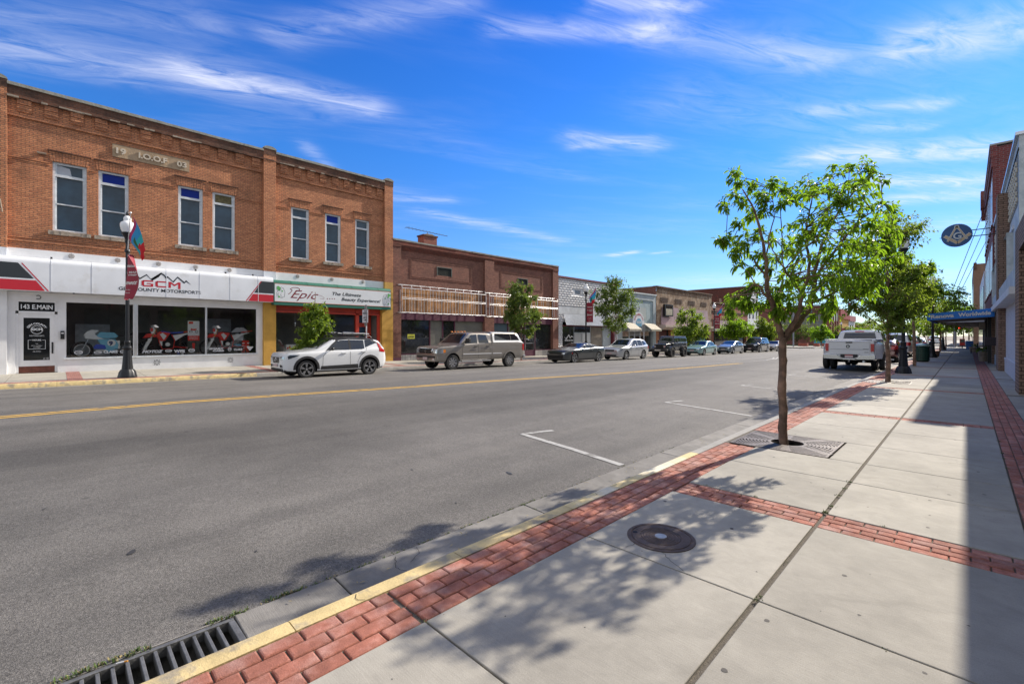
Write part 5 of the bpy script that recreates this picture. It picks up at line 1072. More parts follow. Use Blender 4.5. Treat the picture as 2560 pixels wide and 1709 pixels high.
class Car:
    """local frame: +x forward, y left, z up; s is the distance back from the front bumper"""
    def __init__(c, name, label, cat, spec, pmat, group=None):
        c.sp = spec; c.L = spec['L']; c.p = pmat; c.root = thing(name, (0, 0, 0), label, cat, group); c.loft()
    def X(c, s): return c.L/2-s
    def section(c, s):
        sp = c.sp; w = sp.get('sm', .09)
        hw = smooth(sp['plan'], s, w*.6); zb = smooth(sp['bot'], s, w); zt = smooth(sp['top'], s, sp.get('smt', w)); bl = smooth(sp['belt'], s, w)
        zs = min(bl, zt-.015); g = max(0.0, zt-zs-.015); tb = sp.get('tumble', .30); sh = sp.get('shoulder', .965)
        rw = hw*sh*.985-tb*g; rr = min(.10, g*.35); side = sp.get('side', .0)
        pts = [(0, zb), (hw*.78, zb), (hw*.93, zb+.015), (hw*.975, zb+.07), (hw*(.99-side), zb+.22*(zs-zb)), (hw*(1-side*.5), zb+.45*(zs-zb)), (hw, zb+.68*(zs-zb)), (hw*.992, zs-.14*(zs-zb)), (hw*(sh+.013), zs-.03), (hw*sh, zs-.004),
               (hw*sh*.985, zs+.004+g*.02), (hw*sh*.985-tb*g*.33, zs+g*.33), (hw*sh*.985-tb*g*.66, zs+g*.66), (rw+tb*rr, zt-rr), (rw-.015*min(1, g*5), zt-rr*.38), (rw-.075*min(1, g*4)-.05, zt-rr*.06), (rw*.72, zt+.012), (rw*.4, zt+.022), (0, zt+.028)]
        return pts
    def loft(c):
        sp = c.sp; L = c.L; S = []; s = 0.0
        marks = sorted(set([0, L]+[round(a, 3) for t in ('top', 'plan', 'bot') for a, _ in sp[t] if 0 <= a <= L]))
        while s < L: S.append(s); s += .035 if (s < .25 or s > L-.25) else .075
        S.append(L); rings = []
        for s in S:
            h = c.section(max(.0, min(L, s))); x = c.X(s)
            rings.append([(x, y, z) for y, z in h]+[(x, -y, z) for y, z in reversed(h[1:-1])])
        n = len(rings[0]); mb = MB(c.p)
        fs = [(i*n+k, i*n+(k+1) % n, (i+1)*n+(k+1) % n, (i+1)*n+k) for i in range(len(rings)-1) for k in range(n)]
        fs += [tuple(range(n)), tuple(range(len(rings)*n-1, (len(rings)-1)*n-1, -1))]
        mb.add([v for r_ in rings for v in r_], fs)
        me = bpy.data.meshes.new('body'); me.from_pydata(mb.v, [], mb.f)
        bm = bmesh.new(); bm.from_mesh(me); bmesh.ops.recalc_face_normals(bm, faces=bm.faces); c.bvh = BVHTree.FromBMesh(bm); bm.to_mesh(me); bm.free()
        me.materials.append(c.p); me.materials.append(M_under); me.materials.append(M_trim)
        o = bpy.data.objects.new('body', me); C.objects.link(o)
        # wheel housings
        cut = bmesh.new()
        for wx in sp['axles']:
            for sg_ in (-1, 1):
                hw = interp(sp['plan'], wx); r_ = sp['r']*sp.get('arch', 1.14)
                m4 = Matrix.Translation((c.X(wx), sg_*(hw-.12), sp['r']+.02)) @ Matrix.Rotation(R(90), 4, 'X')
                bmesh.ops.create_cone(cut, cap_ends=True, segments=40, radius1=r_, radius2=r_, depth=.55, matrix=m4)
        cm = bpy.data.meshes.new('c'); cut.to_mesh(cm); cut.free(); cm.materials.append(M_under); co = bpy.data.objects.new('c', cm); C.objects.link(co)
        md = o.modifiers.new('b', 'BOOLEAN'); md.operation = 'DIFFERENCE'; md.object = co; md.solver = 'EXACT'; md.material_mode = 'TRANSFER'
        ev = o.evaluated_get(bpy.context.evaluated_depsgraph_get()); nm = bpy.data.meshes.new_from_object(ev)
        bpy.data.objects.remove(o); bpy.data.objects.remove(co); bpy.data.meshes.remove(cm)
        mats = [m for m in nm.materials]; ui = next((i for i, m in enumerate(mats) if m == M_under), 0)
        zl = sp.get('clad', 0); ti = next((i for i, m in enumerate(mats) if m == M_trim), None)
        bm = bmesh.new(); bm.from_mesh(nm)
        for f in bm.faces:
            f.smooth = True; ct = f.calc_center_median()
            if ct.z < zl and ti is not None and f.material_index != ui: f.material_index = ti
            rz_ = sp.get('roofz')
            if rz_ and f.material_index != ui and ct.z > rz_[0] and c.L/2-ct.x > rz_[1]: f.material_index = 2
            if f.normal.z < -.8 and ct.z < .6: f.material_index = ui
        for e in bm.edges:
            if e.is_manifold and e.calc_face_angle(0) > R(38): e.smooth = False
        bm.to_mesh(nm); bm.free(); nm.name = 'body'
        o = bpy.data.objects.new('body', nm); C.objects.link(o); o.parent = c.root; c.body = o; WL[o] = Vector((0, 0, 0))
    def hit(c, o, d):
        r_ = c.bvh.ray_cast(Vector(o), Vector(d)); return r_[0], r_[1]
    def part(c, mb, name, parent=None, **k):
        o = mb.build(name, None, local=True, **k); o.parent = parent or c.root; WL[o] = Vector((0, 0, 0)); return o
    def side(c, polys, name, m, off=.006, both=True, parent=None, merge=True):
        """panels on the flank: polygons in (s, z)"""
        for sg_ in ((1, -1) if both else (1,)):
            mb = MB(m)
            for poly in polys:
                xs_ = sorted(set(p[0] for p in poly)); x0, x1 = xs_[0], xs_[-1]; n = max(2, int((x1-x0)/.07)); cols = sorted(set([x0+(x1-x0)*i/n for i in range(n+1)]+xs_)); grid = []
                for s in cols:
                    zs = []
                    for a, b in zip(poly, poly[1:]+poly[:1]):
                        if min(a[0], b[0])-1e-6 <= s <= max(a[0], b[0])+1e-6:
                            if abs(a[0]-b[0]) < 1e-6: zs += [a[1], b[1]]
                            else: zs.append(a[1]+(b[1]-a[1])*(s-a[0])/(b[0]-a[0]))
                    lo, hi = min(zs), max(zs); col = []
                    for k in range(6):
                        z = lo+(hi-lo)*k/5; p, nr = c.hit((c.X(s), 3*sg_, z), (0, -sg_, 0))
                        if p is None: p = Vector((c.X(s), sg_*interp(c.sp['plan'], s)*.9, z)); nr = Vector((0, sg_, 0))
                        col.append(p+nr*off)
                    grid.append(col)
                o = len(mb.v); fs = []
                for i in range(len(grid)-1):
                    for k in range(5): fs.append((i*6+k, (i+1)*6+k, (i+1)*6+k+1, i*6+k+1))
                mb.add([p for col in grid for p in col], fs, m)
            c.part(mb, name, parent, smooth=True, sharp=50)
    def end(c, polys, name, m, front=True, off=.008, parent=None, mirror=False, depth=0):
        """panels on the nose or tail: polygons in (y, z)"""
        d = -1 if front else 1; ob = []
        for mir in ((1, -1) if mirror else (1,)):
            mb = MB(m)
            for poly in polys:
                poly = [(y*mir, z) for y, z in poly]; y0, y1 = min(p[0] for p in poly), max(p[0] for p in poly); n = max(2, int((y1-y0)/.06)); cols = sorted(set([y0+(y1-y0)*i/n for i in range(n+1)]+[p[0] for p in poly])); grid = []
                for y in cols:
                    zs = []
                    for a, b in zip(poly, poly[1:]+poly[:1]):
                        if min(a[0], b[0])-1e-6 <= y <= max(a[0], b[0])+1e-6:
                            if abs(a[0]-b[0]) < 1e-6: zs += [a[1], b[1]]
                            else: zs.append(a[1]+(b[1]-a[1])*(y-a[0])/(b[0]-a[0]))
                    lo, hi = min(zs), max(zs); col = []
                    for k in range(5):
                        z = lo+(hi-lo)*k/4; p, nr = c.hit((-d*5, y, z), (d, 0, 0))
                        if p is None: p = Vector((c.X(0 if front else c.L), y, z)); nr = Vector((-d, 0, 0))
                        col.append(p+nr*off)
                    grid.append(col)
                mb.add([p for col in grid for p in col], [(i*5+k, (i+1)*5+k, (i+1)*5+k+1, i*5+k+1) for i in range(len(grid)-1) for k in range(4)], m)
            ob.append(c.part(mb, name, parent, smooth=True, sharp=50))
        return ob[0]
    def top(c, s0, s1, y0f, y1f, name, m, off=.006):
        """panel seen from above between stations s0..s1, half width running from y0f to y1f"""
        n = 10; mb = MB(m); g = []
        for i in range(n+1):
            s = s0+(s1-s0)*i/n; w = y0f+(y1f-y0f)*i/n; col = []
            for k in range(13):
                y = -w+2*w*k/12; p, nr = c.hit((c.X(s), y, 4), (0, 0, -1))
                if p is None: p = Vector((c.X(s), y, interp(c.sp['top'], s))); nr = Vector((0, 0, 1))
                col.append(p+nr*off)
            g.append(col)
        mb.add([p for col in g for p in col], [(i*13+k, i*13+k+1, (i+1)*13+k+1, (i+1)*13+k) for i in range(n) for k in range(12)], m)
        return c.part(mb, name, smooth=True, sharp=60)
    def seam(c, lines, w=.013, name='door_seams'):
        mb = MB(M_trim)
        for ln in lines:
            for sg_ in (1, -1):
                pts = []
                for a, b in zip(ln, ln[1:]):
                    n = max(2, int(math.dist(a, b)/.08))
                    for i in range(n+(b == ln[-1])):
                        s, z = a[0]+(b[0]-a[0])*i/n, a[1]+(b[1]-a[1])*i/n; p, nr = c.hit((c.X(s), 3*sg_, z), (0, -sg_, 0))
                        if p: pts.append((p+nr*.004, nr))
                for (p, n1), (q_, n2) in zip(pts, pts[1:]):
                    t = (q_-p).normalized().cross(n1)*w/2; mb.add([p-t, p+t, q_+t, q_-t], [(0, 1, 2, 3)])
        return c.part(mb, name)
    def wheels(c, rim=M_rims, spokes=5, width=.23, dual=False, rimr=.68, style='split', track=.0, hubm=None):
        sp = c.sp; r_ = sp['r']
        for ai, wx in enumerate(sp['axles']):
            for sg_ in (-1, 1):
                hw = interp(sp['plan'], wx)-track
                for dd in ((0, 1) if (dual and ai == 1) else (0,)):
                    yc = hw-.015-width/2-dd*(width+.09)+(.30-.03 if dual and ai == 1 else 0); w2 = width/2; o = Vector((c.X(wx), sg_*yc, r_))
                    mb = MB(M_rubber); pr = [(r_*rimr, -w2), (r_*.93, -w2), (r_*.985, -w2*.8), (r_, -w2*.5), (r_, w2*.5), (r_*.985, w2*.8), (r_*.93, w2), (r_*rimr, w2)]
                    mb.lathe(pr, (0, 0, 0), 32, axis='y', caps=False)
                    t = mb.build('wheel', None, local=True, smooth=True, sharp=35); t.parent = c.root; t.location = o; WL[t] = o
                    mb = MB(rim); rr = r_*rimr; yo = sg_*w2
                    mb.lathe([(rr, yo*.2), (rr, yo*.98), (rr*.93, yo*.98), (rr*.90, yo*.6)], (0, 0, 0), 32, axis='y', caps=False)
                    mb.cyl((0, yo*.1, 0), (0, yo*.18, 0), rr*.92, n=24, m=M_under if style != 'steel' else rim)
                    for k in range(spokes):
                        for da in ((-.13, .13) if style == 'split' else (0,)):
                            a = 2*PI*k/spokes+.3; a1 = a+da; wd_ = rr*(.055 if style == 'split' else .13)
                            d0 = Vector((math.cos(a), 0, math.sin(a)))*rr*.15; d1 = Vector((math.cos(a1), 0, math.sin(a1)))*rr*.92; n_ = (d1-d0).cross(Vector((0, 1, 0))).normalized()*wd_
                            y1 = Vector((0, yo*.82, 0)); y0 = Vector((0, yo*.45, 0))
                            mb.add([d0-n_*1.2+y1, d1-n_+y1, d1+n_+y1, d0+n_*1.2+y1, d0-n_*1.2+y0, d1-n_+y0, d1+n_+y0, d0+n_*1.2+y0], [(0, 1, 2, 3), (0, 4, 5, 1), (2, 6, 7, 3)])
                    mb.cyl((0, yo*.4, 0), (0, yo*(.9 if style != 'steel' else 1.05), 0), rr*.2, rr*.16, n=14)
                    rm = mb.build('rim', None, local=True, smooth=True, sharp=30); rm.parent = t; WL[rm] = o
    def mirror(c, s, z, m, w=.10, h=.14):
        for sg_ in (1, -1):
            p, nr = c.hit((c.X(s), 3*sg_, z-.04), (0, -sg_, 0)); p = p or Vector((c.X(s), sg_*.9, z))
            mb = MB(m); mb.ball((p.x-.02, p.y+sg_*(w+.05), z+.02), 1, m, 12, (.07, w, h*.55)); mb.tube([p, (p.x-.01, p.y+sg_*.07, z)], .022, 6, M_trim); c.part(mb, 'mirror', smooth=True)
    def handle(c, spots, m):
        for s, z in spots:
            for sg_ in (1, -1):
                p, nr = c.hit((c.X(s), 3*sg_, z), (0, -sg_, 0))
                if p: mb = MB(m); mb.box(p.x-.10, p.y-.005, z-.016, p.x+.10, p.y+sg_*.035, z+.016); c.part(mb, 'handle', bevel=.006)
    def place(c, x, y, z, rz): c.root.location = (x, y, z); c.root.rotation_euler = (0, 0, rz)
    def park_left(c, near_x, front_axle_y):
        """far kerb: nose towards the camera side (-Y); the visible flank at near_x"""
        hw = max(p[1] for p in c.sp['plan']); x = near_x-hw; s0 = c.sp['axles'][0]; y = front_axle_y+(c.L/2-s0)
        ym = y; z = (zroad(near_x-.1, ym)+zroad(x-hw, ym))/2
        c.place(x, y, zroad(x, ym)-.0, R(-90)); c.root.rotation_euler = (R(0), math.atan((zroad(x, y+1)-zroad(x, y-1))/2), R(-90))

def suv(name, label, pm, L, H, W_, wb, fo, r, **k):
    sc = L/4.43; h = H; hw = W_/2
    fs = k.get('hood', 1.0); bh = k.get('belt', .62)*h
    sp = dict(L=L, r=r, axles=[fo, fo+wb], plan=[(0, hw*.70), (.06, hw*.80), (.25, hw*.93), (.7, hw*.99), (1.2, hw), (L-1.0, hw), (L-.35, hw*.95), (L-.08, hw*.86), (L, hw*.78)],
              bot=[(0, .30), (.15, .22), (.6, .20), (L-.6, .22), (L-.2, .28), (L, .42)],
              top=[(0, .62*h*.86), (.05, .62*h*.93), (.22, bh*.985), (.8*sc, bh*1.045), (1.22*sc*fs, bh*1.085), (1.30*sc*fs, bh*1.09), (2.05*sc*fs, h*.965), (2.35*sc, h*.995), (3.0*sc, h), (L-.75, h*.97), (L-.42, h*.925), (L-.10, bh*1.03), (L-.03, bh*.9), (L, bh*.78)],
              belt=[(0, bh*.97), (1.2*sc, bh*1.02), (L, bh*1.09)], tumble=k.get('tumble', .30), clad=k.get('clad', 0), arch=k.get('arch', 1.15))
    if 'top' in k: sp['top'] = k['top']
    return sp
# --- white compact SUV with black roof
h = 1.65
sp = dict(L=4.43, r=.355, axles=[.86, 3.56], sm=.07, plan=[(0, .62), (.04, .72), (.16, .82), (.5, .90), (.95, .93), (3.6, .93), (4.0, .91), (4.28, .85), (4.40, .78), (4.43, .70)],
          bot=[(0, .34), (.12, .24), (.5, .21), (3.9, .22), (4.25, .30), (4.43, .48)],
          top=[(0, .80), (.04, .93), (.14, 1.00), (.6, 1.045), (1.2, 1.11), (1.32, 1.14), (2.02, 1.56), (2.3, 1.62), (2.7, 1.645), (3.4, 1.625), (3.9, 1.565), (4.08, 1.51), (4.26, 1.18), (4.38, .98), (4.43, .80)],
          belt=[(0, .99), (1.2, 1.03), (3.2, 1.10), (4.43, 1.20)], tumble=.34, clad=.335, arch=1.17, roofz=(1.51, 1.9))
v = Car('parked_suv', 'white compact suv with black roof, roof rack and black wheel arches parked nose left', 'suv', sp, paint('white_pearl', (.68, .70, .72)))
M_clad = M_trim
v.side([[(1.72, 1.10), (1.95, 1.33), (2.22, 1.53), (2.62, 1.565), (2.62, 1.11)], [(2.72, 1.115), (2.72, 1.565), (3.32, 1.55), (3.32, 1.16), (3.2, 1.13)], [(3.37, 1.20), (3.37, 1.545), (3.60, 1.52), (3.86, 1.38), (3.62, 1.30)]], 'side_window', M_glasscar)
v.side([[(1.6, 1.05), (1.92, 1.36), (2.2, 1.57), (2.62, 1.60), (3.4, 1.585), (3.7, 1.555), (3.98, 1.40), (3.88, 1.385), (3.6, 1.54), (3.3, 1.565), (2.6, 1.58), (2.23, 1.545), (1.97, 1.34), (1.73, 1.10)]], 'window_surround', M_black, off=.009)
v.side([[(2.62, 1.12), (2.72, 1.12), (2.72, 1.575), (2.62, 1.575)]], 'pillar', M_black, off=.008)
v.top(2.06, 4.0, .60, .56, 'roof_panel', M_black, .008); v.top(1.34, 2.0, .66, .54, 'windshield', M_glasscar)
v.end([[(-.55, 1.20), (.55, 1.20), (.50, 1.46), (-.50, 1.46)]], 'rear_window', M_glasscar, front=False)
v.end([[(-.34, .60), (.34, .60), (.36, .84), (-.36, .84)]], 'grille', M_black); v.end([[(-.70, .26), (.70, .26), (.66, .40), (-.66, .40)]], 'lower_grille', M_trim)
v.end([[(.44, .72), (.60, .70), (.74, .78), (.74, .90), (.44, .84)]], 'headlight', M_lampc, mirror=True); v.side([[(.18, .76), (.50, .88), (.60, .93), (.25, .92), (.16, .88)]], 'headlight', mat('headlight_dark', (.10, .12, .14), .1, .5, coord='O'), off=.008)
v.end([[(.45, .44), (.68, .44), (.66, .53), (.45, .55)]], 'fog_light', M_trim, mirror=True)
v.end([[(-.22, .46), (.22, .46), (.22, .57), (-.22, .57)]], 'licence_plate', M_plate, off=.03); q = MB(M_chrome); X0 = v.hit((5, 0, .72), (-1, 0, 0))[0].x
for k in range(16): a, b = 2*PI*k/16, 2*PI*(k+1)/16; q.cyl((X0+.02, .075*math.cos(a), .72+.075*math.sin(a)), (X0+.02, .075*math.cos(b), .72+.075*math.sin(b)), .012, n=5)
q.cyl((X0+.02, -.19, .60), (X0+.02, .19, .84), .010, n=5); v.part(q, 'badge')
v.side([[(4.02, 1.02), (4.30, .98), (4.36, 1.06), (4.20, 1.13), (4.02, 1.40), (3.95, 1.42), (4.12, 1.12)]], 'tail_light', M_red, off=.01)
def arch_poly(wx, r0, r1, zc, zb, n=14):
    o = [(wx-r1, zb)]+[(wx-r1*math.cos(PI*k/n), max(zb+.001, zc+r1*math.sin(PI*k/n))) for k in range(n+1)]+[(wx+r1, zb), (wx+r0, zb)]
    return o+[(wx+r0*math.cos(PI*k/n), max(zb+.002, zc+r0*math.sin(PI*k/n))) for k in range(n+1)]+[(wx-r0, zb)]
for wx in sp['axles']: v.side([arch_poly(wx, .412, .505, .375, .34)], 'arch_trim', M_trim, off=.010)
v.side([[(1.40, .32), (1.42, .46), (3.0, .50), (3.04, .32)]], 'sill_trim', M_trim, off=.008)
v.seam([[(1.48, .46), (1.50, .85), (1.66, 1.06)], [(2.66, .48), (2.66, 1.10)], [(2.98, .55), (3.12, .85), (3.38, 1.05), (3.42, 1.18)]])
v.handle([(2.38, .98), (3.26, 1.02)], paint('white_pearl', ())); v.mirror(1.82, 1.14, M_black)
v.wheels(M_rims, 5, .235, rimr=.72)
q = MB(M_black)
for sgn in (-1, 1): q.tube([(.10, sgn*.56, 1.66), (-.0, sgn*.58, 1.72), (-1.5, sgn*.56, 1.70), (-1.62, sgn*.54, 1.62)], .018, 6)
for s in (-.35, -1.25): q.tube([(s, -.62, 1.76), (s, .62, 1.76)], .03, 8); q.box(s-.06, .56, 1.70, s+.06, .66, 1.80, M_chrome); q.box(s-.06, -.66, 1.70, s+.06, -.56, 1.80, M_chrome)
for yo in (-.3, .1, .4): q.tube([(.05, yo, 1.84), (-.3, yo, 1.80), (-1.3, yo, 1.81), (-1.55, yo, 1.79)], .018, 6, M_alu if yo > 0 else M_black); q.box(-.1, yo-.05, 1.78, .05, yo+.05, 1.84, M_black)
q.tube([(-.25, .62, 1.80), (-.45, .2, 1.86), (-.8, .45, 1.84), (-1.2, .1, 1.86)], .015, 6, M_chrome); v.part(q, 'roof_rack', smooth=True, sharp=40)
v.park_left(-18.6, 7.05)

# --- tan pickup with a camper shell
def pickup_spec(L, hw, wb, fo, r, cabtop, bedz, cab0, cab1, shell_=None, nose=1.12):
    top = [(0, nose*.86), (.05, nose*.97), (.2, nose*1.03), (1.35, nose*1.1), (cab0, nose*1.12), (cab0+.72, cabtop-.03), (cab0+1.0, cabtop), (cab1-.14, cabtop-.005), (cab1-.02, cabtop-.06)]
    if shell_: top += [(cab1+.06, shell_-.02), (cab1+.2, shell_), (L-.55, shell_-.01), (L-.42, shell_-.05), (L-.16, bedz+.06), (L-.12, bedz), (L, bedz-.02)]
    else: top += [(cab1+.03, bedz+.02), (cab1+.06, bedz), (L-.02, bedz), (L, bedz-.05)]
    return dict(L=L, r=r, axles=[fo, fo+wb], sm=.05, smt=.05, plan=[(0, hw*.86), (.05, hw*.91), (.3, hw*.96), (.9, hw), (L-.3, hw), (L-.03, hw*.98), (L, hw*.95)],
                bot=[(0, .44), (.5, .40), (1.4, .42), (L-.3, .50), (L, .56)], top=top, belt=[(0, nose), (cab0, nose*1.11), (cab1, bedz+.02), (L, bedz+.01)], tumble=.24, shoulder=.975)
M_tan = paint('tan_metallic', (.25, .228, .205), .35, .35)
sp = pickup_spec(6.24, 1.0, 4.08, .98, .40, 1.93, 1.42, 1.42, 3.66, 1.98, 1.15)
v = Car('parked_pickup', 'tan four door pickup truck with a camper shell and orange roof lights parked nose left', 'pickup truck', sp, M_tan)
v.side([[(1.78, 1.34), (1.98, 1.55), (2.24, 1.80), (2.62, 1.83), (2.62, 1.36)], [(2.74, 1.37), (2.74, 1.83), (3.30, 1.81), (3.42, 1.42), (3.42, 1.38)]], 'side_window', M_glasscar)
M_shell = paint('silver_shell', (.68, .69, .70), .1, .35)
v.side([[(3.74, 1.40), (3.74, 1.96), (5.74, 1.96), (6.02, 1.52), (6.08, 1.42)]], 'camper_shell', M_shell, off=.010); v.side([[(3.90, 1.52), (3.94, 1.88), (5.64, 1.88), (5.86, 1.52)]], 'shell_window', M_glasscar, off=.016); v.side([[(3.68, 1.40), (3.70, 1.95), (3.76, 1.95), (3.76, 1.40)], [(5.20, 1.52), (5.16, 1.88), (5.12, 1.88), (5.16, 1.52)]], 'shell_trim', M_trim, off=.02)
v.top(1.50, 2.06, .80, .70, 'windshield', M_glasscar); v.top(3.8, 5.6, .70, .70, 'shell_roof', M_shell, .01)
v.end([[(-.56, .82), (.56, .82), (.60, 1.12), (-.60, 1.12)]], 'grille_surround', M_chrome, off=.03)
q = MB(M_blackflat)
for a, b in ((-.52, -.04), (.04, .52)):
    for c_, d_3 in ((.85, .955), (.985, 1.09)): q.box(3.08, a, c_, 3.165, b, d_3)
v.part(q, 'grille'); v.end([[(.62, .86), (.90, .86), (.90, 1.05), (.62, 1.05)]], 'headlight', M_lampc, off=.02, mirror=True); v.side([[(.10, .84), (.38, .86), (.38, 1.06), (.10, 1.04)]], 'headlight', M_lampc, off=.014); v.side([[(.38, .88), (.52, .90), (.52, 1.04), (.38, 1.04)]], 'indicator', M_amber, off=.014)
v.side([[(.0, .50), (.0, .72), (.5, .74), (.52, .50)]], 'bumper_side', M_tan, off=.03); v.end([[(-.80, .62), (.80, .62), (.80, .72), (-.80, .72)]], 'lower_grille', M_trim, off=.02); v.end([[(.58, .50), (.76, .50), (.76, .62), (.58, .62)]], 'fog_light', M_lampc, off=.02, mirror=True)
v.end([[(-.2, .52), (.2, .52), (.2, .66), (-.2, .66)]], 'licence_plate', M_plate, off=.05)
M_flare = paint('flare_tan', (.20, .18, .16), .1, .5)
for wx in (.98, 5.06): v.side([arch_poly(wx, .455, .56, .42, .50)], 'fender_flare', M_flare, off=.03)
v.side([[(1.62, .78), (1.62, .83), (3.62, .83), (3.62, .78)], [(3.72, .78), (3.72, .83), (4.4, .83), (4.4, .78)]], 'side_moulding', M_shell, off=.014)
v.seam([[(1.58, .50), (1.58, 1.1), (1.74, 1.34)], [(2.68, .50), (2.68, 1.36)], [(3.66, .5), (3.66, 1.42)], [(3.50, 1.36), (3.54, .6)]]); v.handle([(2.50, 1.20), (3.35, 1.20)], M_trim)
q = MB(M_trim)
for sgn in (1, -1): q.box(1.20, sgn*.98, 1.38, 1.34, sgn*1.28, 1.62); q.box(1.24, sgn*.9, 1.42, 1.30, sgn*1.02, 1.5)
v.part(q, 'mirror', bevel=.02); q = MB(M_amber)
for y in (-.55, -.28, 0, .28, .55): q.ball((1.05, y, 1.97), .05, M_amber, 8, (1.6, 1, .6))
v.part(q, 'roof_light', smooth=True); q = MB(M_chrome); q.box(1.6, .96, .40, -.45, 1.04, .45); q.box(1.6, -1.04, .40, -.45, -.96, .45); v.part(q, 'side_step', bevel=.01)
q = MB(M_chrome); q.box(-3.12, -.95, .48, -3.28, .95, .66); v.part(q, 'rear_bumper', bevel=.02); v.side([[(6.10, .95), (6.10, 1.32), (6.23, 1.32), (6.23, .95)]], 'tail_light', M_red, off=.012)
v.side([[(2.05, 1.0), (2.05, 1.03), (2.5, 1.03), (2.5, 1.0)]], 'badge', M_chrome, off=.012); q = MB(mat('door_lettering', (.05, .04, .04), .6)); 
v.wheels(M_rims, 8, .26, rimr=.60, style='fat'); v.park_left(-18.55, 14.3)
for t_, z, w_ in (('RAFTER H FARMS', 1.12, .62), ('CONSTRUCTION', 1.04, .45), ('365-1234', .93, .3)):
    q.text(t_, (v.X(2.82), 1.012, z), (-1, 0, 0), (0, 0, 1), .07, width=w_)
v.part(q, 'door_lettering')
# --- dark grey coupe
sp = dict(L=4.78, r=.345, axles=[.94, 3.75], sm=.08, plan=[(0, .66), (.06, .78), (.3, .88), (.9, .95), (2.0, .93), (3.0, .94), (3.8, .96), (4.5, .90), (4.74, .80), (4.78, .72)], bot=[(0, .26), (.15, .16), (.6, .14), (4.0, .16), (4.5, .22), (4.78, .40)],
          top=[(0, .62), (.06, .76), (.25, .84), (1.0, .95), (1.55, 1.01), (1.62, 1.03), (2.25, 1.30), (2.6, 1.345), (3.0, 1.335), (3.5, 1.22), (4.0, 1.08), (4.55, 1.05), (4.72, 1.0), (4.78, .85)], belt=[(0, .83), (1.5, .92), (2.6, .95), (3.4, 1.0), (4.78, 1.04)], tumble=.50, shoulder=.95, arch=1.12)
M_gun = paint('gunmetal', (.055, .062, .068), .5, .3)
v = Car('parked_coupe', 'dark grey two door sports coupe parked nose left in front of the white metal building', 'coupe', sp, M_gun)
v.side([[(1.88, .98), (2.12, 1.12), (2.40, 1.26), (2.80, 1.285), (3.10, 1.24), (3.42, 1.10), (3.20, 1.02), (2.9, .99)]], 'side_window', M_glasscar); v.top(1.70, 2.24, .66, .54, 'windshield', M_glasscar); v.top(3.15, 3.95, .52, .58, 'rear_window', M_glasscar)
v.end([[(-.62, .24), (.62, .24), (.70, .52), (-.70, .52)], [(-.60, .60), (.60, .60), (.58, .68), (-.58, .68)]], 'grille', M_blackflat); v.end([[(.50, .58), (.76, .60), (.76, .70), (.50, .68)]], 'headlight', M_lampc, mirror=True); v.side([[(.62, .62), (.70, .62), (.70, .72), (.62, .72)]], 'marker_light', M_red)
v.side([[(1.35, .20), (1.5, .30), (3.2, .30), (3.3, .2)]], 'sill_trim', M_trim); v.seam([[(1.62, .30), (1.70, .95)], [(3.04, .30), (3.12, .8), (2.95, .99)]]); v.handle([(2.88, .84)], M_gun); v.mirror(1.95, 1.0, M_black, .09, .12)
v.end([[(-.75, .78), (.75, .78), (.72, .92), (-.72, .92)]], 'tail_light', M_red, front=False); v.wheels(M_rims, 5, .25, rimr=.74); v.park_left(-18.6, 24.6)
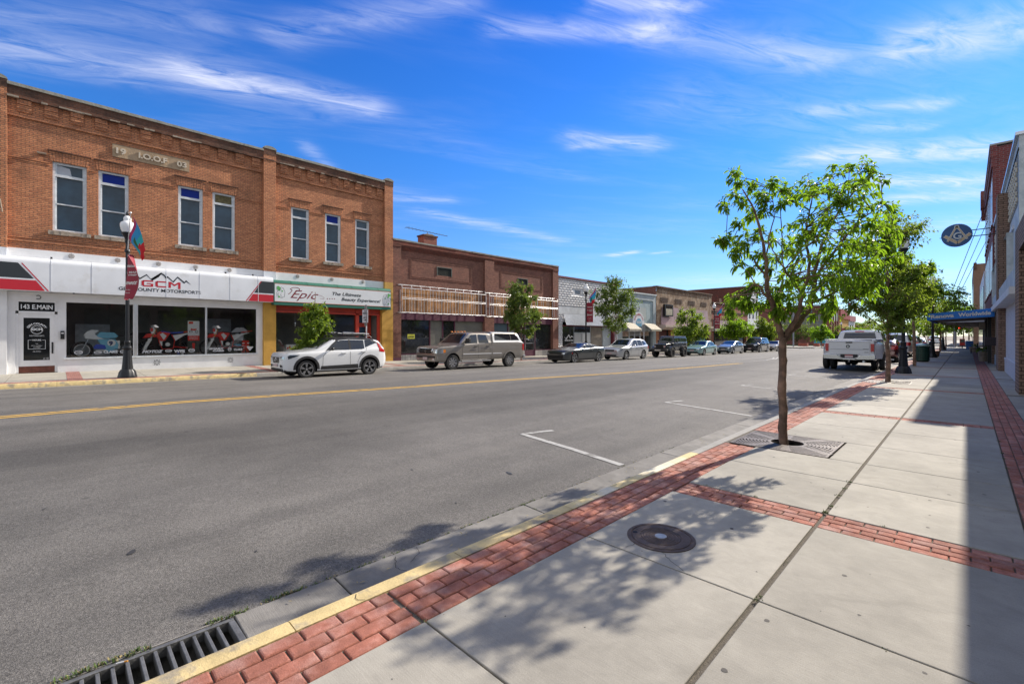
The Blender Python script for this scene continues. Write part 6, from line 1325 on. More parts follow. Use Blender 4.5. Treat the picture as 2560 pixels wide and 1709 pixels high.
# --- silver crossover
def generic(name, label, cat, pm, L, H, hw, wb, fo, r, kind, near_x, fy, rim=M_rims, rz=None, pos=None, group=None, roof_trim=None, spk=5, tum=.34):
    if kind == 'suv': top = [(0, .70), (.05, .84), (.2, .93), (.75, 1.02), (1.25, 1.10), (1.32, 1.12), (2.05, H-.09), (2.3, H-.02), (2.9, H), (L-.9, H-.04), (L-.55, H-.12), (L-.20, 1.15), (L-.05, 1.0), (L, .8)]; belt = [(0, .92), (1.3, 1.0), (L, 1.12)]; wv = [[(1.78, 1.08), (2.0, 1.28), (2.25, H-.12), (2.72, H-.08), (2.72, 1.09)], [(2.80, 1.10), (2.80, H-.08), (3.42, H-.11), (3.46, 1.12)], [(3.54, 1.13), (3.52, H-.12), (L-.82, H-.17), (L-.52, 1.22)]]
    elif kind == 'sedan': top = [(0, .60), (.05, .74), (.25, .82), (1.0, .95), (1.45, 1.0), (1.5, 1.02), (2.2, H-.05), (2.6, H), (3.1, H-.02), (3.55, H-.14), (L-.70, 1.07), (L-.12, 1.03), (L-.03, .92), (L, .75)]; belt = [(0, .80), (1.5, .93), (L, 1.02)]; wv = [[(1.72, .98), (2.0, 1.18), (2.3, H-.09), (2.62, H-.065), (2.62, .99)], [(2.70, 1.0), (2.70, H-.065), (3.15, H-.10), (3.68, 1.06), (3.6, 1.03)]]
    elif kind == 'hatch': top = [(0, .62), (.05, .76), (.25, .85), (.9, 1.0), (1.1, 1.06), (2.1, H-.04), (2.5, H), (3.0, H-.02), (L-.55, H-.18), (L-.22, 1.12), (L-.03, .95), (L, .75)]; belt = [(0, .84), (1.2, .96), (L, 1.08)]; wv = [[(1.55, 1.0), (1.95, 1.24), (2.3, H-.10), (2.68, H-.07), (2.68, 1.02)], [(2.76, 1.03), (2.76, H-.07), (3.3, H-.12), (3.72, 1.18), (3.5, 1.08)]]
    else: top = [(0, .85), (.05, 1.04), (.2, 1.14), (1.2, 1.24), (1.42, 1.27), (1.47, 1.28), (2.05, H-.06), (2.3, H), (L-.6, H-.02), (L-.3, H-.10), (L-.10, 1.25), (L-.02, 1.05), (L, .85)]; belt = [(0, 1.13), (1.4, 1.22), (L, 1.24)]; wv = [[(1.78, 1.28), (2.0, 1.5), (2.2, H-.13), (2.75, H-.12), (2.75, 1.29)], [(2.84, 1.29), (2.84, H-.12), (3.6, H-.13), (3.6, 1.29)], [(3.7, 1.29), (3.7, H-.13), (L-.5, H-.16), (L-.32, 1.30)]]
    sp = dict(L=L, r=r, axles=[fo, fo+wb], sm=.08, plan=[(0, hw*.72), (.06, hw*.84), (.3, hw*.94), (.8, hw), (L-.9, hw), (L-.3, hw*.95), (L-.04, hw*.86), (L, hw*.78)], bot=[(0, .30), (.15, .21), (L-.5, .22), (L, .42)], top=top, belt=belt, tumble=tum)
    c = Car(name, label, cat, sp, pm, group); c.side(wv, 'side_window', M_glasscar)
    ws = {'suv': (1.36, 2.02, .70, .56), 'sedan': (1.56, 2.16, .68, .54), 'hatch': (1.20, 2.05, .68, .54), 'big': (1.50, 2.02, .80, .68)}[kind]; c.top(*ws, 'windshield', M_glasscar)
    zb = belt[0][1]; zt_ = interp(top, L-.4); c.end([[(-.58*hw/.9, zb+.28 if kind != 'big' else 1.32), (.58*hw/.9, zb+.28 if kind != 'big' else 1.32), (.50*hw/.9, H-.16), (-.50*hw/.9, H-.16)]] if kind != 'sedan' else [[(-.5, 1.10), (.5, 1.10), (.45, H-.1), (-.45, H-.1)]], 'rear_window', M_glasscar, front=False)
    c.end([[(-.40, zb-.24), (.40, zb-.24), (.42, zb-.12), (-.42, zb-.12)], [(-.60, .28), (.60, .28), (.56, .42), (-.56, .42)]], 'grille', M_blackflat); c.end([[(.46, zb-.26), (hw*.86, zb-.22), (hw*.86, zb-.06), (.5, zb-.10)]], 'headlight', M_lampc, mirror=True); c.side([[(.16, zb-.20), (.45, zb-.12), (.5, zb-.04), (.18, zb-.06)]], 'headlight', M_lampc)
    c.end([[(-.2, .46), (.2, .46), (.2, .57), (-.2, .57)]], 'licence_plate', M_plate, off=.02); c.end([[(-.2, .70), (.2, .70), (.2, .82), (-.2, .82)]], 'licence_plate', M_plate, off=.02, front=False)
    tl = 1.0 if kind != 'big' else 1.1; c.end([[(.52, tl-.16), (hw*.88, tl-.16), (hw*.86, tl+.12), (.56, tl+.10)]], 'tail_light', M_red, front=False, mirror=True); c.side([[(L-.35, tl-.12), (L-.10, tl-.14), (L-.12, tl+.12), (L-.32, tl+.10)]], 'tail_light', M_red)
    bz = wv[0][0][1]; c.seam([[(fo+.62, .32), (fo+.66, bz-.15), (fo+.8, bz-.02)], [(wv[0][-1][0]+.04, .3), (wv[0][-1][0]+.04, bz)], [(fo+wb-.5, .4), (fo+wb-.2, .85), (fo+wb-.12, bz)]]); c.handle([(wv[0][-1][0]-.2, bz-.14), (fo+wb-.28, bz-.11)], pm); c.mirror(wv[0][0][0]+.12, bz+.04, pm)
    c.wheels(rim, spk, .22, rimr=.68, style='fat' if spk < 8 else 'split')
    if pos: c.place(*pos, rz)
    else: c.park_left(near_x, fy)
    return c
M_silver = paint('silver_metallic', (.46, .47, .48), .4, .3)
generic('parked_suv', 'silver crossover suv parked nose left by the street tree, between the coupe and off-roader', 'suv', M_silver, 4.64, 1.66, .935, 2.65, .95, .36, 'suv', -18.6, 31.15)
# --- black off-road 4x4
M_jb = paint('black_blue_paint', (.014, .018, .024), .2, .25)
sp = dict(L=3.95, r=.44, axles=[.70, 3.12], sm=.03, smt=.03, plan=[(0, .52), (.08, .60), (.9, .66), (1.05, .74), (3.8, .76), (3.95, .74)], bot=[(0, .62), (.6, .60), (1.2, .56), (3.95, .58)],
          top=[(0, 1.06), (.04, 1.18), (.9, 1.26), (1.12, 1.28), (1.15, 1.30), (1.36, 1.80), (1.44, 1.88), (3.8, 1.88), (3.92, 1.80), (3.95, 1.5)], belt=[(0, 1.17), (1.1, 1.27), (3.95, 1.30)], tumble=.12, shoulder=.985, arch=.01)
v = Car('parked_offroader', 'black boxy off-road vehicle with large tyres and silver trimmed hardtop parked nose left', 'off-road vehicle', sp, M_jb)
v.side([[(1.42, 1.36), (1.52, 1.74), (2.05, 1.76), (2.05, 1.36)], [(2.18, 1.38), (2.18, 1.76), (3.00, 1.76), (3.00, 1.38)], [(3.1, 1.38), (3.1, 1.76), (3.75, 1.74), (3.75, 1.38)]], 'side_window', M_glasscar); v.end([[(-.60, 1.33), (.60, 1.33), (.58, 1.74), (-.58, 1.74)]], 'windshield', M_glasscar, off=.012)
q = MB(M_blackflat)
for i in range(7): y = -.30+i*.10; q.box(1.97, y-.028, .82, 1.995, y+.028, 1.10)
v.part(q, 'grille'); q = MB(M_lampc)
v.end([[(.36+.0, .88), (.52, .88), (.52, 1.04), (.36, 1.04)]], 'headlight', M_lampc, mirror=True, off=.02)
q = MB(M_trim); q.box(1.98, -.80, .50, 2.24, .80, .74); v.part(q, 'front_bumper', bevel=.03); q = MB(M_chrome); q.box(2.24, -.36, .58, 2.26, .22, .72); v.part(q, 'winch_plate', bevel=.01)
for wx in (.70, 3.12):
    for sgn in (1, -1):
        q = MB(M_jb if wx < 1 else M_trim); xc = v.X(wx); pts = []
        for i in range(13): a = PI*(.06+.88*i/12); pts.append((xc+.56*math.cos(a)*1.02, sgn*.64, .50+.52*math.sin(a)))
        for i in range(13): a = PI*(.94-.88*i/12); pts.append((xc+.50*math.cos(a), sgn*.64, .50+.46*math.sin(a)))
        q.prism(pts, (0, sgn*.28, 0)); v.part(q, 'fender', bevel=.01)
q = MB(M_rims); q.box(.9, .74, 1.30, -1.9, .775, 1.345); q.box(.9, -.775, 1.30, -1.9, -.74, 1.345); q.box(.50, -.66, 1.885, -1.9, .66, 1.92); v.part(q, 'hardtop_trim', bevel=.008)
q = MB(M_trim); q.box(.7, .74, .42, -.85, .86, .50); q.box(.7, -.86, .42, -.85, -.74, .50); v.part(q, 'side_step'); v.seam([[(1.28, .62), (1.28, 1.34)], [(2.12, .62), (2.12, 1.80)]], .018); v.mirror(1.5, 1.42, M_trim, .12, .20)
sp['plan'] = [(0, .93), (3.95, .93)]; v.wheels(M_rimd, 8, .33, rimr=.56, style='fat'); v.park_left(-18.45, 38.7)
generic('parked_sedan', 'pale turquoise sedan parked nose left beyond the black off-roader', 'sedan', paint('pale_turquoise', (.25, .42, .43), .3, .3), 4.56, 1.50, .875, 2.70, .95, .33, 'sedan', -18.6, 45.9)
generic('parked_hatchback', 'small blue grey hatchback parked beyond the turquoise sedan', 'hatchback', paint('blue_grey', (.17, .21, .25), .4, .3), 4.46, 1.49, .87, 2.70, .90, .32, 'hatch', -18.6, 54.0)
generic('parked_suv', 'large black full size suv parked on the far side near the crossing', 'suv', paint('gloss_black', (.012, .014, .02), .1, .2), 5.14, 1.92, 1.0, 2.95, 1.0, .40, 'big', -18.6, 63.4)
generic('parked_sedan', 'light beige sedan parked last on the far side, partly behind the nearest trunk', 'sedan', paint('light_beige', (.40, .38, .36), .3, .3), 4.6, 1.48, .88, 2.7, .95, .32, 'sedan', -18.6, 71.0)

# --- white dual rear wheel pickup on the near side, seen from behind
M_wt = paint('white_truck_paint', (.66, .67, .68), .0, .3)
sp = pickup_spec(6.6, 1.0, 4.28, 1.02, .41, 1.98, 1.47, 1.45, 3.55, None, 1.2); sp['plan'] = [(0, .86), (.05, .92), (.3, .97), (.9, 1.0), (4.5, 1.0), (6.3, 1.0), (6.57, .97), (6.6, .96)]
v = Car('parked_pickup', 'white pickup truck with double rear wheels, seen from behind at the near kerb', 'pickup truck', sp, M_wt)
v.side([[(1.8, 1.42), (2.2, 1.84), (2.6, 1.87), (2.6, 1.44)], [(2.7, 1.44), (2.7, 1.87), (3.3, 1.86), (3.36, 1.46)]], 'side_window', M_glasscar); v.top(1.55, 2.1, .8, .7, 'windshield', M_glasscar)
v.end([[(-.70, 1.56), (.70, 1.56), (.64, 1.86), (-.64, 1.86)]], 'rear_window', M_glasscar, front=False, off=.012); v.end([[(-.20, 1.90), (.20, 1.90), (.20, 1.945), (-.20, 1.945)]], 'brake_light', M_red, front=False, off=.02)
for sgn in (1, -1):   # bulging rear fenders of the dually
    g_ = []; q = MB(M_wt)
    for i in range(15):
        s = 4.45+i*(6.45-4.45)/14; t = (s-5.3)/.95; w = 1.0+.21*max(0, 1-abs((s-5.35)/1.05)**3.0); g_.append([(v.X(s), sgn*.96, 1.40), (v.X(s), sgn*(w-.07), 1.34), (v.X(s), sgn*(w-.01), 1.22), (v.X(s), sgn*w, 1.0), (v.X(s), sgn*w, .98 if abs(s-5.3) < .5 else .60)])
        if abs(s-5.3) < .52: g_[-1][4] = (v.X(s), sgn*w, .41+math.sqrt(max(0, .54**2-(s-5.3)**2)))
    q.add([p for r_ in g_ for p in r_], [(i*5+k, (i+1)*5+k, (i+1)*5+k+1, i*5+k+1) for i in range(14) for k in range(4)]); 
    q.add(g_[-1]+[(g_[-1][0][0], sgn*.9, .6)], [(0, 1, 2, 3, 4, 5)]); q.add(g_[0]+[(g_[0][0][0], sgn*.9, .6)], [(0, 1, 2, 3, 4, 5)]); v.part(q, 'rear_fender', smooth=True, sharp=60)
XB = -3.3
q = MB(M_wt); q.box(XB-.03, -.80, .80, XB+.02, .80, 1.46); tg = v.part(q, 'tailgate', bevel=.015)
q = MB(mat('panel_line', (.18, .18, .19), .5, coord='O')); q.box(XB-.034, -.76, 1.035, XB-.03, .76, 1.05); q.box(XB-.034, -.80, 1.385, XB-.031, .80, 1.395); v.part(q, 'tailgate_crease', tg)
q = MB(M_trim); q.box(XB-.05, -.13, 1.35, XB-.03, .13, 1.41); v.part(q, 'handle', tg, bevel=.005)
q = MB(mat('badge_dark', (.06, .06, .07), .3, .5, coord='O')); q.cyl((XB-.03, .04, 1.19), (XB-.045, .04, 1.19), .085, n=6); q.box(XB-.036, -.76, .90, XB-.03, -.60, .925); q.box(XB-.036, -.76, 1.06, XB-.03, -.54, 1.075); v.part(q, 'badge', tg)
q = MB(M_chrome); q.poly([(XB-.047, .04+.05*a, 1.19+.06*b) for a, b in ((-.6, .6), (0, .2), (.6, .6), (.4, -.3), (0, -.8), (-.4, -.3))]); v.part(q, 'badge_emblem', tg)
q = MB(M_red)
for sgn in (1, -1): q = MB(M_red); q.box(XB-.025, sgn*.83, .96, XB+.06, sgn*.965, 1.32); q.box(XB-.028, sgn*.84, .90, XB+.06, sgn*.96, .96, M_lampc); v.part(q, 'tail_light', bevel=.008)
q = MB(M_chrome)
for sgn in (1, -1):
    q.prism([(XB-.02, sgn*1.02, .80), (XB-.02, sgn*1.02, .58), (XB-.02, sgn*.42, .56), (XB-.02, sgn*.30, .56), (XB-.02, sgn*.22, .56), (XB-.02, sgn*.22, .62), (XB-.02, sgn*.34, .66), (XB-.02, sgn*.46, .78)], (-.16, 0, 0))
q.box(XB-.18, -.34, .54, XB-.02, .34, .62); v.part(q, 'rear_bumper', bevel=.012)
q = MB(M_trim); q.box(XB-.06, -.34, .62, XB-.02, .34, .80); v.part(q, 'bumper_recess'); q = MB(M_plate); q.box(XB-.075, -.16, .65, XB-.065, .16, .78); q.box(XB-.078, -.16, .755, XB-.07, .16, .785, M_red); v.part(q, 'licence_plate')
q = MB(M_under); q.cyl((-1.98, -.95, .42), (-1.98, .95, .42), .07); q.ball((-1.98, 0, .42), .20, M_under); q.box(-2.9, -.4, .45, 2.5, -.3, .6); q.box(-2.9, .3, .45, 2.5, .4, .6); q.tube([(-2.3, -.5, .42), (-3.2, -.55, .46)], .05, 8, M_alu); q.box(XB-.15, -.05, .42, -2.9, .05, .5); q.tube([(XB-.2, -.03, .45), (XB-.2, -.03, .52)], .03, 8, M_chrome); v.part(q, 'underframe')
q = MB(M_trim); q.box(1.15, 1.02, 1.46, 1.25, 1.28, 1.72); q.box(1.15, -1.28, 1.46, 1.25, -1.02, 1.72); v.part(q, 'mirror')
q = MB(M_trim); q.box(-3.25, -.9, 1.465, -.3, .9, 1.50, M_trim); v.part(q, 'bed_cover'); q = MB(M_wt)
for sgn in (1, -1): q.box(-3.28, sgn*.88, 1.44, -.3, sgn*1.0, 1.53)
v.part(q, 'bed_rail', bevel=.02)
v.wheels(M_rims, 8, .22, dual=True, rimr=.58, style='steel'); v.place(-4.06, 30.55, .05, R(90))
# other vehicles queued beyond it
generic('parked_hatchback', 'maroon hatchback parked between the white truck and the grey pickup, half hidden by the trunk', 'hatchback', paint('maroon_paint', (.10, .02, .022), .2, .25), 4.3, 1.52, .88, 2.6, .9, .33, 'hatch', 0, 0, pos=(-3.98, 40.0, .02), rz=R(90))
generic('parked_suv', 'pale silver full size suv parked beyond the maroon hatchback at the near kerb', 'suv', paint('pale_silver', (.52, .54, .57), .3, .3), 5.2, 1.92, 1.0, 2.95, 1.0, .40, 'big', 0, 0, pos=(-4.1, 50.2, .02), rz=R(90))
generic('parked_suv', 'dark grey suv parked at the near kerb beyond the pale silver one', 'suv', paint('dark_grey_paint', (.05, .052, .056), .2, .3), 4.7, 1.72, .93, 2.7, .95, .36, 'suv', 0, 0, pos=(-4.0, 59.5, .02), rz=R(90))
generic('parked_sedan', 'light blue sedan parked near the crossing on the near side', 'sedan', paint('light_blue_paint', (.36, .46, .54), .3, .3), 4.6, 1.48, .88, 2.7, .95, .33, 'sedan', 0, 0, pos=(-4.0, 69.5, .02), rz=R(90))
generic('parked_suv', 'white suv parked beyond the crossing on the near side', 'suv', paint('white_pearl', ()), 4.7, 1.7, .92, 2.7, .95, .36, 'suv', 0, 0, pos=(-4.2, 116, -.0), rz=R(90))
# ---------------------------------------------------------------- trees
def leafmat(name, c1, c2, tr, trf=.5):
    m = bpy.data.materials.new(name); m.use_nodes = True; t = m.node_tree; t.nodes.clear(); N = NT(t)
    geo = N.n('ShaderNodeNewGeometry'); rnd_ = geo.outputs['Random Per Island']; pos = geo.outputs['Position']
    f = N.m('ADD', N.m('MULTIPLY', rnd_, .6), N.m('MULTIPLY', N.noise(pos, 1.6, 2, .5), .5))
    c = N.ramp(f, [(.2, c1), (.85, c2)]); tc = N.mix(1.0, c, tr, 'MULTIPLY'); tc = N.mix(.35, tc, tr)
    pb = N.n('ShaderNodeBsdfPrincipled', i_Base_Color=c, i_Roughness=.42); pb.inputs['Specular IOR Level'].default_value = .45
    tl = N.n('ShaderNodeBsdfTranslucent', i_Color=tc)
    mx = N.n('ShaderNodeMixShader', i_0=trf, i_1=pb, i_2=tl); N.n('ShaderNodeOutputMaterial', i_0=mx); MATS[name] = m; return m
L_near = leafmat('leaf_bright', (.060, .125, .012), (.15, .235, .022), (.62, .95, .06), .6)
L_mid = leafmat('leaf_mid', (.050, .105, .018), (.125, .20, .028), (.66, .85, .08), .5)
L_dark = leafmat('leaf_dark', (.038, .080, .018), (.10, .155, .032), (.50, .66, .10), .42)
M_bark = mat('bark', (.16, .105, .075), .9, var=.35, vscale=9, bump=1.0, bscale=38, col2=(.27, .17, .12), c2scale=6)
def add_leaf(mb, p, d, n, L, w, droop):
    """pointed, folded and drooping leaf of four faces"""
    d = d.normalized(); s = d.cross(n).normalized(); n = s.cross(d).normalized(); dz = Vector((0, 0, -1))
    a = p; b = p+d*L*.38+n*L*.03+dz*droop*L*.12; c = p+d*L*.72+dz*droop*L*.32; e = p+d*L*.97+dz*droop*L*.62
    up = n*w*.28
    mb.add([a, b+s*w*.5+up, c+s*w*.42+up, e, c-s*w*.42+up, b-s*w*.5+up, b, c], [(0, 1, 6), (0, 6, 5), (1, 2, 7, 6), (6, 7, 4, 5), (2, 3, 7), (7, 3, 4)])
def twigs(lm, wm, c, r, n, L, w, rg, droop=.8, out=None, tw=True):
    """leaves carried on small twigs that radiate from a clump centre"""
    k = max(3, int(n/9))
    for i in range(k):
        d = Vector((rg.gauss(0, 1), rg.gauss(0, 1), rg.gauss(.25, .8)))
        if out: d += out*1.1
        d.normalize(); ln = r*rg.uniform(.6, 1.25)
        if tw: wm.tube([c, c+d*ln*.5+Vector((0, 0, -.01)), c+d*ln+Vector((0, 0, -.05*ln))], [.004, .003, .0015], 3, M_bark, caps=False)
        m = int(n/k)+1
        for j in range(m):
            t = rg.uniform(.15, 1.05); p = c+d*ln*t; a = rg.uniform(0, 2*PI)
            s = d.cross(Vector((0, 0, 1))); s = s.normalized() if s.length > .1 else Vector((1, 0, 0)); u = s.cross(d)
            ld = (d*.5+(s*math.cos(a)+u*math.sin(a))*.9+Vector((0, 0, -.25))).normalized()
            nn = (Vector((rg.gauss(0, .45), rg.gauss(0, .45), 1))).normalized()
            k2 = rg.uniform(.7, 1.2); add_leaf(lm, p, ld, nn, L*k2, w*k2, droop*rg.uniform(.4, 1.3))
def limb(wm, pts, r0, r1, rg, n=7, wob=.02, m=None):
    P = [Vector(p) for p in pts]; out = []
    for i in range(len(P)-1):
        for k in range(4):
            t = k/4; p0 = P[max(i-1, 0)]; p1, p2 = P[i], P[i+1]; p3 = P[min(i+2, len(P)-1)]
            out.append(.5*((2*p1)+(p2-p0)*t+(2*p0-5*p1+4*p2-p3)*t*t+(3*p1-p0-3*p2+p3)*t**3))
    out.append(P[-1]); out = [p+Vector((rg.gauss(0, wob), rg.gauss(0, wob), 0))*(0 if i == 0 else 1) for i, p in enumerate(out)]
    N_ = len(out); rad = [(r0+(r1-r0)*(i/(N_-1)))*rg.uniform(.93, 1.07) for i in range(N_)]
    wm.tube(out, rad, n, m or M_bark); return list(zip(out, rad))
# the near tree, laid out from the photograph in depth
D0 = (7.83+1.95)/math.sqrt(2)
def TP(zx, zy, off=0.0):
    px, py = 1740+zx/2.064, 400+zy/2.064; u = uv(px); D = D0+off; k = D/math.sqrt(2); return Vector(((u-1)*k, (1+u)*k, HC+(838-py)/1138*D))
rg = random.Random(11)
nt = thing('street_tree', (-1.93, 7.86, .12), 'nearest young street tree with drooping bright green leaves, standing in the square iron grate', 'tree', 'street trees')
wm = MB(M_bark); skel = []
tr = [(455, 1475, 0), (447, 1380, 0), (450, 1280, .01), (443, 1180, .0), (449, 1080, .01), (446, 990, 0), (450, 915, 0)]
pts = [TP(*p) for p in tr]; pts[0].z = .08
tr_s = limb(wm, pts, .061, .054, rg, 16, .002)
skel += tr_s[-4:]
def lb(pl_, r0, r1): s_ = limb(wm, [TP(*p) for p in pl_], r0, r1, rg, 9, .008); skel.extend(s_); return s_
lb([(447, 930, 0), (425, 850, -.05), (405, 770, -.12), (378, 690, -.2), (362, 610, -.28), (360, 520, -.35), (335, 380, -.45), (300, 260, -.5), (240, 150, -.55)], .050, .008)
lb([(455, 925, 0), (490, 880, .05), (545, 820, .12), (592, 740, .2), (610, 660, .3), (618, 560, .35), (650, 440, .4), (700, 330, .5), (760, 230, .55), (840, 140, .6)], .056, .008)
lb([(460, 905, 0), (500, 850, -.08), (530, 780, -.18), (545, 690, -.28), (575, 600, -.35), (585, 500, -.4), (570, 380, -.5), (590, 260, -.5), (600, 140, -.55)], .040, .006)
lb([(415, 800, -.1), (430, 700, .1), (450, 600, .25), (445, 480, .4), (440, 340, .5), (430, 180, .55)], .020, .005)
lb([(395, 740, -.15), (355, 690, -.3), (310, 640, -.4), (250, 680, -.5), (180, 712, -.6)], .022, .005)
lb([(362, 600, -.28), (310, 530, -.1), (260, 470, .1), (190, 410, .3), (125, 410, .4)], .018, .004)
lb([(606, 680, .28), (680, 610, .5), (760, 560, .7), (860, 520, .9), (930, 460, 1.0)], .028, .005)
lb([(612, 620, .3), (690, 500, -.1), (770, 400, -.3), (860, 300, -.45), (960, 240, -.6)], .024, .005)
lb([(592, 740, .2), (680, 700, .0), (760, 660, -.2), (850, 610, -.35)], .024, .005)
lb([(545, 690, -.28), (480, 600, -.7), (430, 520, -.9), (370, 420, -.95)], .018, .004)
lb([(362, 560, -.3), (370, 440, -.2), (400, 300, -.1), (390, 150, 0)], .014, .004)
CL = [(190,90,33),(240,110,30),(165,235,36),(200,180,33),(250,230,36),(290,150,28),(330,200,33),(120,410,28),(180,400,33),(230,360,36),(240,430,40),(220,490,30),(240,545,26),(300,300,36),(340,260,33),(390,140,38),(440,150,38),(480,170,36),(380,230,38),(430,240,36),(500,230,38),(590,130,35),(560,200,40),(610,200,45),(660,170,40),(730,80,36),(790,70,36),(850,62,35),(930,80,32),(955,115,28),(870,130,45),(800,150,45),(740,170,45),(700,230,50),(780,240,50),(850,220,50),(930,230,45),(990,270,36),
      (300,430,38),(350,400,42),(350,480,40),(310,560,30),(385,560,34),(420,420,36),(470,450,38),(440,505,30),(400,640,40),(340,640,34),(300,640,30),(440,680,48),(500,620,50),(560,580,55),(480,560,42),(560,480,55),(620,420,60),(640,330,60),(560,330,50),(540,400,50),(700,330,60),(760,400,60),(720,460,60),(650,520,60),(700,580,60),(620,650,55),(560,680,50),(780,520,60),(850,430,55),(830,330,55),(900,330,50),(960,350,45),(840,580,60),(800,640,52),(720,680,52),(650,740,40),(880,500,52),(920,570,48),(880,640,40),
      (180,712,26),(160,742,20),(230,700,28),(280,680,28),(310,705,30),(320,750,26),(265,735,20),(440,775,28),(480,755,38),(540,735,32),(625,785,22),(960,450,42),(990,400,38),(700,740,30),(880,560,46),(800,560,48),(940,520,40),(760,600,48),(740,520,44),(900,680,34),(420,730,32),(370,700,28)]
lm = MB(L_near)
for zx, zy, r in CL:
    nb = 2 if r > 44 else 1
    for b in range(nb):
        off = rg.gauss(0, .5) if nb == 1 else (rg.uniform(-1.0, -.1), rg.uniform(.1, 1.0))[b]
        off -= .38 if zx > 520 else 0
        jx, jy = zx+rg.gauss(0, 10), zy+rg.gauss(0, 10)
        ref = TP(jx, jy, off); best = min(skel, key=lambda q_: (q_[0]-ref).length+(.5 if q_[0].z > ref.z+.05 else 0)+.6*max(0, q_[1]-.03)*10)
        if nb == 1: off = off*.6; ref = TP(jx, jy, off)
        mid = (best[0]+ref)/2+Vector((0, 0, .04)); wm.tube([best[0], mid, ref], [min(best[1], .009), .006, .003], 5, M_bark, caps=False)
        rm = r/2.064*.0061*1.5
        twigs(lm, wm, ref, rm, int((30+r*1.35/nb)*(.68 if zx > 520 else .9)), (.095), .033, rg, out=(ref-Vector((-1.6, 8.1, 3.0))).normalized()*.8)
wm.build('trunk', nt, smooth=True, sharp=70); lm.build('crown', nt)

def street_tree(name, x, y, z, H, cb, rx, label, lmat, seed, nl=2600, ll=.12, tw=.06, shape='ovoid', group='street trees', lean=(0, 0), gap=0.0, nlimb=9, wdt=.45):
    rg = random.Random(seed); t = thing(name, (x, y, z), label, 'tree', group); wm = MB(M_bark); lm = MB(lmat)
    top = Vector((x+lean[0], y+lean[1], z+H*.93)); b0 = Vector((x, y, z-.1)); sk = limb(wm, [b0, Vector((x+rg.gauss(0, .02), y+rg.gauss(0, .02), z+cb*.6)), Vector((x+lean[0]*.3, y+lean[1]*.3, z+cb)), Vector((x+lean[0]*.6, y+lean[1]*.6, z+(H+cb)/2)), top], tw, .012, rg, 10, .012)
    nc = 60; cl = []
    for i in range(nc):
        for _ in range(30):
            u_, v_, w_ = rg.uniform(-1, 1), rg.uniform(-1, 1), rg.uniform(0, 1)
            env = {'ovoid': math.sin(PI*min(1, w_*.86+.10))**.75, 'cone': (1-w_)**.75*min(1, w_*6+.45), 'tall': math.sin(PI*min(1, w_*.80+.16))**.9, 'round': math.sqrt(max(0, 1-(2*w_-1)**2))}[shape]*(1+.22*math.sin(3*math.atan2(v_, u_)+seed)+.18*math.sin(9*w_+seed))
            if math.hypot(u_, v_) <= env and math.hypot(u_, v_) > env*.25*rg.random(): break
        cl.append(Vector((x+lean[0]*w_+u_*rx, y+lean[1]*w_+v_*rx, z+cb+(H-cb)*(w_*.93+.02))))
    tips = sorted(cl, key=lambda p: rg.random())
    for i, p in enumerate(tips):
        hs_ = max(z+cb*.9, p.z-rx*.75*rg.uniform(.6, 1.1)); a = min(sk, key=lambda q_: abs(q_[0].z-hs_))
        if i < nlimb: limb(wm, [a[0], (a[0]+p)/2+Vector((0, 0, .06*rx)), p], min(a[1]*.6, .035), .008, rg, 6, .01)
        else: wm.tube([a[0], (a[0]+p)/2+Vector((0, 0, .05)), p], [.011, .008, .004], 4, M_bark, caps=False)
        r_ = rx*wdt*rg.uniform(.5, 1.0)
        twigs(lm, wm, p, r_, int(nl*1.7/nc*rg.uniform(.6, 1.4)), ll*1.0, ll*.5, rg, .5, tw=(ll < .13))
    wm.build('trunk', t, smooth=True, sharp=70); lm.build('crown', t); return t
# far side, from left to right
FT = [(8.7, 3.95, .55, .98, 'small bushy young street tree behind the white compact suv', 'cone', L_mid, 3, 2600, .11), (22.9, 5.65, 1.75, 1.3, 'dense oval street tree in front of the bare awning frames', 'ovoid', L_dark, 5, 3400, .12), (34.9, 6.9, 2.2, 1.75, 'tall loose street tree beside the second lamp, behind the silver suv', 'ovoid', L_dark, 8, 3400, .13),
      (49.5, 5.3, .6, 1.75, 'broad low branched street tree behind the black off-roader', 'ovoid', L_mid, 12, 3200, .15), (64.0, 5.0, 1.3, 1.9, 'round yellow green street tree past the third lamp', 'round', L_near, 17, 3000, .17), (76.5, 4.9, .8, 1.7, 'round street tree in front of the tall brick block at the crossing', 'round', L_mid, 23, 2600, .19)]
for y, H, cb, rx, lab, sh_, lm_, sd, nl, ll in FT: street_tree('street_tree', -21.95, y, zl(-21.95, y), H, cb, rx, lab, lm_, sd, int(nl*1.35), ll*1.3, .05, sh_)
# near side row
street_tree('street_tree', -1.96, 20.5, .12, 6.3, 1.75, 1.22, 'second street tree of the near row, forked trunk beside the white truck', L_mid, 31, 8200, .105, .085, 'tall', nlimb=14)
street_tree('street_tree', -1.98, 32.2, .12, 6.1, 2.8, 1.2, 'third street tree of the near row, just before the slatted litter bin', L_near, 37, 7200, .125, .085, 'ovoid', lean=(-.3, 0), nlimb=14)
street_tree('street_tree', -1.9, 49.5, .12, 6.4, 2.2, 2.0, 'fourth street tree of the near row, beyond the litter bin', L_mid, 41, 3600, .15, .08, 'round')
street_tree('street_tree', -1.9, 62.0, .12, 6.5, 2.0, 2.1, 'fifth street tree of the near row, before the grey signal pole', L_near, 43, 3000, .17, .08, 'round')
street_tree('street_tree', -1.9, 80.0, .12, 6.2, 2.0, 2.3, 'last street tree of the near row before the crossing', L_near, 47, 2400, .20, .08, 'round')
street_tree('street_tree', -1.7, 112.0, .1, 6.6, 2.1, 2.6, 'bright street tree on the near side beyond the crossing', L_near, 53, 2200, .26, .09, 'round')
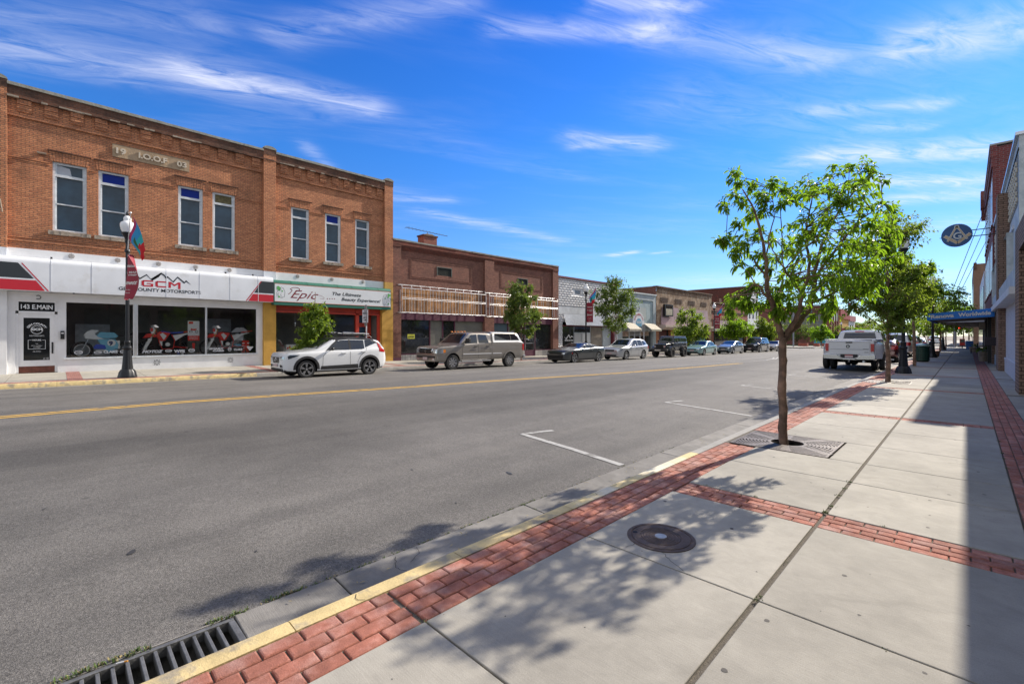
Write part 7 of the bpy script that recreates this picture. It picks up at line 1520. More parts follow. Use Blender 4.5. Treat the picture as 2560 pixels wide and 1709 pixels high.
for i, (x, y, H, rx, lm_, lab) in enumerate([(-30.5, 133, 6.3, 3.6, L_dark, 'dark spreading tree before the painted brick wall'), (-22.5, 118, 4.9, 2.0, L_near, 'yellow green street tree left of the white truck cab, by the planters'), (-22.3, 140, 5.6, 2.3, L_mid, 'street tree in front of the ochre fronted shop'), (-22.0, 158, 5.2, 2.4, L_near, 'light green street tree before the pale stone shop'), (-21.5, 182, 8, 3.6, L_mid, 'far street tree in front of the low dark red building')]):
    street_tree('street_tree', x, y, base(x, y)+.1, H, 1.2, rx, lab, lm_, 60+i, 2200, .34, .10, 'round', group='trees beyond the crossing')
wdm = MB(L_dark); rg = random.Random(5); tk = MB(M_bark)
for i in range(26):
    x = -60+i*3.1+rg.gauss(0, 2); y = 235+rg.uniform(-12, 25); H = rg.uniform(7, 13); rx = rg.uniform(3, 5); zb = base(x, y)
    tk.cyl((x, y, zb-1), (x, y, zb+H*.7), .3, .1, 6)
    for k in range(10): twigs(wdm, tk, Vector((x+rg.gauss(0, rx*.5), y+rg.gauss(0, rx*.5), zb+H*rg.uniform(.3, .95))), rx*.5, 60, .8, .5, rg, .4, tw=False)
tag(wdm.build('distant_trees', loc=(0, 235, 0)), kind='stuff'); tag(tk.build('distant_trunks', loc=(0, 235, 0)), kind='stuff')
hl = MB(mat('distant_hill', (.12, .13, .08), .95, var=.2, vscale=.01))
hl.grid(60, 3, lambda a, b: (-1500+2600*a, 900+900*b, -4+(10+26*mnoise.noise(Vector((a*9, 1.3, 0)))+14*mnoise.noise(Vector((a*23, 7, 0))))*min(1, b*3) if b > 0 else -4)); tag(hl.build('hills', smooth=True, loc=(0, 0, 0)), kind='structure')

# ---------------------------------------------------------------- street lamps, banners and flags
M_iron2 = mat('lamp_post_paint', (.014, .016, .020), .38, .3, var=.15, coord='O'); M_globe = mat('white_globe', (.74, .76, .78), .25, coord='O', var=.03)
def lamp_post(label):
    t = thing('street_lamp', (0, 0, 0), label, 'street lamp', 'acorn globe street lamps')
    q = MB(M_iron2); sq = lambda tt: 1+.05*math.cos(8*tt)
    q.lathe([(.27, 0), (.27, .06), (.255, .10), (.24, .20), (.20, .27), (.185, .30)], n=32, squ=sq)
    q.lathe([(.165, .30), (.14, .55), (.118, .90), (.112, 1.02)], n=40, squ=lambda tt: 1+.04*math.cos(12*tt)); q.lathe([(.115, 1.02), (.14, 1.04), (.15, 1.09), (.135, 1.14), (.10, 1.16), (.095, 1.28), (.105, 1.30), (.10, 1.33), (.066, 1.36)], n=24); q.build('base', t, smooth=True, sharp=40, loc=None, local=True)
    q = MB(M_iron2); q.lathe([(.064, 1.34), (.057, 3.2), (.050, 4.98)], n=24, squ=lambda tt: 1+.045*math.cos(10*tt)); q.lathe([(.058, 4.6), (.085, 4.62), (.085, 4.70), (.06, 4.73)], n=16); q.build('shaft', t, smooth=True, sharp=50, local=True)
    q = MB(M_iron2); q.lathe([(.055, 4.95), (.08, 5.0), (.065, 5.06), (.10, 5.16), (.165, 5.27), (.175, 5.32), (.15, 5.34)], n=20); q.build('fitter', t, smooth=True, sharp=50, local=True); q = MB(M_iron2); q.lathe([(.05, 5.95), (.06, 5.97), (.035, 6.0), (.045, 6.04), (.03, 6.08), (.008, 6.14)], n=12); q.build('finial', t, smooth=True, sharp=50, local=True)
    q = MB(M_globe); q.lathe([(.145, 5.33), (.19, 5.42), (.215, 5.55), (.218, 5.63), (.19, 5.70), (.13, 5.74), (.11, 5.76), (.115, 5.80), (.12, 5.84), (.10, 5.90), (.055, 5.95)], n=24); q.build('globe', t, smooth=True, sharp=60, local=True)
    return t
lamp0 = lamp_post('black street lamp with white acorn globe in front of the motorsports shop')
LP = [(-21.9, 1.84, None), (-21.9, 30.4, 'black acorn globe street lamp in front of the white metal clad building'), (-21.9, 56.9, 'black acorn globe street lamp in front of the red brick shop, beyond the broad tree'),
      (-1.93, 25.6, 'black acorn globe street lamp by the white truck, its top lost in the foliage'), (-1.80, 45.4, 'black acorn globe street lamp just beyond the litter bin'), (-1.85, 68.0, 'black acorn globe street lamp on the near pavement close to the signal pole'), (-21.8, 136, 'black acorn globe street lamp far off before the ochre fronted shop')]
for i, (x, y, lab) in enumerate(LP):
    z = (zl(x, y) if x < -10 else .15)
    if i == 0: lamp0.location = (x, y, z); WL[lamp0] = Vector((x, y, z))
    else: copy_tree(lamp0, loc=(x, y, z), label=lab)
M_ban = mat('banner_red', (.24, .012, .03), .7, var=.1); M_bt = mat('banner_print', (.55, .50, .48), .7)
def street_banner(x, y, z0, lab, curl=0.0):
    t = thing('street_banner', (x, y, z0+2.9), lab, 'banner', 'red street banners'); w, zt, zb = .62, z0+4.45, z0+2.85
    fx = lambda a, b: (x+.07+w*a*(1-.10*curl*math.sin(PI*b)), y+curl*.16*math.sin(3.5*a+3*b)*a*1.6, zb+(zt-zb)*b)
    q = MB(M_ban); q.grid(8, 16, lambda a, b: fx(a, b)); q.build('cloth', t, smooth=True)
    q = MB(M_bt)
    def word(s_, a0, b0, sz, wd, **k):
        m_ = MB(M_bt); m_.text(s_, (0, 0, 0), (1, 0, 0), (0, 0, 1), sz, width=wd, **k); vs = []
        for v in m_.v: a = a0+v[0]/w; b = b0+v[2]/(zt-zb); p = fx(a, b); vs.append((p[0], p[1]-.006, p[2]))
        q.add(vs, [tuple(f) for f in m_.f], M_bt)
    word('Welcome', .12, .74, .13, .46, shear=.3, bold=.006); word('MAIN', .42, .60, .09, .28, bold=.004); word('STREET', .42, .54, .07, .28, bold=.004); word('Emmett', .06, .34, .20, .54, shear=.4, bold=.008)
    word('Historic', .25, .20, .08, .32); word('Downtown', .22, .13, .08, .36); word('Idaho', .3, .06, .06, .2)
    for tri in (((.05, .56), (.22, .66), (.36, .56), (.22, .62)),): q.poly([(fx(a, b)[0], fx(a, b)[1]-.006, fx(a, b)[2]) for a, b in tri])
    q.build('print', t)
    q = MB(M_pipe)
    for z in (zt, zb): q.cyl((x, y, z), (x+.07+w, y, z), .014, n=6)
    q.build('rod', t)
def street_flag(x, y, z0, lab, c=1.0):
    t = thing('street_flag', (x, y, z0+4.5), lab, 'flag', 'coloured street flags'); A0 = Vector((x+.04, y, z0+4.45)); A1 = Vector((x+1.0, y, z0+5.65)); dd = A1-A0
    q = MB(M_pipe); q.cyl(A0, A1, .014, n=6); q.ball(A1+dd*.02, .035, M_pipe, 8); q.build('staff', t, smooth=True)
    cols = [mat('flag_magenta', (.40, .02, .12), .7), mat('flag_blue', (.02, .26, .55), .7), mat('flag_teal', (.02, .38, .42), .7), mat('flag_green', (.02, .12, .04), .7), mat('flag_red', (.55, .012, .02), .7)]
    def fp(a, b):   # a along the staff from the top, b down the drop
        s_ = A1-dd*(.05+.62*a); drop = 1.15*(1-.35*a)*b; return s_+Vector((-.10*b*(1-a)*c, .05*math.sin(5*a+4*b)+(.42*b*(1-.3*a)+.06 if c > 1 else 0), -drop))
    q = MB(cols[0])
    for i in range(8):
        for j in range(12):
            a, b = i/8, j/12; b1 = b+1/12; m = cols[0] if b < .1 else (cols[1] if b < .45 else (cols[2] if b < .72 else cols[4]))
            if .2 <= b < .75 and ((a-.55)**2*2+(b-.45)**2) < .045: m = cols[3]
            if b > .6 and ((a-.35)**2+(b-.8)**2*2) < .06: m = cols[4]
            q.add([fp(a, b), fp(a+1/8, b), fp(a+1/8, b1), fp(a, b1)], [(0, 1, 2, 3)], m)
    q.build('cloth', t, smooth=True, merge=True)
street_banner(-21.9, 1.84, zl(-21.9, 1.84), 'red street banner, curled by the wind, on the lamp before the motorsports shop', -1.0)
street_banner(-21.9, 30.4, zl(-21.9, 30.4), 'red street banner on the lamp before the white metal clad building'); street_banner(-21.9, 56.9, zl(-21.9, 57), 'red street banner on the lamp before the red brick shop')
street_banner(-21.8, 136, zl(-21.9, 136), 'small distant red street banner on the lamp beyond the crossing')
street_flag(-21.9, 1.84, zl(-21.9, 1.84)+.2, 'blue and red flag with a cherry, draped beside the nearest far side lamp globe', 2.2)
street_flag(-21.9, 30.4, zl(-21.9, 30.4), 'blue and red flag beside the lamp before the white metal clad building'); street_flag(-21.9, 56.9, zl(-21.9, 57), 'blue and red flag beside the lamp before the red brick shop')
# parking sign
ps = thing('parking_sign', (-21.75, 11.2, zl(-21.7, 11.2)), 'narrow white parking sign on a grey post behind the white suv', 'sign'); z = WL[ps].z
q = MB(M_pipe); q.cyl((-21.75, 11.2, z), (-21.75, 11.2, 3.3), .035, n=8); q.build('post', ps, smooth=True)
q = MB(mat('sign_back', (.30, .31, .32), .5, .5)); q.prism([(-21.87, 11.16, 2.25), (-21.63, 11.16, 2.25), (-21.63, 11.16, 3.32), (-21.75, 11.16, 3.34), (-21.87, 11.16, 3.28)], (0, .02, 0)); q.build('plate_back', ps)
Rv = Vector((.9, .43, 0)).normalized(); o_ = Vector((-21.74, 11.13, 0)); q = MB(mat('sign_face', (.60, .57, .62), .5)); q.prism([o_+Rv*a+Vector((0, 0, b)) for a, b in ((-.17, 2.42), (.17, 2.42), (.17, 3.08), (-.17, 3.08))], Rv.cross(Vector((0, 0, 1)))*-.01); q.build('plate', ps)
q = MB(M_vb); nf = Rv.cross(Vector((0, 0, 1)))*.004
for s_, zz, w_ in (('NO', 2.97, .10), ('PARKING', 2.86, .28), ('2', 2.75, .04), ('AM TO', 2.64, .20), ('6 AM', 2.52, .14)): q.text(s_, o_+nf-Rv*w_/2+Vector((0, 0, zz)), Rv, (0, 0, 1), .11, width=w_, bold=.006)
q.build('lettering', ps)
ps2 = thing('parking_sign', (-21.75, 39.5, zl(-21.7, 39.5)), 'plain grey parking sign post beside the striped awnings', 'sign'); z = WL[ps2].z
q = MB(M_pipe); q.cyl((-21.75, 39.5, z), (-21.75, 39.5, z+2.9), .04, n=8); q.build('post', ps2, smooth=True); q = MB(MATS['sign_back']); q.box(-21.9, 39.46, z+2.2, -21.6, 39.48, z+2.9); q.build('plate', ps2)

# ---------------------------------------------------------------- near side buildings, canopies, signs
XR = 1.0
M_tile = mat('pale_stucco_tile', (.50, .55, .57), .75, var=.14, vscale=2.5, bump=.5, bscale=25, col2=(.40, .46, .48), c2scale=2); M_pwood = mat('flaking_white_boards', (.55, .56, .60), .75, var=.12, vscale=4, bump=.4, bscale=12, col2=(.34, .29, .27), c2scale=7, c2range=(.64, .70))
r0 = thing('tan_brick_building', (XR, 0, .15), 'low tan brick shop at the right edge of the view beside the pale tiled front', 'building')
q = MB(M_brickT); q.box(XR+.35, -25, 0, XR+16, 25.85, 4.8); q.box(XR, -25, 0, XR+.35, 1.0, 4.1); q.box(XR, 18.6, 0, XR+.36, 19.95, 4.1); q.box(XR, -25, 4.1, XR+.36, 19.95, 4.8)
for y in (1, 6, 11, 14.5): q.box(XR, y, 0, XR+.36, y+.6, 4.1)
q.build('wall', r0); q = MB(M_dg); q.box(XR+.25, 1, .6, XR+.30, 18.6, 4.1); q.build('window', r0)
q = MB(M_pwood)
for i in range(8): q.box(XR+.24, 20.0+i*.155, .75, XR+.28+.004*(i % 2), 20.0+i*.155+.148, 3.1)
q.box(XR+.2, 19.95, .15, XR+.32, 21.25, .74); q.box(XR+.18, 19.95, .70, XR+.33, 21.25, .78); q.build('boarding', r0)
r1 = thing('tiled_building', (XR, 30, .15), 'pale tiled two storey building with boarded openings between tan brick pillars', 'building')
XU = 1.40
q = MB(M_tile); q.box(XU+.3, 25.9, 0, XR+18, 46.5, 9.35); wall_holes(q, 25.9, 46.5, 3.25, 9.4, [(29, 33.6, 3.9, 6.2), (35, 39.6, 3.9, 6.2), (41, 45.6, 3.9, 6.2)], XU, M_tile, .2)
q.box(XR+.05, 19.95, 3.1, XU+.3, 38.4, 3.9); q.poly([(XU, 25.9, 3.25), (XU+.4, 25.9, 3.25), (XU+.4, 25.9, 9.4), (XU, 25.9, 9.4)]); q.build('wall', r1)
q = MB(mat('metal_flashing', (.60, .62, .66), .35, .7)); q.box(XU-.10, 25.85, 9.4, XU+.5, 46.5, 9.52); q.box(XU-.03, 25.9, 8.85, XU+.0, 46.4, 8.92, M_blackflat); q.build('coping', r1)
q = MB(mat('cream_studs', (.62, .60, .52), .7))
for i in range(34):
    for j in range(6): y = 26.5+i*.58+(.29 if j % 2 else 0); z = 7.0+j*.29; q.box(XU-.06, y, z, XU+.02, y+.19, z+.15)
q.box(XU-.012, 26.3, 6.85, XU+.01, 46.2, 8.75, mat('lattice_back', (.20, .18, .14), .8)); q.build('stud_panel', r1)
q = MB(M_whitewash); q.box(XR-.12, 19.95, 3.0, XR+.35, 38.4, 3.22); q.box(XU-.06, 28.5, 6.25, XU+.02, 46, 6.42); q.build('ledge', r1)
for a in (29, 35, 41):
    q = MB(M_frame); 
    for k in range(4): q.box(XU+.05, a+k*1.5, 3.9, XU+.13, a+k*1.5+.09, 6.2)
    q.box(XU+.05, a, 5.0, XU+.12, a+4.6, 5.08); w_ = q.build('window', r1); q = MB(mat('pale_blind', (.38, .46, .48), .3, spec=.6)); q.box(XU+.14, a, 3.9, XU+.16, a+4.6, 6.2); q.build('pane', w_)
q = MB(M_brickT); q.box(XR, 30.4, 0, XR+.35, 31.2, 3.0); q.box(XR, 37.8, 0, XR+.35, 38.4, 3.0); q.box(XR, 31.2, 0, XU+.3, 32.5, 8.4); q.split('pillar', r1, 6)
q = MB(M_pwood)
for i in range(30): y = 21.25+i*.305; q.box(XR+.24, y, .75, XR+.28+.005*(i % 2), y+.298, 3.0)
q.box(XR+.2, 21.25, .1, XR+.32, 30.4, .74); q.box(XR+.18, 21.25, .70, XR+.33, 30.4, .78); q.build('boarding', r1)
q = MB(M_dg); q.box(XR+.2, 31.2, .7, XR+.25, 37.8, 3.0); q.box(XR+.1, 31.2, 0, XR+.3, 37.8, .7, M_grey); q.build('shop_window', r1)
for i in range(4): q = MB(mat('cream_mullion', (.45, .42, .36), .6)); q.box(XR+.1, 32.2+i*1.5, .7, XR+.2, 32.3+i*1.5, 3.0); q.build('mullion', r1)
r2 = thing('brick_building', (1.28, 55, .15), 'tall dark red brick building rising above the pale tiled front', 'building')
q = MB(M_brickR); q.box(1.28, 46.6, 0, 22, 65.5, 15.0); q.box(1.16, 46.53, 14.3, 1.5, 65.6, 15.1); q.box(1.20, 46.56, 13.6, 1.5, 65.6, 14.3); q.build('wall', r2)
q = MB(M_coping); q.box(1.12, 46.5, 15.1, 22, 65.7, 15.22); q.box(.95, 64.6, 14.3, 1.3, 65.8, 16.0, M_brickR); q.box(1.0, 64.8, 13.2, 1.3, 65.6, 14.3, M_brickR); q.build('cornice', r2)
for y in (47, 50.2, 53.4, 56.6, 59.8, 62.6):
    for z in (5.0, 9.6): q = MB(M_frame); q.box(1.255, y, z, 1.275, y+.12, z+3.4); q.box(1.255, y+1.6, z, 1.275, y+1.72, z+3.4); q.box(1.255, y+.12, z+3.28, 1.275, y+1.6, z+3.4); q.box(1.2, y-.1, z-.12, 1.27, y+1.82, z, M_brickR); w_ = q.build('window', r2); q = MB(M_window); q.box(1.262, y+.12, z, 1.272, y+1.6, z+3.28); q.build('pane', w_)
q = MB(M_dark); q.box(1.15, 46, 0, 1.27, 65.5, 3.6, M_dark); q.build('shopfront', r2)
r3 = thing('shop_row', (1.1, 42, .15), 'low dark shopfront behind black posts under the blue canopy', 'building')
q = MB(M_dark); q.box(1.3, 38.45, 0, 16, 45.95, 4.2, mat('brown_render', (.14, .10, .08), .8)); q.box(1.2, 38.45, 0, 1.3, 45.95, 2.9, M_dg); q.build('wall', r3)
for y in (38.6, 42.2, 45.4): q = MB(M_black); q.box(.85, y, .15, 1.2, y+.28, 2.9); q.build('column', r3)
r4 = thing('shop_row', (1.1, 76, .15), 'pale two storey row of shops beyond the tall red brick building', 'building')
q = MB(M_whitewash); q.box(1.2, 65.6, 0, 18, 87, 8.2, M_whitewash); q.box(1.1, 65.6, 0, 1.2, 87, 3, M_dg); q.build('wall', r4)
for y in (67, 70.5, 74, 77.5, 81): q = MB(M_window); q.box(1.15, y, 4.2, 1.22, y+1.4, 6.8); q.build('window', r4)
simple_building('brick_building', 'brown brick corner building on the near side beyond the crossing', 114, 150, 14.3, mat('brown_corner_brick', (.20, .12, .08), .85, var=.2), [(113.8, 150, 13.3, 14.5, M_brick1d, -.4), (114, 150, 3.3, 3.8, M_whitewash, -.3)], [(116+5*i, 118.5+5*i, 6, 11) for i in range(6)]+[(115+6*i, 119+6*i, .5, 3) for i in range(5)], x=.8, side=-1)
simple_building('shop_building', 'distant pale building closing the right pavement', 152, 200, 8, M_whitewash, [(152, 200, 7.2, 8.2, M_brick1d, -.4)], [(155+8*i, 158+8*i, 1, 3) for i in range(5)], x=1.2, side=-1)
# canopies
cn = thing('shop_canopy', (-.25, 34.2, 2.7), 'blue edged flat canopy over the pavement with white lettering', 'canopy', 'canopies over the near pavement')
M_cblue = mat('canopy_blue', (.015, .20, .70), .45, var=.08); q = MB(M_cblue)
q.prism([(-1.53, 34.2, 2.60), (XR, 34.2, 2.74), (XR, 34.2, 3.18), (-1.53, 34.2, 2.97)], (0, .10, 0)); q.prism([(-1.58, 34.21, 2.60), (-1.53, 34.21, 2.60), (-1.53, 34.21, 2.97), (-1.58, 34.21, 2.97)], (0, 11.6, 0)); q.build('fascia', cn)
q = MB(mat('canopy_soffit', (.13, .11, .10), .8)); q.prism([(-1.53, 34.3, 2.70), (XR, 34.3, 2.84), (XR, 34.3, 3.05), (-1.53, 34.3, 2.85)], (0, 11.5, 0)); q.build('deck', cn)
q = MB(M_white); rt = Vector((2.53, 0, .175)).normalized(); q.text('Renova', Vector((-1.42, 34.19, 2.70)), rt, (0, 0, 1), .27, width=.92, bold=.012); q.text('Worldwide', Vector((-.34, 34.19, 2.775)), rt, (0, 0, 1), .27, width=1.22, bold=.012); q.build('lettering', cn)
for (y0, y1, x0, z, lab, m) in ((46.2, 64.8, -1.45, 2.72, 'long pale edged canopy beyond the blue one', M_whitewash), (66, 86, -1.3, 2.78, 'dark brown edged canopy before the crossing', mat('canopy_brown', (.10, .035, .02), .7)), (116, 140, -.9, 3.2, 'farthest brown canopy, beyond the crossing', mat('canopy_brown2', (.12, .05, .03), .7))):
    t = thing('shop_canopy', (0, y0, z), lab, 'canopy', 'canopies over the near pavement'); q = MB(m); q.box(x0, y0, z, 1.1, y0+.08, z+.2); q.box(x0-.04, y0, z, x0, y1, z+.2); q.build('fascia', t); q = MB(MATS['canopy_soffit']); q.box(x0, y0+.08, z+.05, 1.1, y1, z+.17); q.build('deck', t)
for k, (x, zt_, xa, za) in enumerate(((1.2, 12.3, -1.5, 2.95), (1.2, 11.2, -1.5, 2.95), (1.2, 10.2, -1.5, 2.95))):
    y = 50+k*4.5; q = MB(M_black); q.cyl((x, y, zt_), (xa, y, za), .02, n=5); tag(q.build('canopy_stay'), ('nearest', 'middle', 'farthest')[k]+' of the three steel stays holding the canopy to the tall brick wall', 'stay', 'steel canopy stays')
# lodge sign
ms = thing('lodge_sign', (-.39, 33.7, 6.4), 'round navy blue hanging sign with a gold square, compasses and letter G', 'sign')
cx_, cz_, R_ = -.39, 7.06, .60
q = MB(mat('sign_navy', (.02, .085, .24), .5, var=.12, vscale=4)); q.cyl((cx_, 33.66, cz_), (cx_, 33.76, cz_), R_, n=40); q.build('disc', ms, smooth=True, sharp=40)
M_gold = mat('sign_gold', (.52, .40, .26), .5, var=.15, vscale=8); M_pale = mat('sign_pale_line', (.5, .55, .6), .5); yb_ = 33.65
def bar2(q, a, b, w_, m, dy=0.0):
    a, b = Vector((cx_+a[0]*R_, yb_-dy, cz_+a[1]*R_)), Vector((cx_+b[0]*R_, yb_-dy, cz_+b[1]*R_)); d = (b-a).normalized(); n_ = Vector((-d.z, 0, d.x))*w_*R_/2; q.prism([a-n_, b-n_, b+n_, a+n_], (0, .012, 0), m)
q = MB(M_pale); 
for a, b in (((-.78, .02), (.05, -.68)), ((.05, -.68), (.86, .05))): bar2(q, a, b, .26, M_pale)
q.build('square_edge', ms)
q = MB(M_gold)
for a, b in (((-.76, .0), (.05, -.68)), ((.05, -.68), (.84, .03))): bar2(q, a, b, .19, M_gold, .012)
q.build('square', ms)
q = MB(M_pale)
for a, b in (((.0, .80), (-.58, -.50)), ((.0, .80), (.66, -.42))): bar2(q, a, b, .15, M_pale, .024)
q.cyl((cx_, yb_-.02, cz_+.72*R_), (cx_, yb_+.01, cz_+.72*R_), .17*R_, n=16); q.build('compass_edge', ms)
q = MB(M_gold)
for a, b in (((.0, .80), (-.56, -.46)), ((.0, .80), (.64, -.38))): bar2(q, a, b, .08, M_gold, .034)
q.cyl((cx_, yb_-.034, cz_+.72*R_), (cx_, yb_-.02, cz_+.72*R_), .11*R_, n=16); q.build('compasses', ms)
q = MB(M_pale); q.text('G', (cx_-.15, yb_-.04, cz_-.20), (1, 0, 0), (0, 0, 1), .48, bold=.012, depth=.006); q.build('letter', ms)
q = MB(M_black)
for z in (7.25, 6.93): q = MB(M_black); q.cyl((cx_+R_*.9, 33.71, z), (XR+.45, 33.71, z), .025, n=6); q.build('bracket', ms)
q = MB(M_black)
q.cyl((cx_-R_-.06, 33.71, 7.0), (cx_-R_+.1, 33.71, 7.0), .02, n=6); q.build('bracket', ms)
# small wall things and pavement furniture
q = MB(mat('black_box_purple', (.015, .008, .02), .4)); q.box(.62, 33.3, 1.25, XR+.2, 33.75, 1.68); tag(q.build('wall_box', bevel=.02), 'small black box fixed to the shop wall under the blue canopy', 'box')
q = MB(mat('beige_box', (.38, .34, .28), .6)); q.box(.55, 43.0, 2.15, .85, 43.5, 2.62); tag(q.build('meter_box', bevel=.02), 'beige box hanging high under the canopy by the black columns', 'box')
lb_ = thing('litter_bin', (-1.94, 37.6, .15), 'dark green slatted litter bin with a pale domed lid beside the third tree', 'litter bin'); M_gr = mat('bin_green', (.010, .05, .035), .5, coord='O')
q = MB(M_gr)
for i in range(26):
    a = 2*PI*i/26; c_, s_ = math.cos(a), math.sin(a); n_ = Vector((-s_, c_, 0))*.032
    for (ra, za), (rb, zb_) in (((.33, .08), (.33, .85)), ((.33, .85), (.40, .97))):
        p0 = Vector((-1.94+ra*c_, 37.6+ra*s_, .15+za)); p1 = Vector((-1.94+rb*c_, 37.6+rb*s_, .15+zb_)); q.add([p0-n_, p0+n_, p1+n_, p1-n_], [(0, 1, 2, 3)])
for z in (.1, .5, .84): q.lathe([(.325, z), (.345, z), (.345, z+.05), (.325, z+.05)], (-1.94, 37.6, .15), 26)
q.build('slats', lb_); q = MB(M_blackflat); q.lathe([(.29, .02), (.30, .88)], (-1.94, 37.6, .15), 24); q.build('liner', lb_)
q = MB(mat('bin_lid', (.24, .36, .36), .4, .3)); q.lathe([(.40, .98), (.39, 1.01), (.28, 1.09), (.14, 1.13), (.13, 1.10), (.02, 1.1)], (-1.94, 37.6, .15), 28); q.build('lid', lb_, smooth=True, sharp=50)
def planter(x, y, w_, h, m, lab, plant=True):
    t = thing('stone_planter', (x, y, .15), lab, 'planter'); q = MB(m); q.lathe([(w_*.7, 0), (w_*.8, .08), (w_*.9, h*.8), (w_, h*.85), (w_, h), (w_*.85, h), (w_*.8, h*.8)], (x, y, .15), 16); q.build('pot', t, smooth=True, sharp=40)
    if plant:
        lm = MB(L_mid); r_ = random.Random(int(y)); wm = MB(M_bark)
        for _ in range(5): twigs(lm, wm, Vector((x+r_.gauss(0, .1), y+r_.gauss(0, .1), .15+h+r_.uniform(0, .25))), .22, 40, .09, .04, r_, .6, tw=False)
        lm.build('foliage', t)
planter(-1.8, 48.0, .36, .42, mat('brown_planter', (.22, .12, .09), .8), 'low brown planter at the kerb just past the second near lamp', False)
planter(.72, 41.0, .26, .6, M_stone, 'rough stone planter against the shop columns under the blue canopy'); planter(.5, 63, .4, .5, M_stone, 'flower planter by the bench under the long canopy')
bn = thing('bench', (.5, 58, .15), 'dark pavement bench under the long pale edged canopy', 'bench'); q = MB(M_black)
for k in range(4): q.box(.22+k*.11, 57.2, .58, .31+k*.11, 58.8, .61)
q.build('seat', bn); q = MB(M_black); 
for k in range(3): q.box(.66, 57.2, .72+k*.12, .69, 58.8, .81+k*.12)
q.build('backrest', bn)
for y in (57.25, 58.7): q = MB(M_iron2); q.box(.22, y, .15, .28, y+.06, .58); q.box(.62, y, .15, .70, y+.06, 1.1); q.build('leg', bn)
af = thing('sandwich_board', (.2, 76, .15), 'blue folding pavement sign far down the near pavement', 'sign'); q = MB(mat('board_blue', (.03, .12, .35), .6)); q.prism([(-.1, 75.7, .15), (.5, 75.7, .15), (.5, 75.95, 1.15), (-.1, 75.95, 1.15)], (0, .03, 0)); q.build('front_panel', af); q = MB(MATS['board_blue']); q.prism([(-.1, 76.3, .15), (.5, 76.3, .15), (.5, 76.0, 1.15), (-.1, 76.0, 1.15)], (0, .03, 0)); q.build('back_panel', af)
nb = thing('newspaper_box', (-.4, 84, .15), 'red newspaper box at the corner before the crossing', 'newspaper box'); q = MB(mat('box_red', (.45, .03, .025), .5)); q.box(-.7, 83.8, .45, -.2, 84.3, 1.35); q.build('cabinet', nb, bevel=.02); q = MB(M_dg); q.box(-.63, 83.78, .85, -.27, 83.8, 1.25); q.build('window', nb); q = MB(M_iron2); q.box(-.5, 83.95, .15, -.4, 84.1, .45); q.build('pedestal', nb)
# traffic signals
M_pole = mat('grey_signal_pole', (.24, .26, .30), .5, .3)
def signal(x, y, arm, zb, zt_, lab, d, arm_z):
    t = thing('traffic_signal', (x, y, zb), lab, 'traffic signal', 'traffic signals at the crossing'); q = MB(M_pole); q.lathe([(.24, 0), (.24, .1), (.15, .15), (.13, zt_-zb)], (x, y, zb), 16); q.build('pole', t, smooth=True, sharp=50)
    q = MB(M_pole); q.tube([(x, y, arm_z-.4), (x+d*arm*.5, y, arm_z-.1), (x+d*arm, y, arm_z)], [.10, .08, .05], 8); q.build('arm', t, smooth=True)
    for k in ((1.0, .62) if arm > 5 else (1.0,)):
        xx = x+d*arm*k; q = MB(M_black); zc_ = arm_z-1.35; q.box(xx-.2, y-.12, zc_, xx+.2, y+.12, zc_+1.2); q.box(xx-.32, y+.12, zc_-.12, xx+.32, y+.14, zc_+1.32, M_black); q.cyl((xx, y, zc_+1.2), (xx, y, arm_z), .03, n=6); h_1 = q.build('signal_head', t)
        for j, c in enumerate(((.02, .10, .05), (.12, .08, .02), (.30, .02, .02))): q = MB(mat('signal_lens_%d' % j, c, .3)); q.cyl((xx, y-.14, zc_+.22+j*.38), (xx, y-.11, zc_+.22+j*.38), .13, n=14); q.build('lens', h_1)
    return t
signal(-26.4, 112, 9.8, base(-26, 112), 9.0, 'tall grey traffic signal pole at the far corner, its arm over the street', 1, 8.3)
t = signal(-1.15, 87, 7.0, .12, 7.2, 'thick grey traffic signal pole on the near corner beyond the trees', -1, 6.6)
q = MB(M_black); q.box(-1.0, 86.7, 2.6, -.45, 87.1, 3.0); q.build('walk_signal', t, bevel=.02); q = MB(mat('walk_red', (.6, .02, .02), .4, emit=((1, .05, .03), 3.0))); q.box(-.88, 86.68, 2.68, -.66, 86.70, 2.92); q.build('walk_lamp', t)
tree_grate(-1.96, 20.5, 'square iron tree grate round the second trunk of the near row')

# ---------------------------------------------------------------- goods in the shop windows
M_mred, M_mblue, M_mwhite = mat('moto_red', (.72, .03, .02), .3, coord='O'), mat('moto_blue', (.04, .09, .55), .3, coord='O'), mat('moto_white', (.80, .82, .84), .35, coord='O'); M_pblue = mat('race_pale_blue', (.20, .52, .72), .3, coord='O')
def wheel_ring(q, c, r_, rt_, m=M_rubber, spk=True, rimm=None):
    n = 28; c = Vector(c); P = [c+Vector((0, r_*math.cos(2*PI*i/n), r_*math.sin(2*PI*i/n))) for i in range(n+1)]; q.tube(P, rt_, 8, m, caps=False)
    if rimm: P = [c+Vector((0, (r_-rt_*1.2)*math.cos(2*PI*i/n), (r_-rt_*1.2)*math.sin(2*PI*i/n))) for i in range(n+1)]; q.tube(P, .014, 6, rimm, caps=False)
    for i in range(12): a = 2*PI*i/12; q.cyl(c, c+Vector((0, (r_-rt_)*math.cos(a), (r_-rt_)*math.sin(a))), .004, n=4, m=M_alu)
    q.cyl(c+Vector((-.05, 0, 0)), c+Vector((.05, 0, 0)), .05, n=12, m=M_alu)
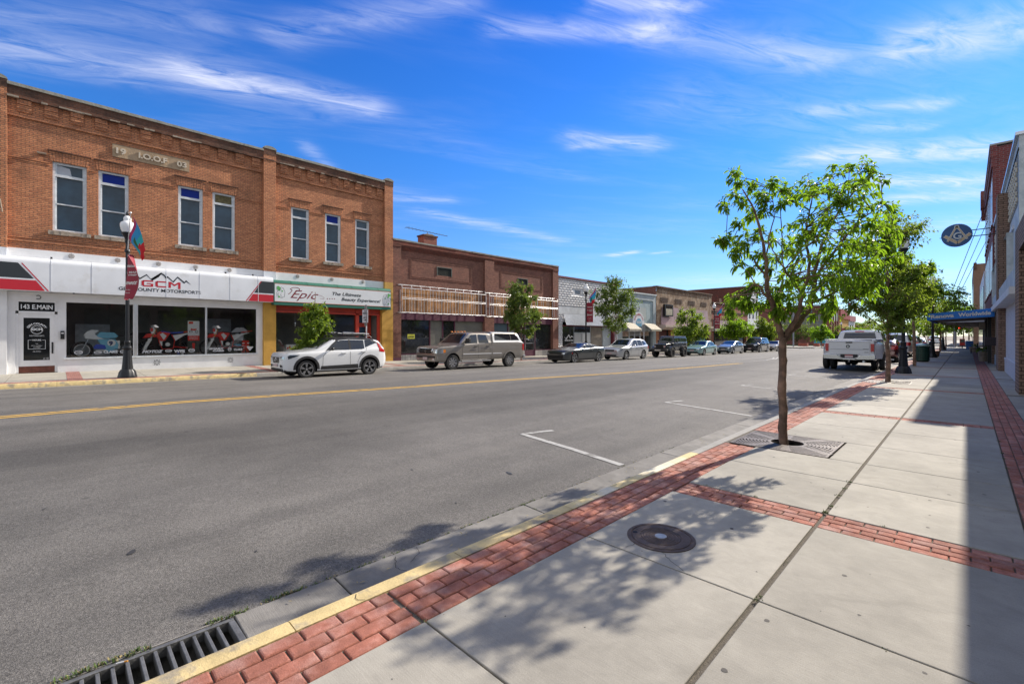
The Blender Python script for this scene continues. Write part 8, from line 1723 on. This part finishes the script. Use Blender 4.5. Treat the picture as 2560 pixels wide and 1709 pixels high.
def dirt_bike(y0, lab, z0=.80, blue=True, xb=XF-.46):
    t = thing('dirt_bike', (xb, y0+.9, z0), lab, 'motorcycle', 'dirt bikes in the shop window'); V = lambda dy, dz, dx=0: Vector((xb+dx, y0+dy, z0+dz)); S_ = 1.06
    V = lambda dy, dz, dx=0: Vector((xb+dx, y0+dy*S_, z0+dz*S_))
    q = MB(M_rubber); wheel_ring(q, V(.15, .36), .33*S_, .035); q.build('wheel', t, smooth=True); q = MB(M_rubber); wheel_ring(q, V(1.62, .36), .31*S_, .045); q.build('wheel', t, smooth=True)
    for s_ in (-.1, .1): q = MB(M_alu); q.cyl(V(.15, .36, s_), V(.36, .85, s_), .028, n=8); q.cyl(V(.36, .85, s_), V(.52, 1.2, s_), .026, n=8, m=mat('fork_gold', (.45, .28, .08), .3, .7)); q.build('fork', t, smooth=True)
    for s_ in (-.13, .13): q = MB(M_mwhite); q.prism([V(.05, .30, s_), V(.12, .26, s_), V(.36, .75, s_), V(.26, .80, s_)], (.01, 0, 0)); q.build('fork_guard', t)
    q = MB(M_mred); q.prism([V(.05, .80, -.09), V(.18, .98, -.09), (V(.42, 1.02, -.09)), V(.60, .86, -.09), V(.4, .84, -.09)], (.18, 0, 0)); q.build('front_fender', t, bevel=.01)
    q = MB(M_mwhite); q.prism([V(.34, .98, -.12), V(.32, 1.16, -.12), V(.40, 1.30, -.12), V(.48, 1.16, -.12), V(.46, .98, -.12)], (.24, 0, 0)); q.box(xb-.06, y0+.30*S_, z0+1.08*S_, xb+.13, y0+.40*S_, z0+1.24*S_, M_mred); q.build('headlight_mask', t, bevel=.008)
    q = MB(M_black); q.tube([V(.60, 1.22, -.38), V(.52, 1.18, -.15), V(.52, 1.18, .15), V(.60, 1.22, .38)], .014, 6); q.build('handlebar', t, smooth=True)
    for s_ in (-.36, .36): q = MB(M_mwhite); q.prism([V(.42, 1.24, s_), V(.36, 1.34, s_+.02), V(.44, 1.36, s_+.10), V(.54, 1.26, s_+.10)], (0, .02, 0)); q.build('hand_guard', t)
    for s_ in (-.14, .14):
        q = MB(M_mred); q.prism([V(.50, .92, s_), V(.62, 1.08, s_), V(1.0, 1.02, s_), V(.82, .70, s_), V(.66, .66, s_)], (.012, 0, 0)); q.build('shroud', t); q = MB(M_mwhite); q.prism([V(.62, .96, s_*1.12), V(.72, 1.02, s_*1.12), V(.86, .90, s_*1.12), V(.76, .72, s_*1.12)], (.012, 0, 0)); q.build('shroud_graphic', t)
        q = MB(M_mwhite if s_ > 0 else M_mred); q.prism([V(1.08, .92, s_*.9), V(1.86, 1.06, s_*.9), V(1.5, .92, s_*.9), V(1.18, .68, s_*.9)], (.012, 0, 0)); q.build('side_panel', t)
    q = MB(M_mblue if blue else M_black); q.prism([V(.66, 1.02, -.08), V(.9, 1.02, -.08), V(1.1, 1.0, -.08), V(1.5, 1.03, -.08), V(1.5, 1.09, -.08), V(1.05, 1.05, -.08), V(.7, 1.12, -.08)], (.16, 0, 0)); q.build('seat', t, bevel=.01)
    q = MB(M_mred); q.prism([V(1.45, 1.03, -.08), V(1.95, 1.12, -.08), V(1.98, 1.15, -.08), V(1.5, 1.09, -.08)], (.16, 0, 0)); q.build('rear_fender', t)
    q = MB(M_alu); q.box(xb-.1, y0+.72*S_, z0+.38*S_, xb+.1, y0+1.08*S_, z0+.66*S_, M_under); q.cyl(V(.9, .52, .1), V(.9, .52, .16), .10, n=14); q.box(xb-.05, y0+.62*S_, z0+.46*S_, xb+.08, y0+.76*S_, z0+.78*S_, M_alu); q.build('engine', t, bevel=.01)
    q = MB(M_mred); q.tube([V(.52, 1.1, .06), V(.62, .6, .08), V(.72, .32, .08), V(1.1, .34, .08), V(1.16, .7, .08), V(1.05, .95, .06)], .02, 6); q.tube([V(1.12, .42, .08), V(1.62, .36, .08)], .022, 6); q.build('frame', t, smooth=True)
dirt_bike(2.68, 'red and blue dirt bike displayed in the middle shop window'); dirt_bike(5.10, 'red dirt bike with black seat displayed in the right shop window', blue=False)
t = thing('racing_motorcycle', (XF-.42, 1.3, .8), 'pale blue vintage racing motorcycle number 9 in the left shop window', 'motorcycle'); V = lambda dy, dz, dx=0: Vector((XF-.42+dx, .38+dy*1.14, .80+dz*1.16))
q = MB(M_rubber); wheel_ring(q, V(.32, .30), .31, .055, rimm=M_mwhite); q.build('wheel', t, smooth=True); q = MB(M_rubber); wheel_ring(q, V(1.55, .30), .31, .06); q.build('wheel', t, smooth=True)
q = MB(M_mwhite); n = 10
q.prism([V(.40, .72, -.16), V(.36, .86, -.16), V(.44, .98, -.16), V(.58, 1.05, -.16), V(.80, 1.02, -.16), V(.74, .98, -.16), V(.66, .90, -.16), V(.76, .78, -.16), V(.95, .70, -.16), V(.7, .68, -.16)], (.32, 0, 0)); q.build('fairing', t, bevel=.02)
q = MB(M_pblue); q.prism([V(.68, .78, -.13), V(.80, .96, -.13), V(1.2, .95, -.13), V(1.34, .82, -.13), V(1.28, .74, -.13), V(.9, .72, -.13)], (.26, 0, 0)); q.build('fuel_tank', t, bevel=.03)
q = MB(M_pblue); q.prism([V(.72, .70, -.15), V(1.24, .70, -.15), V(1.34, .50, -.15), V(1.30, .22, -.15), V(.98, .20, -.15)], (.30, 0, 0)); lf = q.build('belly_fairing', t, bevel=.02)
q = MB(M_mwhite); q.cyl(V(1.13, .56, .15), V(1.13, .56, .158), .14, n=20); q.text('9', V(1.06, .47, .165), (0, 1, 0), (0, 0, 1), .25, mat('number_navy', (.01, .03, .15), .5), bold=.012); q.build('number_plate', lf)
q = MB(M_alu)
for s_ in (-.1, .1): q.cyl(V(.32, .30, s_), V(.55, .85, s_), .022, n=8)
q.build('fork', t, smooth=True); q = MB(M_black); q.prism([V(1.30, .80, -.1), V(1.75, .84, -.1), V(1.78, .94, -.1), V(1.62, .90, -.1), V(1.3, .86, -.1)], (.2, 0, 0)); q.build('seat', t, bevel=.02)
q = MB(M_under); q.box(XF-.52, 1.45, 1.1, XF-.32, 1.95, 1.55, M_alu); q.tube([V(1.2, .3, .15), V(1.8, .34, .15)], .035, 8, M_chrome); q.tube([V(.6, .85), V(1.3, .5), V(1.55, .3)], .02, 6, M_alu); q.build('engine', t)
q = MB(M_mblue); q.prism([V(.62, .40, .17), V(.70, .52, .17), V(.95, .48, .17), V(.98, .34, .17), V(.64, .34, .17)], (.01, 0, 0)); q.box(XF-.245, 1.18, 1.10, XF-.235, 1.5, 1.16, M_mwhite); tag(q.build('toy_bike_box'), 'small blue and white boxed item below the racing motorcycle', 'box')
bt = thing('pull_up_banner', (XF-.35, 4.64, .8), 'tall white and red advertising banner between the dirt bikes', 'banner'); X_ = XF-.35
q = MB(M_mwhite); q.box(X_-.01, 4.41, 1.52, X_, 4.87, 2.46); q.build('panel', bt); q = MB(M_mred); q.box(X_, 4.41, 1.52, X_+.004, 4.87, 1.76); q.box(X_, 4.44, 2.32, X_+.004, 4.62, 2.43); q.build('red_band', bt); q = MB(mat('banner_photo', (.05, .06, .05), .6, var=.8, vscale=12)); q.box(X_-.01, 4.41, .85, X_, 4.87, 1.52); q.prism([(X_+.002, 4.6, 1.1), (X_+.002, 4.68, 1.1), (X_+.002, 4.7, 1.4), (X_+.002, 4.58, 1.4)], (.002, 0, 0), M_mred); q.build('photo_panel', bt)
q = MB(M_black); wheel_ring(q, (X_+.006, 4.53, 1.95), .06, .008); wheel_ring(q, (X_+.006, 4.76, 1.95), .06, .008); q.prism([(X_+.004, 4.52, 2.02), (X_+.004, 4.70, 2.0), (X_+.004, 4.78, 2.09), (X_+.004, 4.6, 2.08), (X_+.004, 4.54, 2.12)], (.003, 0, 0), M_mred); q.build('bike_picture', bt)
q = MB(M_mwhite)
for k, z in enumerate((1.70, 1.64, 1.58)): q.text(('ASK ABOUT', 'FINANCING', 'TODAY')[k], (X_+.006, 4.46, z), (0, 1, 0), (0, 0, 1), .05, width=.36)
q.build('lettering', bt)
q = MB(mat('grey_cotton', (.42, .43, .47), .9)); X_ = XF-.45; q.prism([(X_, y_, z_) for y_, z_ in ((6.42, 1.55), (6.75, 1.50), (6.79, 1.95), (6.93, 1.85), (6.98, 2.0), (6.80, 2.16), (6.66, 2.18), (6.60, 2.14), (6.54, 2.18), (6.42, 2.14), (6.22, 1.92), (6.32, 1.84), (6.42, 1.95))], (.06, 0, 0)); sh = q.build('t_shirt', bevel=.015); tag(sh, 'grey t-shirt hanging at the right end of the right shop window', 'shirt')
q = MB(M_vb); q.cyl((X_+.06, 6.6, 1.88), (X_+.066, 6.6, 1.88), .05, n=14); q.build('print', sh)
q = MB(M_mred); q.prism([(X_, y_, z_) for y_, z_ in ((6.7, .9), (6.84, .9), (6.86, 1.25), (6.90, .9), (7.05, .9), (7.03, 1.5), (6.72, 1.52))], (.07, 0, 0)); pt = q.build('riding_trousers', bevel=.015); tag(pt, 'red riding trousers with white stripes hanging in the right shop window corner', 'trousers')
q = MB(M_mwhite)
for z in (1.1, 1.2, 1.35): q.box(X_+.07, 6.71, z, X_+.075, 6.82, z+.04); q.box(X_+.07, 6.95, z, X_+.075, 7.04, z+.04)
q.build('stripe', pt)
for y_, m_ in ((4.2, M_mwhite), (4.05, M_mblue), (3.7, M_black)):
    q = MB(m_); q.lathe([(.05, 0), (.05, .22), (.02, .27), (.02, .31)], (XF-.4, y_, .80), 12); tag(q.build('oil_bottle'), {M_mwhite: 'white', M_mblue: 'blue', M_black: 'black'}[m_]+' oil bottle on the floor of the middle shop window', 'bottle', 'oil bottles in the shop window')
hm = MB(M_pblue); hm.ball((XF-.5, 6.55, 1.25), .15, M_pblue, 14, (1, 1.4, .7)); tag(hm.build('helmet', smooth=True), 'pale blue helmet low in the right shop window', 'helmet')
# salon window
q = MB(M_white); q.box(XF-.35, 8.75, .78, XF-.15, 9.55, 1.28); fbx = q.build('window_box'); tag(fbx, 'white box sign with red flower pattern low in the salon window', 'box')
q = MB(M_mred)
for k in range(7): q.ball((XF-.14, 8.85+k*.1, 1.08+.05*math.sin(k*2)), .045, M_mred, 8, (.3, 1, 1))
q.build('flower_print', fbx)
for y_ in (9.6, 10.6, 11.6):
    t = thing('pendant_lamp', (XF-1.2, y_, 2.2), ('left', 'middle', 'right')[int(y_-9.6)]+' small glass pendant lamp behind the salon window', 'lamp', 'pendant lamps in the salon'); q = MB(M_alu); q.cyl((XF-1.2, y_, 2.6), (XF-1.2, y_, 3.6), .008, n=5); q.build('cord', t); q = MB(M_lampc); q.lathe([(.03, 2.6), (.09, 2.45), (.05, 2.3), (.01, 2.25)], (XF-1.2, y_, 0), 12); q.build('shade', t, smooth=True)
